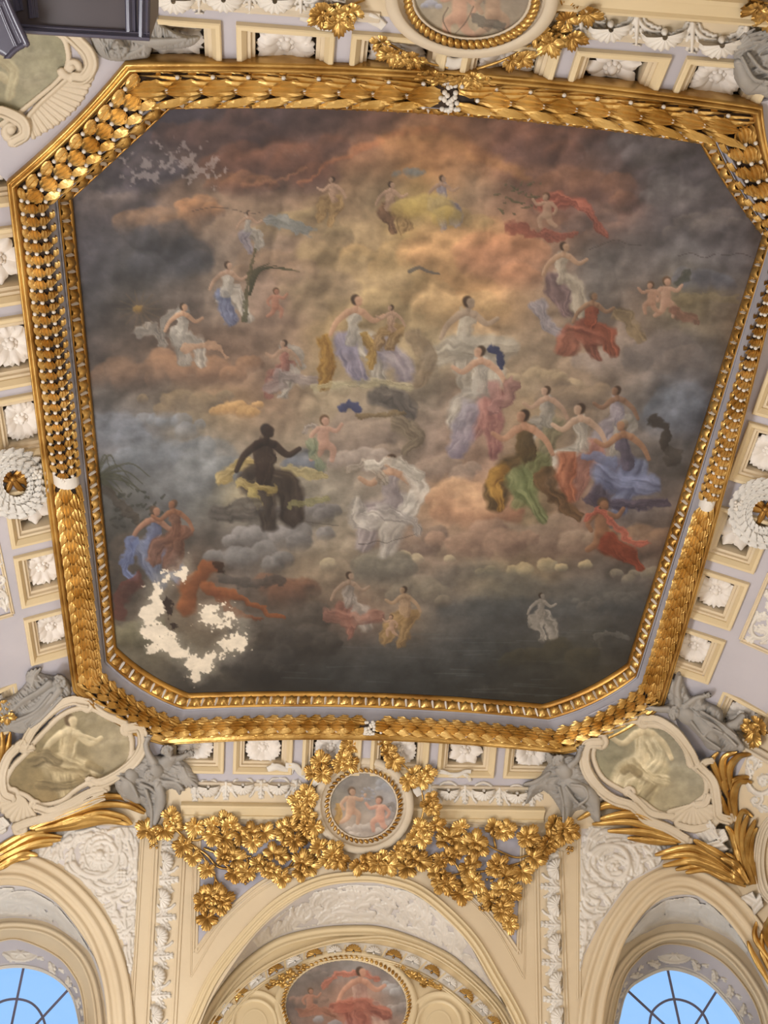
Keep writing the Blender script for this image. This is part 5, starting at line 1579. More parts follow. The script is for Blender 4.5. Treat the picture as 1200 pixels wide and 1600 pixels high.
def roundel(label, cx, cy, R, H, nb, fn, deep):
    rx, ry = R
    k = rx/78.0
    t = thing('roundel', label, 'medallion', H(np.array(cx), np.array(cy))[0], 'painted roundels')
    q = ry/rx
    L = lambda lst: [(r*k, r*k*q, h*k) for r, h in lst]
    part('outer_ring', rings(cx, cy, L([(79, -deep), (79, 1), (77.5, 4), (74, 5.5), (68, 5.5), (66.5, 3.5), (66, 2), (63.5, 0), (61, -1)]), H), M_BUFF, t)
    part('rope_bed', rings(cx, cy, L([(61, -1), (60, 1), (55, 1), (54.5, 3), (53, 3.4), (52, 2), (51.6, 0)]), H), M_BUFF, t)
    for i in range(nb):
        a = 360*i/nb
        x, y = cx+57.5*k*math.cos(math.radians(a)), cy-57.5*k*q*math.sin(math.radians(a))
        add('rope_bead', me_bead, t, pose(x, y, a+42, 4.9*k, h=2.6*k, H=H, W=.9))
    paint_patch('painted_disc', circle_px(cx, cy, 52.2*k, 52.2*k*q, 48), H, fn, t, res=1.1)
    return t
def putti_far(X, Y):
    c = Canvas(X, Y)
    c.base('520 1215 6e6a66;565 1215 7c7670;610 1220 8a8884;620 1245 8e8e92;520 1250 7a7468;560 1250 857d74;600 1255 8a8480;530 1285 8e7f70;565 1290 948678;610 1290 8a7c74;540 1305 a29a90;570 1310 b0a69c;600 1305 8e8278', sig=16, warp=5)
    for q in ((570, 1296, 30, 12, 'c0b6ac', '8a8078'), (545, 1304, 22, 9, 'b8aea4', '8c8278'), (606, 1290, 22, 10, 'a89c94', '786e68'), (604, 1232, 20, 12, '9a9ca2', '747478'), (530, 1225, 20, 10, '807a74', '66605c')):
        c.cloud(*q, a=.7, lumps=4)
    c.stroke([(528, 1262), (528, 1275), (524, 1286)], 7, 6, 'b8924e', '7c5c30', .9, folds=2)
    c.putto(548, 1255, 1.35, ('c8a88c', '8c6c58'), flip=1); c.putto(594, 1268, 1.3, ('cca48c', '94685a'), flip=-1, wing=('8c8680', '645e5a'))
    for i in range(9):
        a = i/9*2*PI
        c.stroke([(574+9*math.cos(a), 1240+9*math.sin(a)), (574+9*math.cos(a)+2, 1240+9*math.sin(a)+1)], 2.2, 2.2, 'a8a8ac', '64646c', .85)
    g = fbm(X, Y, 14, 4, 5)-.5
    return np.clip(c.C*(1+.25*g[..., None]), .02, .95)
def putti_near(X, Y):
    c = Canvas(X, Y)
    c.base('650 0 8e8574;700 -30 948a7a;740 -10 8c8070;790 0 857a6c;820 -20 80766a;660 35 988c78;700 45 9c8f7a;750 50 9a8d78;800 40 8e8270;740 -60 8a8074', sig=24, warp=6)
    c.cloud(675, 8, 16, 10, '9ea0ae', '7c7e8a', a=.8, lumps=3)
    c.putto(718, 8, 2.2, ('c8a48c', '90705e'), flip=-1, wing=('8c8478', '6a6258')); c.putto(770, 4, 2.2, ('b0967e', '786252'), flip=1)
    c.stroke([(745, 30), (765, 38), (785, 42)], 10, 8, '6c665e', '4a4640', .8, folds=2); c.stroke([(700, 12), (692, 30), (702, 52)], 1.6, 1, '74665a', '54483c', .8); c.stroke([(740, 10), (728, 34), (712, 52)], 1.6, 1, '74665a', '54483c', .8)
    g = fbm(X, Y, 20, 4, 6)-.5
    return np.clip(c.C*(1+.25*g[..., None]), .02, .95)
roundel('round painting of two putti in a buff and gold rope frame, far end', 568, 1258.5, (78, 75.5), H_RF, 46, putti_far, 26)
roundel('round painting of putti cut off by the top picture edge', 737, -5, (135, 95), H_RN, 56, putti_near, 20)

# ------------------------------------------------------------------ gilded vine garlands
def vine_geo():
    """vine leaf: five deep-cut lobes, each with a raised rib and toothed rim, hollows between"""
    na, nr = 61, 5
    tips = [(-138, .80, 30), (-70, 1.0, 38), (0, 1.10, 40), (70, 1.0, 38), (138, .80, 30)]
    V, F = [(0, -.02, .02)], []
    for i in range(1, nr+1):
        r = i/nr
        for j in range(na):
            a = -170+340*j/(na-1)
            e, nd = 0, 1.0
            for tc, tl, hw in tips:
                d = abs(a-tc)/hw
                if d < 1.3: e = max(e, tl*max(0, 1-d**2.6*.40))
                nd = min(nd, d)
            e = max(e, .50)
            tooth = 1+.07*math.cos(math.radians(a*24))*r
            rr = e*r*tooth
            z = .04+.46*math.sin(r*PI*.55)*(1-.70*min(1, nd)**1.1)+.085*r*math.cos(math.radians(a*24))-.26*max(0, r-.55)**1.2
            V.append((rr*math.sin(math.radians(a)), rr*math.cos(math.radians(a)), z))
    for j in range(na-1): F.append((0, 1+j, 2+j))
    for i in range(nr-1):
        for j in range(na-1):
            F.append((1+i*na+j, 1+(i+1)*na+j, 1+(i+1)*na+j+1, 1+i*na+j+1))
    return np.array(V), F
VINE = vine_geo()
me_vine = mesh_of('vine_leaf', VINE[0], VINE[1], M_GOLD)
def garland(name, label, leaves, stems, grapes, size, group=None, H=hits, hb=5.0):
    x0, y0 = leaves[0][:2]
    t = thing(name, label, 'garland', hits(np.array(x0), np.array(y0))[0], group)
    for i, q in enumerate(leaves):
        x, y = q[:2]
        a = q[2] if len(q) > 2 else rng.uniform(-180, 180)
        sz = size*(q[3] if len(q) > 3 else rng.uniform(.85, 1.12))
        add('vine_leaf', me_vine, t, pose(x-math.cos(math.radians(a))*sz*.15, y+math.sin(math.radians(a))*sz*.15, a, sz, h=hb+rng.uniform(0, 6), H=H, W=rng.uniform(.9, 1.05), tilt=rng.uniform(-.25, .12)))
    for s_ in stems:
        w = 2.1
        part('stem', tube(s_, w, H=H, h=hb, taper=.7), M_GOLD, t)
    for (x, y) in grapes:
        u = px_unit(x, y, H); gs = []
        for k in range(7):
            P = H(np.array(x+rng.uniform(-5, 5)), np.array(y+rng.uniform(-5, 5)), np.array((hb+rng.uniform(0, 3))*u))[0]
            gs.append((BALL[0]*2.4*u+P, BALL[1]))
        part('grapes', join(gs), M_GOLD, t)
    return t
GL = [(305, 1290, -110), (334, 1286, 160), (362, 1287, 70), (352, 1280, 110), (392, 1299, 95), (416, 1302, -20), (395, 1315, -90), (332, 1308, -100), (350, 1311, -60), (442, 1297, 120), (455, 1290, 60), (475, 1304, -20), (460, 1314, -95), (448, 1308, 180), (302, 1341, -95), (349, 1338, 150), (368, 1342, 30), (358, 1332, 80),
      (427, 1334, 100), (440, 1338, -10), (415, 1357, -100), (404, 1350, 160), (366, 1366, -80), (472, 1345, 75), (470, 1364, -90), (484, 1352, 10), (325, 1358, -120), (286, 1322, -110), (322, 1402, 100), (316, 1412, -130), (349, 1406, 20), (344, 1416, -70), (324, 1438, -95), (336, 1398, 60), (268, 1272, 80), (272, 1284, -30), (228, 1296, 150), (243, 1303, -110), (259, 1299, -60), (332, 1395, 130), (426, 1362, -60), (440, 1372, -90), (386, 1362, -120), (378, 1306, -40)]
garland('vine_garland', 'gilded vine garland swagged left of the far roundel', GL,
        [[(268, 1290), (284, 1305), (295, 1317), (322, 1335), (342, 1355), (375, 1357), (395, 1350), (415, 1350), (435, 1362), (452, 1355), (495, 1353), (530, 1345)], [(292, 1312), (312, 1312), (332, 1301), (362, 1300)], [(362, 1303), (375, 1313), (392, 1316)], [(300, 1320), (318, 1340), (336, 1370), (330, 1395), (322, 1432)], [(318, 1325), (340, 1335), (350, 1350), (366, 1360)],
         [(395, 1350), (410, 1342), (428, 1340)], [(452, 1355), (462, 1340), (470, 1330), (474, 1310)], [(336, 1372), (348, 1395), (350, 1410)]], [(240, 1320), (390, 1342), (400, 1345), (340, 1385), (384, 1376)], 17.5, 'vine garlands at the far end')
GR = [(721, 1291, 160), (693, 1314, 140), (703, 1308, 60), (741, 1315, 80), (733, 1322, -150), (748, 1326, -40), (781, 1301, -60), (770, 1290, 110), (793, 1296, 20), (826, 1305, 60), (818, 1312, -120), (832, 1322, -60), (702, 1338, 20), (688, 1344, -140), (712, 1332, 80), (736, 1350, 70), (728, 1360, -120), (645, 1341, 80), (655, 1346, -10), (634, 1358, -120), (679, 1364, 140), (690, 1372, -60), (699, 1380, -90), (686, 1384, -110), (741, 1382, -80), (734, 1376, 170), (778, 1350, 120), (770, 1358, -150),
      (790, 1368, 40), (815, 1363, -60), (835, 1343, -20), (860, 1312, 30), (852, 1322, -100), (880, 1290, 60), (864, 1284, 110), (889, 1300, -40), (878, 1304, -110), (781, 1389, 160), (793, 1395, -40), (765, 1408, 150), (787, 1415, 10), (780, 1426, -120), (795, 1445, -85), (801, 1394, 40), (722, 1384, -120), (790, 1434, -90), (757, 1402, -170), (845, 1330, 10), (720, 1398, -90)]
garland('vine_garland', 'gilded vine garland swagged right of the far roundel', GR,
        [[(885, 1298), (862, 1318), (840, 1328), (810, 1340), (780, 1330), (762, 1320)], [(840, 1328), (820, 1345), (800, 1352), (778, 1358), (750, 1362), (720, 1365), (690, 1368), (660, 1352), (632, 1348), (600, 1342)], [(720, 1365), (712, 1350), (704, 1342)], [(750, 1362), (745, 1372), (741, 1385)], [(835, 1330), (820, 1350), (815, 1362)], [(795, 1352), (790, 1372), (784, 1395), (792, 1420), (796, 1442)], [(775, 1326), (772, 1308), (780, 1296)]],
        [(674, 1337), (732, 1330), (765, 1372), (890, 1328), (754, 1420)], 17.5, 'vine garlands at the far end')
WF = [(478, 1238, 110), (466, 1251, 170), (485, 1246, 20), (470, 1265, -130), (482, 1274, -70), (488, 1206, 150), (505, 1208, -60), (501, 1187, 100), (537, 1184, 60), (546, 1192, -60), (530, 1193, -120), (556, 1150, 90), (547, 1163, 170), (540, 1172, -150), (600, 1160, 40), (608, 1176, -30), (615, 1187, -70), (648, 1210, -10), (669, 1207, 10), (637, 1220, -110), (660, 1218, -80), (673, 1247, 60), (676, 1262, -60), (666, 1256, 170), (656, 1290, 120), (665, 1296, -40), (682, 1286, 20), (659, 1311, -90), (645, 1306, 180), (520, 1332, 100), (512, 1341, 190), (530, 1343, -60), (522, 1326, 40), (560, 1350, -100), (572, 1345, 60), (597, 1339, 80), (606, 1350, -60), (588, 1348, -140), (498, 1322, 120), (630, 1322, 60), (620, 1332, -40), (492, 1290, -100), (480, 1290, 180)]
HW = lambda x, y, h=0: H_RF(x, y, np.asarray(h)+.001)
garland('vine_wreath', 'gilded vine wreath clinging around the far putti roundel', WF, [[(556, 1160), (535, 1180), (505, 1200), (486, 1225), (478, 1258), (486, 1292), (505, 1322), (535, 1342), (568, 1348), (600, 1342), (632, 1322), (652, 1296), (662, 1262), (656, 1230), (640, 1205), (615, 1182), (590, 1166)]], [(475, 1278), (645, 1228)], 16, None, H=HW, hb=3)
WNR = [(440+60, 18, 200), (505, 8, 100), (515, 22, -40), (530, 26, -90), (520, 10, 40), (540, 12, 150), (550, 6, 60), (596, 60, 160), (612, 72, 200), (622, 78, -120), (638, 82, 140), (650, 88, -60), (672, 108, -100), (690, 112, -70), (722, 118, -110), (740, 112, -50), (755, 120, -90), (800, 88, -20), (816, 82, 20), (838, 46, 40), (855, 52, 60), (872, 44, 20), (860, 60, -60), (885, 20, 60), (905, 12, 30), (880, 4, 110), (920, 8, 0), (870, 52, -120), (895, 52, -10)]
garland('vine_wreath', 'gilded vine sprays around the near roundel at the top edge', WNR, [[(510, 15), (540, 10), (570, 0)], [(590, 58), (625, 78), (668, 98), (700, 106)], [(745, 108), (790, 92), (830, 70)], [(850, 55), (875, 30), (890, 0)]], [], 19, None, hb=6)
garland('vine_spray', 'small gilded leaf spray by the right edge below the daisy coffer', [(1178, 1130, 120), (1188, 1140, -60), (1198, 1128, 40), (1184, 1150, -100)], [[(1160, 1140), (1175, 1147), (1200, 1145)]], [], 15, 'stray sprays')
garland('vine_spray', 'small gilded leaf spray at the left edge beside the stucco figures', [(2, 1095, 80), (8, 1105, -40), (2, 1114, -120), (10, 1112, 0)], [[(-8, 1100), (6, 1108)]], [], 11, 'stray sprays')
garland('vine_spray', 'small gilded leaf spray in the top right corner', [(1185, 0, 200), (1196, 8, -80), (1176, 2, 160), (1200, 20, -100)], [[(1170, 0), (1200, 6)]], [], 17, 'stray sprays')

# ------------------------------------------------------------------ white ribbons
def ribbon(label, strips, H=hits, base=6):
    a = strips[0][0][0]
    t = thing('ribbon', label, 'ribbon', hits(np.array(a[0]), np.array(a[1]))[0], 'white stucco ribbons')
    for pts, w in strips:
        p = smooth_path(pts, step=3.0)
        n = len(p)
        k = np.sin(np.linspace(0, 5, n))*2.5
        V, F = sweep(p, [(-1, -2), (-1, base*.6), (-.4, base), (.1, base*.75), (.6, base), (1, base*.6), (1, -2)], H=H, width=np.full(n, w)*(1+.12*k/2.5), hscale=1+.25*k/2.5)
        part('ribbon_fold', (V, F), M_WHITE, t)
    return t
ribbon('white stucco ribbon fluttering left of the far roundel', [([(418, 1203), (432, 1198), (446, 1203), (458, 1206)], 5), ([(424, 1194), (436, 1200), (448, 1204)], 3), ([(446, 1196), (462, 1198), (470, 1208), (482, 1217)], 5)])
ribbon('white stucco ribbon fluttering right of the far roundel', [([(672, 1216), (686, 1206), (700, 1209), (716, 1214)], 3.5), ([(700, 1211), (716, 1211), (728, 1206), (736, 1206)], 4), ([(724, 1210), (732, 1214), (735, 1221)], 3)])
ribbon('white stucco ribbon knot on top of the far roundel', [([(562, 1162), (570, 1168), (584, 1174)], 6), ([(584, 1160), (574, 1166), (566, 1177)], 6)], H=HW)
ribbon('white stucco ribbon tab at the left shoulder of the far roundel', [([(500, 1216), (488, 1226)], 6)], H=HW)
ribbon('white stucco ribbon tab at the right shoulder of the far roundel', [([(650, 1231), (656, 1243)], 6)], H=HW)
ribbon('white stucco ribbon left of the near roundel', [([(470, 24), (490, 30), (505, 42), (522, 46), (540, 32)], 8), ([(575, 26), (590, 34), (600, 42)], 8)])
ribbon('white stucco ribbon under the near roundel', [([(690, 92), (706, 100), (728, 96)], 9)])

# ------------------------------------------------------------------ middle lunette: shells, oval painting, sprigs
lun = thing('shell_band', 'curved band of alternating gilded and white shells in the middle lunette', 'frieze', HIT_WALL(np.array(552.0), np.array(1485.0))[0])
BAND = [(337, 1597, 1), (355, 1575, 0), (377, 1554, 1), (401, 1531, 0), (431, 1515, 1), (460, 1501, 0), (491, 1491, 1), (523, 1486, 0), (552, 1485, 1), (584, 1487, 0), (615, 1493, 1), (645, 1502, 0), (675, 1517, 1), (703, 1535, 0), (728, 1555, 1), (753, 1577, 0), (771, 1598, 1)]
part('band', loft(smooth_path([(q[0], q[1]-12) for q in BAND]), HIT_WALL, smooth_path([(q[0], q[1]+10) for q in BAND]), HIT_WALL, n=80, k=2, ha=.001, hb=.001), M_WHITE, lun, smooth=False)
for i, (x, y, g) in enumerate(BAND):
    d = np.array(BAND[min(i+1, len(BAND)-1)][:2])-np.array(BAND[max(i-1, 0)][:2])
    a = math.degrees(math.atan2(-d[1], d[0]))+90
    add('gilded_shell' if g else 'white_shell', me_gshell if g else me_shell, lun, pose(x, y+2, a, 12.5 if g else 11.5, h=1.2, H=HIT_WALL))
for a, b in zip(BAND[:-1], BAND[1:]):
    m = ((a[0]+b[0])/2, (a[1]+b[1])/2)
    d = np.array(b[:2])-np.array(a[:2]); d = d/np.linalg.norm(d); n_ = np.array([d[1], -d[0]])
    p0, p1 = np.array(m)-n_*9-d*3, np.array(m)+n_*9+d*3
    part('strap', sweep(resamp([p0, p1], 4), [(-1.6, 0), (-1.4, 2), (1.4, 2), (1.6, 0)], H=HIT_WALL), M_CREAM2, lun, smooth=False)
def lun_paint(X, Y):
    c = Canvas(X, Y)
    c.base('470 1540 6e6660;500 1515 7c7470;550 1510 84807e;600 1520 847e7c;630 1560 7c7672;460 1580 6a5e58;500 1560 866e60;540 1550 987868;580 1555 a08070;610 1575 8c8078;500 1600 8a6e60;550 1600 a4705c;600 1600 8a6a5c;540 1640 8e9094', sig=18, warp=7)
    for q in ((480, 1565, 30, 16, '94786a', '64544c'), (615, 1545, 18, 12, 'b0b0b2', '84807e'), (625, 1575, 20, 12, 'a89e98', '746a66'), (500, 1525, 24, 10, '8e827a', '68605a'), (535, 1600, 50, 14, '9ea2a8', '74767a')):
        c.cloud(*q, a=.7, lumps=4)
    c.stroke([(505, 1542), (525, 1524), (560, 1520), (590, 1530)], 6, 5, 'c4806c', '8c5444', .9, folds=2)
    c.figure(562, 1550, 1.5, ('cca088', '946a58'), ('c4a898', '8c6a60'), ('b87866', '74443a'), flip=1)
    c.stroke([(520, 1580), (555, 1572), (600, 1585)], 12, 14, 'b87460', '74443a', .9, folds=3)
    c.putto(484, 1562, 1.0, ('b88a74', '7c5848')); c.stroke([(470, 1580), (495, 1578), (520, 1585)], 10, 8, 'b07c68', '74503f', .85, folds=2)
    g = fbm(X, Y, 14, 4, 5)-.5
    return np.clip(c.C*(1+.25*g[..., None]), .02, .95)
t = thing('oval_painting', 'oval painting with rosy drapery in a gilded rope rim, middle lunette', 'painting', HIT_WALL(np.array(541.0), np.array(1570.0))[0])
OVC = (541, 1571)
part('oval_rim', rings(*OVC, [(112, 88, 0), (112, 88, 3), (106, 82, 4), (103, 79, 2.5), (101, 77, 2), (95, 71, 1), (94, 70, 0)], HIT_WALL), M_CREAM2, t)
paint_patch('painted_oval', circle_px(*OVC, 95, 71, 60), HIT_WALL, lun_paint, t, h=.6)
for i in range(76):
    a = 360*i/76
    x, y = OVC[0]+98.5*math.cos(math.radians(a)), OVC[1]-74.5*math.sin(math.radians(a))
    if y < 1625: add('rope_bead', me_bead, t, pose(x, y, a+40, 4.0, h=2.5, H=HIT_WALL))
for cx, cy, lb in ((398, 1600, 'left'), (686, 1602, 'right')):
    o = part('round_moulding', rings(cx, cy, [(50, 54, 0), (50, 54, 3), (47, 51, 4), (44, 48, 1.5), (37, 41, 1), (36, 40, 4), (33, 37, 4), (31, 35, 0), (22, 26, -2), (20, 24, 1), (17, 21, 0), (1, 1, -3)], HIT_WALL), M_CREAM2)
    tag(o, 'cream round moulding at the %s of the oval painting' % lb, 'moulding', 'round mouldings')
for pts, lb, sx in (([(418, 1545), (438, 1533), (455, 1522), (472, 1513)], 'left', 1), ([(690, 1546), (664, 1536), (642, 1526), (621, 1512)], 'right', -1)):
    lf = []
    p = resamp(pts, 9)
    for i, q in enumerate(p):
        lf += [(q[0]+rng.uniform(-2, 2), q[1]+rng.uniform(-3, 3), (35 if sx > 0 else 145)+rng.uniform(-70, 70), .6+.08*i if i < 6 else .6)]
    lf += [(p[2][0]+sx*10, p[2][1]+2, -90, .9)]
    garland('vine_spray', 'small gilded sprig in the corner at the %s of the oval painting' % lb, lf, [pts], [], 8, 'lunette sprigs', H=HIT_WALL, hb=1.5)

# ------------------------------------------------------------------ cartouches
def volute(f, x, y, r, a0, sg, w):
    n = 22
    t = np.linspace(0, 1, n)
    rad = r*(1-.8*t); th = math.radians(a0)+sg*t*2*PI*1.15
    f.stroke(np.stack([x+rad*np.cos(th), y-rad*np.sin(th)], 1), w, w*.6, h=1.0, base=3, smooth=False)
    f.ell(x, y, r*.35, r*.35, 0, 1.0, 4)
def cartouche(label, outline, scrolls, volutes, shell, pleat, fn, m=M_BUFF, group='painted cartouches'):
    p = np.asarray(outline, float)
    c = p.mean(0)
    t = thing('cartouche', label, 'cartouche', hits(np.array(c[0]), np.array(c[1]))[0], group)
    sp = smooth_path(outline, closed=True)
    paint_patch('painted_field', sp, hits, fn, t, h=2.5, gain=1.3)
    allp = np.array([q for s_ in scrolls for q in s_[0]]+list(outline)+[v[:2] for v in volutes])
    x0, y0 = allp.min(0)-26; x1, y1 = allp.max(0)+26
    f = Field(x0, y0, x1, y1, 1.15)
    f.stroke(np.vstack([sp, sp[:1]]), 4.2, 4.2, h=.9, base=2.5, smooth=False)
    for pts, r0, rm, r1 in scrolls:
        q = smooth_path(pts, step=3)
        f.stroke(q, r0, r1, h=.75, base=4, rm=rm, smooth=False)
        tt = np.gradient(q, axis=0); tt /= np.maximum(np.linalg.norm(tt, axis=1, keepdims=True), 1e-9)
        nn = np.stack([tt[:, 1], -tt[:, 0]], 1)
        for k in (-.62, .62):
            f.stroke(q+nn*rm*k, max(1.2, rm*.2), max(1.2, rm*.2), h=1.0, base=4+rm*.62, smooth=False)
    for v in volutes: volute(f, *v)
    part('scroll_frame', f.geo(), m, t)
    if shell:
        x, y, a, r = shell
        f = Field(x-r*1.5, y-r*1.5, x+r*1.5, y+r*1.5, 1.2)
        for i in range(11):
            b = math.radians(a-75+15*i)
            f.stroke([(x, y), (x+r*.6*math.cos(b), y-r*.6*math.sin(b)), (x+r*1.08*math.cos(b), y-r*1.08*math.sin(b))], 1.6, r*.155, h=.9, base=3)
        part('shell', f.geo(), m, t)
    if pleat:
        pa, pb = pleat
        a, b = resamp(smooth_path(pa), 26), resamp(smooth_path(pb), 26)
        x0 = min(a[:, 0].min(), b[:, 0].min())-8; x1 = max(a[:, 0].max(), b[:, 0].max())+8; y0 = min(a[:, 1].min(), b[:, 1].min())-8; y1 = max(a[:, 1].max(), b[:, 1].max())+8
        f = Field(x0, y0, x1, y1, 1.1)
        for i in range(26):
            f.stroke([a[i], (a[i]+b[i])/2, b[i]], 2.6 if i % 2 else 1.6, 3.6 if i % 2 else 2.0, h=.9, base=1.5)
        f.stroke(a, 4, 4, h=1.1, base=3)
        part('pleated_crest', f.geo(), m, t)
    return t
def grisaille(tone, fig, clouds):
    def fn(X, Y):
        c = Canvas(X, Y); c.warp = .35
        c.base(tone, sig=26, warp=8)
        for q in clouds: c.cloud(*q, a=.4, lumps=5)
        c.C = c.C*.86
        fig(c)
        g = fbm(X, Y, 18, 5, 8, .6)-.5
        return np.clip(c.C*(1+.3*g[..., None]), .02, .95)
    return fn
OS = ('c4b694', '6c5f44'); OD = ('90805e', '4c422e'); OL = ('d4c8a8', '86775a')
def fig_bl(c):
    c.figure(108, 1166, 1.9, OL, ('dccfae', '7c6c4c'), OS, flip=1, hair='5c4c34'); c.stroke([(75, 1190), (100, 1195), (130, 1200)], 18, 14, OS[0], OS[1], .9, folds=4); c.stroke([(55, 1185), (70, 1180), (90, 1190)], 16, 10, OD[0], OD[1], .85, folds=3)
    c.stroke([(116, 1146), (132, 1150), (150, 1156)], 4.4, 3, OL[0], OL[1], .9); c.stroke([(60, 1225), (100, 1228), (140, 1215)], 9, 7, OD[0], OD[1], .8, folds=2); c.stroke([(140, 1195), (150, 1200), (158, 1203)], 9, 6, OD[0], OD[1], .8)
PBL = pz([(185, 520), (260, 440), (330, 370), (420, 322), (520, 318), (610, 365), (705, 412), (745, 480), (745, 580), (700, 652), (580, 722), (500, 740), (430, 780), (350, 840), (230, 862), (150, 810), (60, 775), (38, 720), (80, 640), (150, 570)], 3.636, 0, 1020)
cartouche('buff scrolled cartouche with ochre seated woman painting, lower left corner', PBL,
          [(pz([(130, 535), (190, 430), (290, 325), (400, 272), (500, 285)], 3.636, 0, 1020), 5, 9, 6), (pz([(90, 540), (40, 600), (8, 700), (20, 800), (70, 830)], 3.636, 0, 1020), 6, 9, 7),
           (pz([(730, 430), (795, 430), (815, 520), (770, 610), (690, 680), (590, 735), (520, 745)], 3.636, 0, 1020), 8, 10, 6), (pz([(200, 880), (290, 900), (400, 855), (500, 800), (600, 770)], 3.636, 0, 1020), 5, 8, 5),
           (pz([(90, 990), (170, 960), (300, 930), (440, 880), (590, 815)], 3.636, 0, 1020), 7, 8, 4), (pz([(90, 540), (130, 510), (130, 545), (185, 540)], 3.636, 0, 1020), 6, 7, 5), (pz([(500, 720), (540, 730), (610, 770)], 3.636, 0, 1020), 5, 7, 5)],
          [(*pz([(490, 305)], 3.636, 0, 1020)[0], 10, 90, -1, 4.5), (*pz([(722, 440)], 3.636, 0, 1020)[0], 10, 60, 1, 4.5), (*pz([(70, 800)], 3.636, 0, 1020)[0], 9, 0, 1, 4), (*pz([(205, 870)], 3.636, 0, 1020)[0], 9, 180, -1, 4), (*pz([(120, 1000)], 3.636, 0, 1020)[0], 10, 200, 1, 4.5), (*pz([(20, 830)], 3.636, 0, 1020)[0], 8, 0, 1, 4)],
          (38, 1248, 225, 34), (pz([(540, 305), (600, 345), (660, 370), (715, 395)], 3.636, 0, 1020), pz([(520, 245), (620, 265), (720, 325), (800, 400)], 3.636, 0, 1020)),
          grisaille('60 1200 857858;100 1150 8f8262;150 1120 958a6c;190 1150 a0947a;180 1190 9c9074;120 1220 8a7a58;40 1215 847452;130 1110 857a60;80 1240 947f58', fig_bl, [(150, 1125, 30, 14, 'aca084', '8c8064'), (180, 1165, 20, 16, 'b0a488', '948868'), (70, 1230, 30, 10, 'a08c64', '806e4a')]))
def fig_br(c):
    c.figure(1006, 1166, 1.9, OL, ('e0d6ba', '847657'), ('c4b896', '6c6046'), flip=-1, hair='5c4c34'); c.stroke([(1020, 1165), (1028, 1185), (1005, 1215)], 16, 13, 'd0c6a8', '766a50', .9, folds=4); c.stroke([(990, 1195), (1010, 1212), (1040, 1220)], 13, 10, 'd0c4a4', '7a6e52', .9, folds=3)
    c.stroke([(975, 1205), (985, 1200), (998, 1210)], 8, 8, OD[0], OD[1], .8)
PBR = pz([(245, 450), (300, 375), (420, 310), (520, 325), (640, 350), (735, 450), (770, 540), (850, 615), (858, 700), (805, 752), (700, 810), (600, 812), (500, 742), (400, 690), (290, 620), (240, 520)], 3.529, 860, 1040)
cartouche('buff scrolled cartouche with grey-green floating woman painting, lower right corner', PBR,
          [(pz([(275, 425), (200, 440), (190, 550), (250, 660), (340, 735), (440, 770)], 3.529, 860, 1040), 8, 10, 6), (pz([(515, 300), (590, 300), (690, 365), (770, 470), (805, 545)], 3.529, 860, 1040), 6, 8, 5),
           (pz([(820, 560), (895, 640), (920, 760), (930, 830), (990, 855)], 3.529, 860, 1040), 6, 9, 6), (pz([(360, 745), (450, 775), (530, 850), (650, 900), (750, 960)], 3.529, 860, 1040), 6, 9, 7), (pz([(430, 700), (480, 745), (560, 815), (680, 835)], 3.529, 860, 1040), 5, 6, 5),
           (pz([(870, 720), (850, 760), (800, 770)], 3.529, 860, 1040), 5, 7, 5), (pz([(820, 560), (860, 530), (895, 525)], 3.529, 860, 1040), 5, 6, 4), (pz([(700, 880), (790, 900), (880, 880), (930, 840)], 3.529, 860, 1040), 5, 7, 5)],
          [(*pz([(275, 425)], 3.529, 860, 1040)[0], 11, 90, -1, 5), (*pz([(520, 315)], 3.529, 860, 1040)[0], 10, 90, 1, 4.5), (*pz([(780, 530)], 3.529, 860, 1040)[0], 9, 0, -1, 4), (*pz([(430, 700)], 3.529, 860, 1040)[0], 9, 0, 1, 4), (*pz([(740, 965)], 3.529, 860, 1040)[0], 10, 0, -1, 4.5), (*pz([(990, 850)], 3.529, 860, 1040)[0], 9, 0, 1, 4)],
          (1083, 1256, -85, 36), (pz([(285, 385), (340, 350), (410, 315), (470, 285)], 3.529, 860, 1040), pz([(215, 375), (290, 305), (390, 255), (510, 240)], 3.529, 860, 1040)),
          grisaille('940 1180 8f8a72;980 1140 8f8a70;1030 1140 857f68;1070 1160 948e7c;1090 1200 9a9480;1080 1250 a0967c;1020 1250 a49878;980 1220 9a9074;1010 1180 a09478;950 1210 8a8468', fig_br, [(1040, 1150, 30, 14, '9c9680', '7c765f'), (1070, 1205, 30, 18, 'aca48c', '8c8468'), (1010, 1235, 40, 14, 'b8aa86', '94866a'), (960, 1180, 20, 18, '9c967c', '807a62'), (1030, 1262, 30, 8, 'b4a688', '94886c')]))
def fig_tl(c):
    c.stroke([(0, 118), (8, 124)], 9, 8, 'b4aa90', '7c7258', .9); c.stroke([(-5, 90), (20, 110), (15, 150)], 10, 10, 'a8a084', '84795f', .7, folds=3)
PTL = [(-20, 50), (40, 48), (92, 54), (106, 80), (104, 105), (88, 128), (62, 150), (42, 166), (20, 182), (-20, 190)]
cartouche('buff scrolled cartouche half hidden by the dark canopy, upper left corner', PTL,
          [([(104, 50), (122, 66), (138, 84), (142, 104), (130, 122), (114, 122)], 10, 12, 9), ([(-14, 172), (8, 176), (34, 190), (38, 210), (20, 222)], 8, 11, 8)],
          [(112, 106, 17, 200, 1, 7), (18, 203, 21, 90, -1, 8)], None,
          ([(104, 124), (84, 142), (62, 162), (42, 184)], [(146, 118), (124, 160), (92, 190), (52, 214)]),
          grisaille('0 80 8d8a72;60 80 949078;100 80 8c886e;90 110 97927a;50 130 a09a82;10 160 8c866c;30 100 908a74', fig_tl, [(60, 90, 40, 16, 'a09a84', '8a846c'), (50, 130, 24, 16, 'aca48c', '8e866e')]))

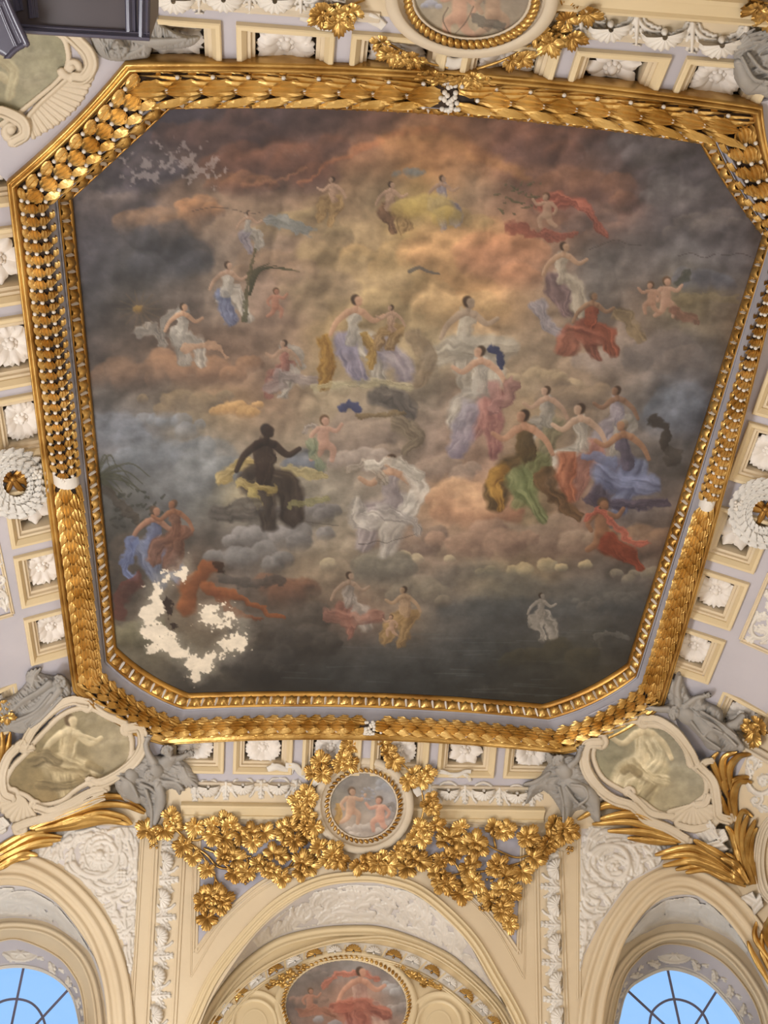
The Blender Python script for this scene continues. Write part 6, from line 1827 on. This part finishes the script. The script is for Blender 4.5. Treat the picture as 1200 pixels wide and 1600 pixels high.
# ------------------------------------------------------------------ grey stucco figures
def folds_fn(seed, sc_=9, st=2.2, ang=60):
    ca, sa = math.cos(math.radians(ang)), math.sin(math.radians(ang))
    def fn(X, Y):
        u = X*ca-Y*sa; v = X*sa+Y*ca
        n = fbm(u*st, v/1.7, sc_*1.6, 3, seed)
        r = 1-np.abs(2*n-1)
        return .75*(r-.72)
    return fn
def head(f, x, y, r, ang, face=True, base=5):
    """head in relief: skull, hair masses, brow, nose, mouth, chin; ang = direction of the crown"""
    a = math.radians(ang)
    up = np.array([math.cos(a), -math.sin(a)]); sd = np.array([-up[1], up[0]])
    c = np.array([x, y])
    f.ell(x, y, r*1.08, r*.86, ang, .95, base)
    for k in range(7):
        b = -100+33*k
        q = c+up*r*.62*math.cos(math.radians(b))+sd*r*.85*math.sin(math.radians(b))+up*r*.25
        f.ell(q[0], q[1], r*.38, r*.30, ang+b, .9, base+r*.45)
    if face:
        e = c-up*r*.02
        f.stroke([c+up*r*.18, c-up*r*.30], r*.13, r*.18, 1.0, base+r*.72)
        for s_ in (-1, 1):
            f.stroke([c+up*r*.20+sd*s_*r*.12, c+up*r*.16+sd*s_*r*.5], r*.10, r*.08, 1.0, base+r*.66)
            q = c-up*r*.02+sd*s_*r*.3
            f.stroke([q, q+sd*s_*r*.12], r*.16, r*.16, .8, 0, sub=True)
            f.ell(q[0], q[1], r*.12, r*.09, ang, .9, base+r*.58)
            f.ell(*(c-up*r*.25+sd*s_*r*.42), r*.24, r*.22, ang, .8, base+r*.45)
        q = c-up*r*.48
        f.stroke([q-sd*r*.2, q+sd*r*.2], r*.09, r*.09, 1.0, base+r*.55)
        q = c-up*r*.78; f.ell(q[0], q[1], r*.2, r*.24, ang, .9, base+r*.42)
def limb(f, pts, r0, r1, base=4, hand=True):
    f.stroke(pts, r0, r1, h=1.0, base=base)
    if hand:
        p, q = np.array(pts[-1], float), np.array(pts[-2], float)
        d = (p-q)/max(1e-6, np.linalg.norm(p-q)); n_ = np.array([d[1], -d[0]])
        w = r1
        f.ell(p[0]+d[0]*w*.8, p[1]+d[1]*w*.8, w*1.25, w*1.0, 0, .9, base)
        for k, l in ((-.85, 1.5), (-.3, 2.0), (.25, 1.9), (.8, 1.5)):
            s0 = p+d*w*1.2+n_*k*w; f.stroke([s0, s0+d*w*l*.6, s0+d*w*l+n_*k*w*.3], w*.34, w*.26, 1.0, base+.5)
        f.stroke([p+n_*w*.9, p+n_*w*1.6+d*w*.9], w*.36, w*.28, 1.0, base+.5)
def wing(f, x, y, ang, L, n, sg, base=2):
    for i in range(n):
        a = math.radians(ang+sg*i*13)
        l = L*(1-.09*i)
        p = [(x+sg*i*1.5, y), (x+l*.55*math.cos(a), y-l*.55*math.sin(a)), (x+l*math.cos(a-sg*.18), y-l*math.sin(a-sg*.18))]
        f.stroke(p, 3.5, 2.2, .8, base+(n-i)*.8, rm=5.2)
    for i in range(n):
        a = math.radians(ang+sg*i*12)
        p = [(x, y), (x+L*.45*math.cos(a), y-L*.45*math.sin(a))]
        f.stroke(p, 3.5, 3.0, .8, base+3+(n-i)*.6)
def figure(label, box, build, hs=1.25, group='grey stucco figures'):
    f = Field(*box, 1.0)
    build(f)
    o = part('stucco_figure', f.geo(hs=hs), M_STONE)
    P = o.data.vertices[0].co
    return tag(o, label, 'sculpture', group)
def bl_left(f):
    f.poly(pz([(-20, 290), (60, 250), (120, 205), (150, 165), (165, 130), (210, 108), (250, 120), (300, 130), (380, 148), (402, 200), (395, 250), (330, 292), (250, 352), (200, 402), (150, 455), (60, 448), (-20, 445)], 3.636, 0, 1020), 9, 14, fold=folds_fn(3, 9, 2.4, 40))
    wing(f, 50, 1072, 75, 30, 4, 1)
    limb(f, [(78, 1068), (60, 1082), (38, 1094), (24, 1106)], 7, 4, 8)
    limb(f, [(92, 1078), (78, 1096), (60, 1112)], 6.5, 3.6, 9)
    f.stroke([(86, 1070), (74, 1092), (50, 1118), (10, 1132)], 11, 9, .7, 4, rm=15)
    f.stroke([(80, 1085), (55, 1112), (20, 1128)], 3, 3, 1, 13); f.stroke([(70, 1105), (40, 1130)], 2.5, 3, 1, 11); f.stroke([(96, 1090), (66, 1122), (48, 1136)], 3, 2.5, 1, 9)
    head(f, 92, 1066, 10, 40, base=10)
figure('grey stucco angel at the left picture edge above the cartouche', (-8, 1040, 118, 1150), bl_left)
def bl_right(f):
    f.poly([(226, 1180), (238, 1180), (252, 1182), (275, 1184), (296, 1197), (308, 1215), (312, 1231), (303, 1231), (291, 1222), (285, 1230), (281, 1242), (272, 1232), (257, 1237), (259, 1254), (252, 1274), (241, 1297), (232, 1300), (229, 1272), (220, 1256), (200, 1254), (188, 1246), (179, 1222), (178, 1206), (196, 1200), (216, 1192)], 9, 13, fold=folds_fn(5, 9, 2.2, 75))
    wing(f, 285, 1200, -62, 36, 4, -1, 4); wing(f, 272, 1203, -75, 34, 3, -1, 2)
    limb(f, [(240, 1192), (231, 1176), (228, 1162), (230, 1157)], 7, 3.8, 8)
    limb(f, [(268, 1186), (280, 1184), (290, 1180)], 6, 4, 8)
    f.ell(262, 1190, 15, 11, 20, .8, 5)
    head(f, 262, 1174, 9, 115, base=8)
    f.ell(243, 1205, 14, 12, 30, .8, 7); head(f, 235, 1212, 9, 160, base=9)
    f.stroke([(205, 1212), (200, 1230), (215, 1248)], 12, 8, .7, 5, rm=13); f.stroke([(246, 1225), (250, 1250), (240, 1290)], 8, 4, .8, 6, rm=10); f.stroke([(228, 1235), (236, 1262), (236, 1292)], 3, 2, 1, 11); f.stroke([(220, 1225), (240, 1236), (254, 1262)], 3, 2, 1, 10); f.stroke([(190, 1215), (205, 1225), (215, 1245)], 3, 2.4, 1, 12); f.stroke([(258, 1222), (275, 1224), (284, 1232)], 4, 3, .9, 8)
figure('grey stucco group with raised arm between left cartouche and vine', (172, 1148, 318, 1306), bl_right)
def br_left(f):
    f.poly([(847, 1208), (862, 1188), (880, 1178), (900, 1182), (906, 1195), (915, 1212), (930, 1236), (944, 1247), (936, 1256), (940, 1281), (930, 1284), (915, 1266), (898, 1268), (890, 1284), (880, 1290), (877, 1270), (863, 1246), (849, 1236), (836, 1244), (822, 1256), (820, 1246), (830, 1222)], 9, 12, fold=folds_fn(9, 9, 2.2, 100))
    wing(f, 858, 1208, 215, 42, 5, 1, 3); wing(f, 872, 1190, 150, 22, 3, 1, 2)
    limb(f, [(892, 1196), (902, 1186), (906, 1174)], 6, 3.8, 9); limb(f, [(872, 1204), (880, 1212), (888, 1206)], 6, 3.4, 9)
    f.ell(882, 1206, 15, 13, 110, .85, 6); head(f, 873, 1190, 9.5, 130, base=9)
    f.stroke([(888, 1222), (905, 1232), (925, 1248), (934, 1276)], 10, 4, .8, 6, rm=13); f.stroke([(880, 1226), (886, 1250), (883, 1284)], 9, 4, .8, 6, rm=11); f.stroke([(893, 1226), (912, 1230), (918, 1246), (905, 1258)], 2.5, 2.5, 1, 15); f.stroke([(884, 1230), (898, 1250), (914, 1262)], 2.6, 2, 1, 13); f.stroke([(874, 1230), (880, 1256), (880, 1284)], 2.4, 2, 1, 13)
figure('grey stucco winged woman left of the right cartouche', (814, 1165, 952, 1296), br_left)
def br_right(f):
    f.poly(pz([(655, 175), (680, 60), (715, 30), (738, 95), (775, 168), (855, 152), (850, 192), (940, 240), (965, 322), (1058, 270), (1070, 340), (1010, 372), (1065, 430), (1020, 472), (880, 462), (830, 402), (760, 332), (700, 272), (545, 250), (540, 222), (640, 212)], 3.529, 860, 1040), 10, 12, fold=folds_fn(13, 9, 2.2, 150))
    limb(f, [(1060, 1100), (1058, 1078), (1062, 1058)], 8, 4, 8, hand=False); wing(f, 1058, 1098, 100, 40, 4, 1, 3)
    limb(f, [(1070, 1104), (1086, 1092), (1100, 1088)], 6, 3.4, 9); limb(f, [(1045, 1108), (1030, 1108), (1018, 1106)], 6, 3.4, 8)
    f.ell(1075, 1118, 20, 14, -30, .85, 6); head(f, 1056, 1114, 10, 170, base=9)
    f.stroke([(1085, 1120), (1105, 1140), (1120, 1165)], 13, 8, .8, 6, rm=17); f.stroke([(1105, 1128), (1135, 1145), (1158, 1168)], 9, 6, .8, 6, rm=12); f.stroke([(1130, 1140), (1150, 1130), (1160, 1120)], 9, 6, .8, 5); f.stroke([(1090, 1120), (1118, 1135), (1150, 1165)], 2.6, 2.4, 1, 15); f.stroke([(1080, 1128), (1100, 1152), (1125, 1170)], 2.6, 2.2, 1, 16); f.stroke([(1096, 1112), (1125, 1130), (1150, 1150)], 2.4, 2, 1, 13); f.stroke([(1100, 1150), (1112, 1140), (1128, 1146)], 2.6, 2.6, 1, 17)
figure('grey stucco reclining figure above the right cartouche below daisy coffer', (1005, 1040, 1172, 1182), br_right)
def tl_fig(f):
    f.poly([(150, 48), (232, 40), (234, 85), (215, 93), (180, 95), (158, 88), (145, 70)], 8, 12, fold=folds_fn(21, 8, 2.2, 20))
    f.poly([(232, 20), (245, 22), (258, 42), (290, 55), (312, 57), (300, 71), (272, 76), (236, 72)], 8, 10, fold=folds_fn(22, 8, 2.2, 5))
    head(f, 185, 76, 13, -80, base=9)
    f.stroke([(210, 60), (240, 66), (290, 62)], 7, 4, .9, 6, rm=8); f.stroke([(200, 86), (220, 76), (232, 60)], 5, 4, .9, 6)
figure('grey stucco figure half hidden behind the dark canopy, upper left', (140, 15, 320, 100), tl_fig)
def tr_fig(f):
    f.poly([(1140, 62), (1160, 66), (1180, 52), (1215, 44), (1215, 145), (1180, 147), (1165, 146), (1148, 122), (1147, 90)], 10, 14, fold=folds_fn(31, 9, 2.4, 115))
    f.ell(1146, 68, 9, 8, 0, .9, 5)
    wing(f, 1150, 78, 20, 60, 4, 1, 5); f.stroke([(1156, 100), (1170, 130), (1195, 138)], 10, 8, .8, 6, rm=14); f.stroke([(1160, 90), (1178, 122), (1200, 128)], 3, 3, 1, 14); f.stroke([(1170, 84), (1190, 108), (1205, 112)], 3, 3, 1, 13)
figure('grey stucco drapery figure cut by the right picture edge, upper right', (1130, 35, 1215, 155), tr_fig)

# ------------------------------------------------------------------ gilded palm fronds
def fronds(label, strands, w=6.5, group='gilded fronds', H=hits, lift=3):
    a = strands[0][0] if not isinstance(strands[0], tuple) else strands[0][0][0]
    t = thing('palm_frond', label, 'frond', H(np.array(a[0]), np.array(a[1]))[0], group)
    for i, s_ in enumerate(strands):
        ww = w
        pts = s_
        if isinstance(s_, tuple): pts, ww = s_
        part('frond_leaf', blade(pts, ww, h=.95, base=lift+2.2*(i % 3), H=H, tip=.30, root=.55), M_GOLD, t)
    return t
k1 = lambda l: pz(l, 3.636, 0, 1020)
k2 = lambda l: pz(l, 3.529, 860, 1040)
fronds('gilded palm fronds sweeping right under the left cartouche', [k1([(170, 1000), (400, 895), (560, 825), (700, 822), (830, 900)]), k1([(180, 1002), (380, 925), (540, 870), (700, 865), (822, 912)]), k1([(200, 1008), (400, 965), (560, 912), (690, 928), (752, 975)]), k1([(230, 1012), (420, 985), (600, 955), (742, 975)]), k1([(190, 1000), (330, 930), (430, 880), (512, 858)]), k1([(300, 985), (430, 945), (560, 935), (690, 955)])], 6.5)
fronds('gilded palm fronds at the left picture edge over the window arch', [k1([(-60, 1180), (60, 1110), (200, 1042), (352, 1045)]), k1([(-60, 1200), (80, 1130), (230, 1075), (345, 1062)]), k1([(-40, 1235), (60, 1175), (140, 1142), (215, 1150)]), k1([(-80, 1160), (40, 1085), (150, 1032), (260, 1020)]), k1([(-60, 1215), (50, 1150), (160, 1105), (300, 1085)]), k1([(-60, 1250), (30, 1200), (100, 1170), (170, 1165)])], 6.5)
fronds('short gilded fronds at the left edge under the stucco angel', [k1([(10, 650), (-2, 560), (30, 455)]), k1([(30, 610), (48, 520), (58, 450)]), k1([(0, 620), (14, 520), (10, 450)])], 5)
fronds('gilded palm fronds sweeping left under the right cartouche', [k2([(520, 835), (420, 785), (300, 772), (150, 850)]), k2([(720, 950), (560, 895), (420, 862), (230, 875)]), k2([(720, 970), (570, 930), (460, 915), (315, 912)]), k2([(700, 978), (570, 968), (425, 950)]), k2([(660, 930), (560, 890), (505, 840)]), k2([(600, 880), (500, 830), (400, 820), (270, 845)])], 6.5)
fronds('gilded palm fronds sweeping left along the right window arch', [k2([(1060, 1180), (900, 1062), (760, 1005), (575, 1045)]), k2([(1060, 1190), (900, 1092), (760, 1045), (610, 1062)]), k2([(1070, 1200), (920, 1120), (780, 1078), (620, 1105)]), k2([(1080, 1212), (960, 1165), (860, 1122), (745, 1142)]), k2([(1010, 1090), (870, 1010), (790, 960)]), k2([(1090, 1200), (1020, 1100), (940, 1060)]), k2([(1080, 1206), (940, 1142), (820, 1100), (690, 1125)])], 7, lift=11)
fronds('gilded palm fronds rising at the right corner junction', [k2([(1105, 1210), (1050, 1050), (1030, 900), (1060, 805), (1115, 835)]), k2([(1092, 1205), (1040, 1060), (1000, 930), (968, 885)]), k2([(1120, 1205), (1070, 1060), (1060, 920), (1088, 825)]), k2([(1132, 1205), (1102, 1060), (1108, 950), (1140, 895)]), k2([(1085, 1190), (1035, 1090), (965, 1035)]), k2([(1110, 1208), (1075, 1100), (1085, 960), (1130, 850)])], 7)
fronds('gilded palm fronds right of the right cartouche', [(k2([(965, 700), (920, 600), (893, 520), (925, 478)]), 6), (k2([(972, 690), (950, 560), (965, 500), (1030, 478)]), 6.5), (k2([(990, 655), (992, 560), (1040, 500), (1108, 488)]), 6.5), (k2([(1002, 700), (1000, 645), (1040, 622), (1105, 615)]), 6), (k2([(1022, 845), (1008, 720), (1040, 642), (1112, 645)]), 7), (k2([(992, 855), (960, 780), (940, 715)]), 5), (k2([(1002, 850), (990, 780), (982, 700)]), 5), (k2([(980, 730), (955, 650), (985, 605)]), 5)], 6)
fronds('gilded fronds at the right picture edge below the corner junction', [[(1204, 1520), (1190, 1480), (1196, 1440)], [(1202, 1500), (1180, 1465), (1182, 1440)], [(1204, 1540), (1176, 1490), (1168, 1470)], [(1206, 1490), (1196, 1455), (1206, 1425)]], 5, lift=10)
def bow_block(label, facets):
    pts = np.array([p for q, _, _ in facets for p in q])
    f = Field(*(pts.min(0)-4), *(pts.max(0)+4), 1.0)
    for q, h, a in facets:
        c = np.mean(q, 0); ca, sa = math.cos(math.radians(a)), math.sin(math.radians(a))
        sl = f._box(*np.min(q, 0), *np.max(q, 0))
        X, Y = f.X[sl], f.Y[sl]
        ins = inside(X, Y, np.array(q, float))
        u = ((X-c[0])*ca-(Y-c[1])*sa)
        f.put(sl, np.where(ins, np.maximum(.5, h+.42*u+1.1*np.sin(u*.9)), 0))
    o = part('stucco_ribbon', f.geo(), M_WHITE, smooth=False)
    tag(o, label, 'ribbon')
bow_block('folded white stucco ribbon block beneath the right cartouche', [(k2([(800, 925), (840, 870), (905, 880), (930, 950), (860, 985)]), 6, 40), (k2([(880, 905), (960, 900), (985, 960), (935, 985)]), 7, -50), (k2([(850, 985), (930, 960), (985, 1010), (925, 1050), (865, 1020)]), 8, 100), (k2([(850, 880), (880, 850), (912, 890), (880, 915)]), 10, 20)])
bow_block('small white ribbon fold at the foot of the right corner fronds', [([(1156, 1402), (1176, 1393), (1184, 1410), (1168, 1421)], 5, 60), ([(1172, 1408), (1188, 1394), (1193, 1416), (1178, 1430)], 7, -40)])
bow_block('white folded ribbon at the left edge below the left cartouche shell', [(k1([(-20, 940), (20, 930), (60, 975), (25, 1000), (-20, 990)]), 6, 40), (k1([(-20, 985), (30, 985), (40, 1010), (15, 1030), (-20, 1030)]), 7, -60)])
# mouldings of the flank arch at the right edge
trim(sweep(smooth_path([(1215, 1272), (1196, 1294), (1187, 1325), (1186, 1360), (1194, 1392), (1212, 1412)]), [(a*9, b*6) for a, b in PR_ARCH]), M_BUFF)
line([(1157, 1160), (1208, 1190)], 2.0, M_BUFF)

# ------------------------------------------------------------------ white wreaths with gilded bows
me_wleaf = mesh_of('wreath_leaf', LEAF[0], LEAF[1], M_WHITE)
def wreath(label, cx, cy, R, r, knob):
    t = thing('wreath', label, 'wreath', hits(np.array(cx), np.array(cy))[0], 'white laurel wreaths')
    ring = [(cx+R*math.cos(a), cy-R*math.sin(a)) for a in np.linspace(0, 2*PI, 20)[:-1]]
    part('wreath_core', tube(ring, r*.62, h=r*.5, seg=10, closed=True), M_WHITE, t)
    n = 22
    for i in range(n):
        a = 2*PI*i/n
        for k, (dr, hh) in enumerate(((-.75, .9), (0, 1.5), (.75, .9))):
            b = a+(.5 if k == 1 else 0)*2*PI/n
            sg = 1 if math.sin(b) < 0 else 1
            q = math.degrees(b)+90
            x, y = cx+(R+dr*r)*math.cos(b), cy-(R+dr*r)*math.sin(b)
            add('wreath_leaf', me_wleaf, t, pose(x-8*math.cos(math.radians(q)), y+8*math.sin(math.radians(q)), q-dr*14, 17, h=hh*r*.62+2, W=.95))
    gs = []
    for i in range(11):
        x, y = knob[0]+rng.uniform(-6, 6), knob[1]+rng.uniform(-6, 6)
        u = px_unit(x, y); P = hits(np.array(x), np.array(y), np.array(r*1.5*u))[0]
        gs.append((BALL[0]*2.6*u+P, BALL[1]))
    part('berry_cluster', join(gs), M_WHITE, t)
    dk = [(cx+(R-r*.6)*math.cos(a), cy-(R-r*.6)*math.sin(a)) for a in np.linspace(0, 2*PI, 24)[:-1]]
    bow = t
    for pts, w in (([(cx, cy), (cx+14, cy-14), (cx+24, cy-8), (cx+8, cy+2)], 6.5), ([(cx, cy), (cx-14, cy-12), (cx-22, cy-3), (cx-6, cy+3)], 6.5), ([(cx, cy), (cx+10, cy+14), (cx+20, cy+20)], 5.5), ([(cx, cy), (cx-8, cy+16), (cx-14, cy+26)], 5.5), ([(cx+4, cy), (cx+20, cy+4), (cx+24, cy+12)], 6)):
        part('gilded_bow', blade(pts, w, h=.9, base=6, tip=.6, root=.6), M_GOLDF, t)
    u = px_unit(cx, cy); P = hits(np.array(cx*1.0), np.array(cy*1.0), np.array(10*u))[0]
    part('bow_knot', (BALL[0]*5.5*u+P, BALL[1]), M_GOLDF, t)
wreath('white laurel wreath around a gilded bow at the left picture edge', 20, 748, 38, 12, (58, 742))
wreath('white laurel wreath around a gilded bow at the right picture edge', 1196, 795, 38, 12, (1153, 790))

# ------------------------------------------------------------------ dark canopy jutting from the near wall
H_CAN = on_plane((0, 0, 1), .56)
can = thing('dark_canopy', 'dark moulded wooden canopy underside jutting in at the top left corner', 'canopy', H_CAN(np.array(120.0), np.array(0.0))[0])
q0 = H_CAN(np.array([-260., 234., 234., 18.]), np.array([-300., -300., 64., 50.]))[0]
yb = surf('N', 0, .3955)[0][1]
xa, xb = -.34, q0[2][0]
yf = q0[2][1]
V = np.array([(x, y, z) for z in (.56, .60) for x, y in ((q0[3][0]-.12, yb), (q0[1][0], yb), (q0[2][0], q0[2][1]), (q0[3][0]-.12, q0[3][1]-.004))])
part('body', (V, [(0, 1, 2, 3), (7, 6, 5, 4), (0, 4, 5, 1), (1, 5, 6, 2), (2, 6, 7, 3), (3, 7, 4, 0)]), M_DWOOD2, can, smooth=False)
PRC = [(-10, 0), (-10, 5), (-8, 9), (-3, 10), (-1, 7), (0, 7), (1, 4), (4, 4), (5, 6), (7, 6), (8, 2), (10, 0)]
part('edge_moulding', sweep(resamp([(-20, 41), (30, 45), (130, 51), (234, 57)], 20), [(a*.75, b) for a, b in PRC], H=H_CAN), M_DWOOD, can, smooth=False)
part('side_moulding', sweep(resamp([(225, -60), (225, 0), (224, 60)], 12), [(a*.9, b) for a, b in PRC], H=H_CAN), M_DWOOD, can, smooth=False)
part('side_moulding', sweep(resamp([(203, -60), (204, 0), (205, 50)], 12), [(a*.9, b*.8) for a, b in PRC], H=H_CAN), M_DWOOD, can, smooth=False)
part('inner_moulding', sweep(resamp([(48, -60), (50, 0), (53, 28)], 12), [(a*.8, b*.8) for a, b in PRC], H=H_CAN), M_DWOOD, can, smooth=False)
part('inner_moulding', sweep(resamp([(24, -60), (26, 0), (29, 17)], 12), [(a*.8, b*.8) for a, b in PRC], H=H_CAN), M_DWOOD, can, smooth=False)
f = Field(-8, -5, 52, 92, 1.1)
f.poly([(-8, -5), (10, -2), (22, 30), (41, 66), (36, 74), (20, 84), (10, 90), (-8, 80)], 5, 7, smooth=False)
f.stroke([(8, -5), (22, 28), (41, 68)], 4.5, 5.5, 1, 5); f.stroke([(0, 10), (12, 40), (26, 72)], 2, 2.5, 1, 5); f.stroke([(41, 68), (24, 78), (10, 92)], 4, 4, 1, 5)
f.spiral(4, 62, 13, 1.1, 40, 1, 2.6, leaves=6); f.leaf(-4, 20, -70, 34, 16, 20, n=4); f.leaf(8, 44, -60, 26, 12, 30, n=3)
H_CAN2 = on_plane((0, 0, 1), .548)
part('carved_corner', f.geo(H_CAN2, hs=1.0), M_DWOOD, can)
V2 = []
pc = np.array([(-8, -5), (10, -2), (22, 30), (41, 66), (36, 74), (20, 84), (10, 90), (-8, 80)], float)
part('corner_block', plate(pc, H_CAN2, -14, 14), M_DWOOD, can, smooth=False)
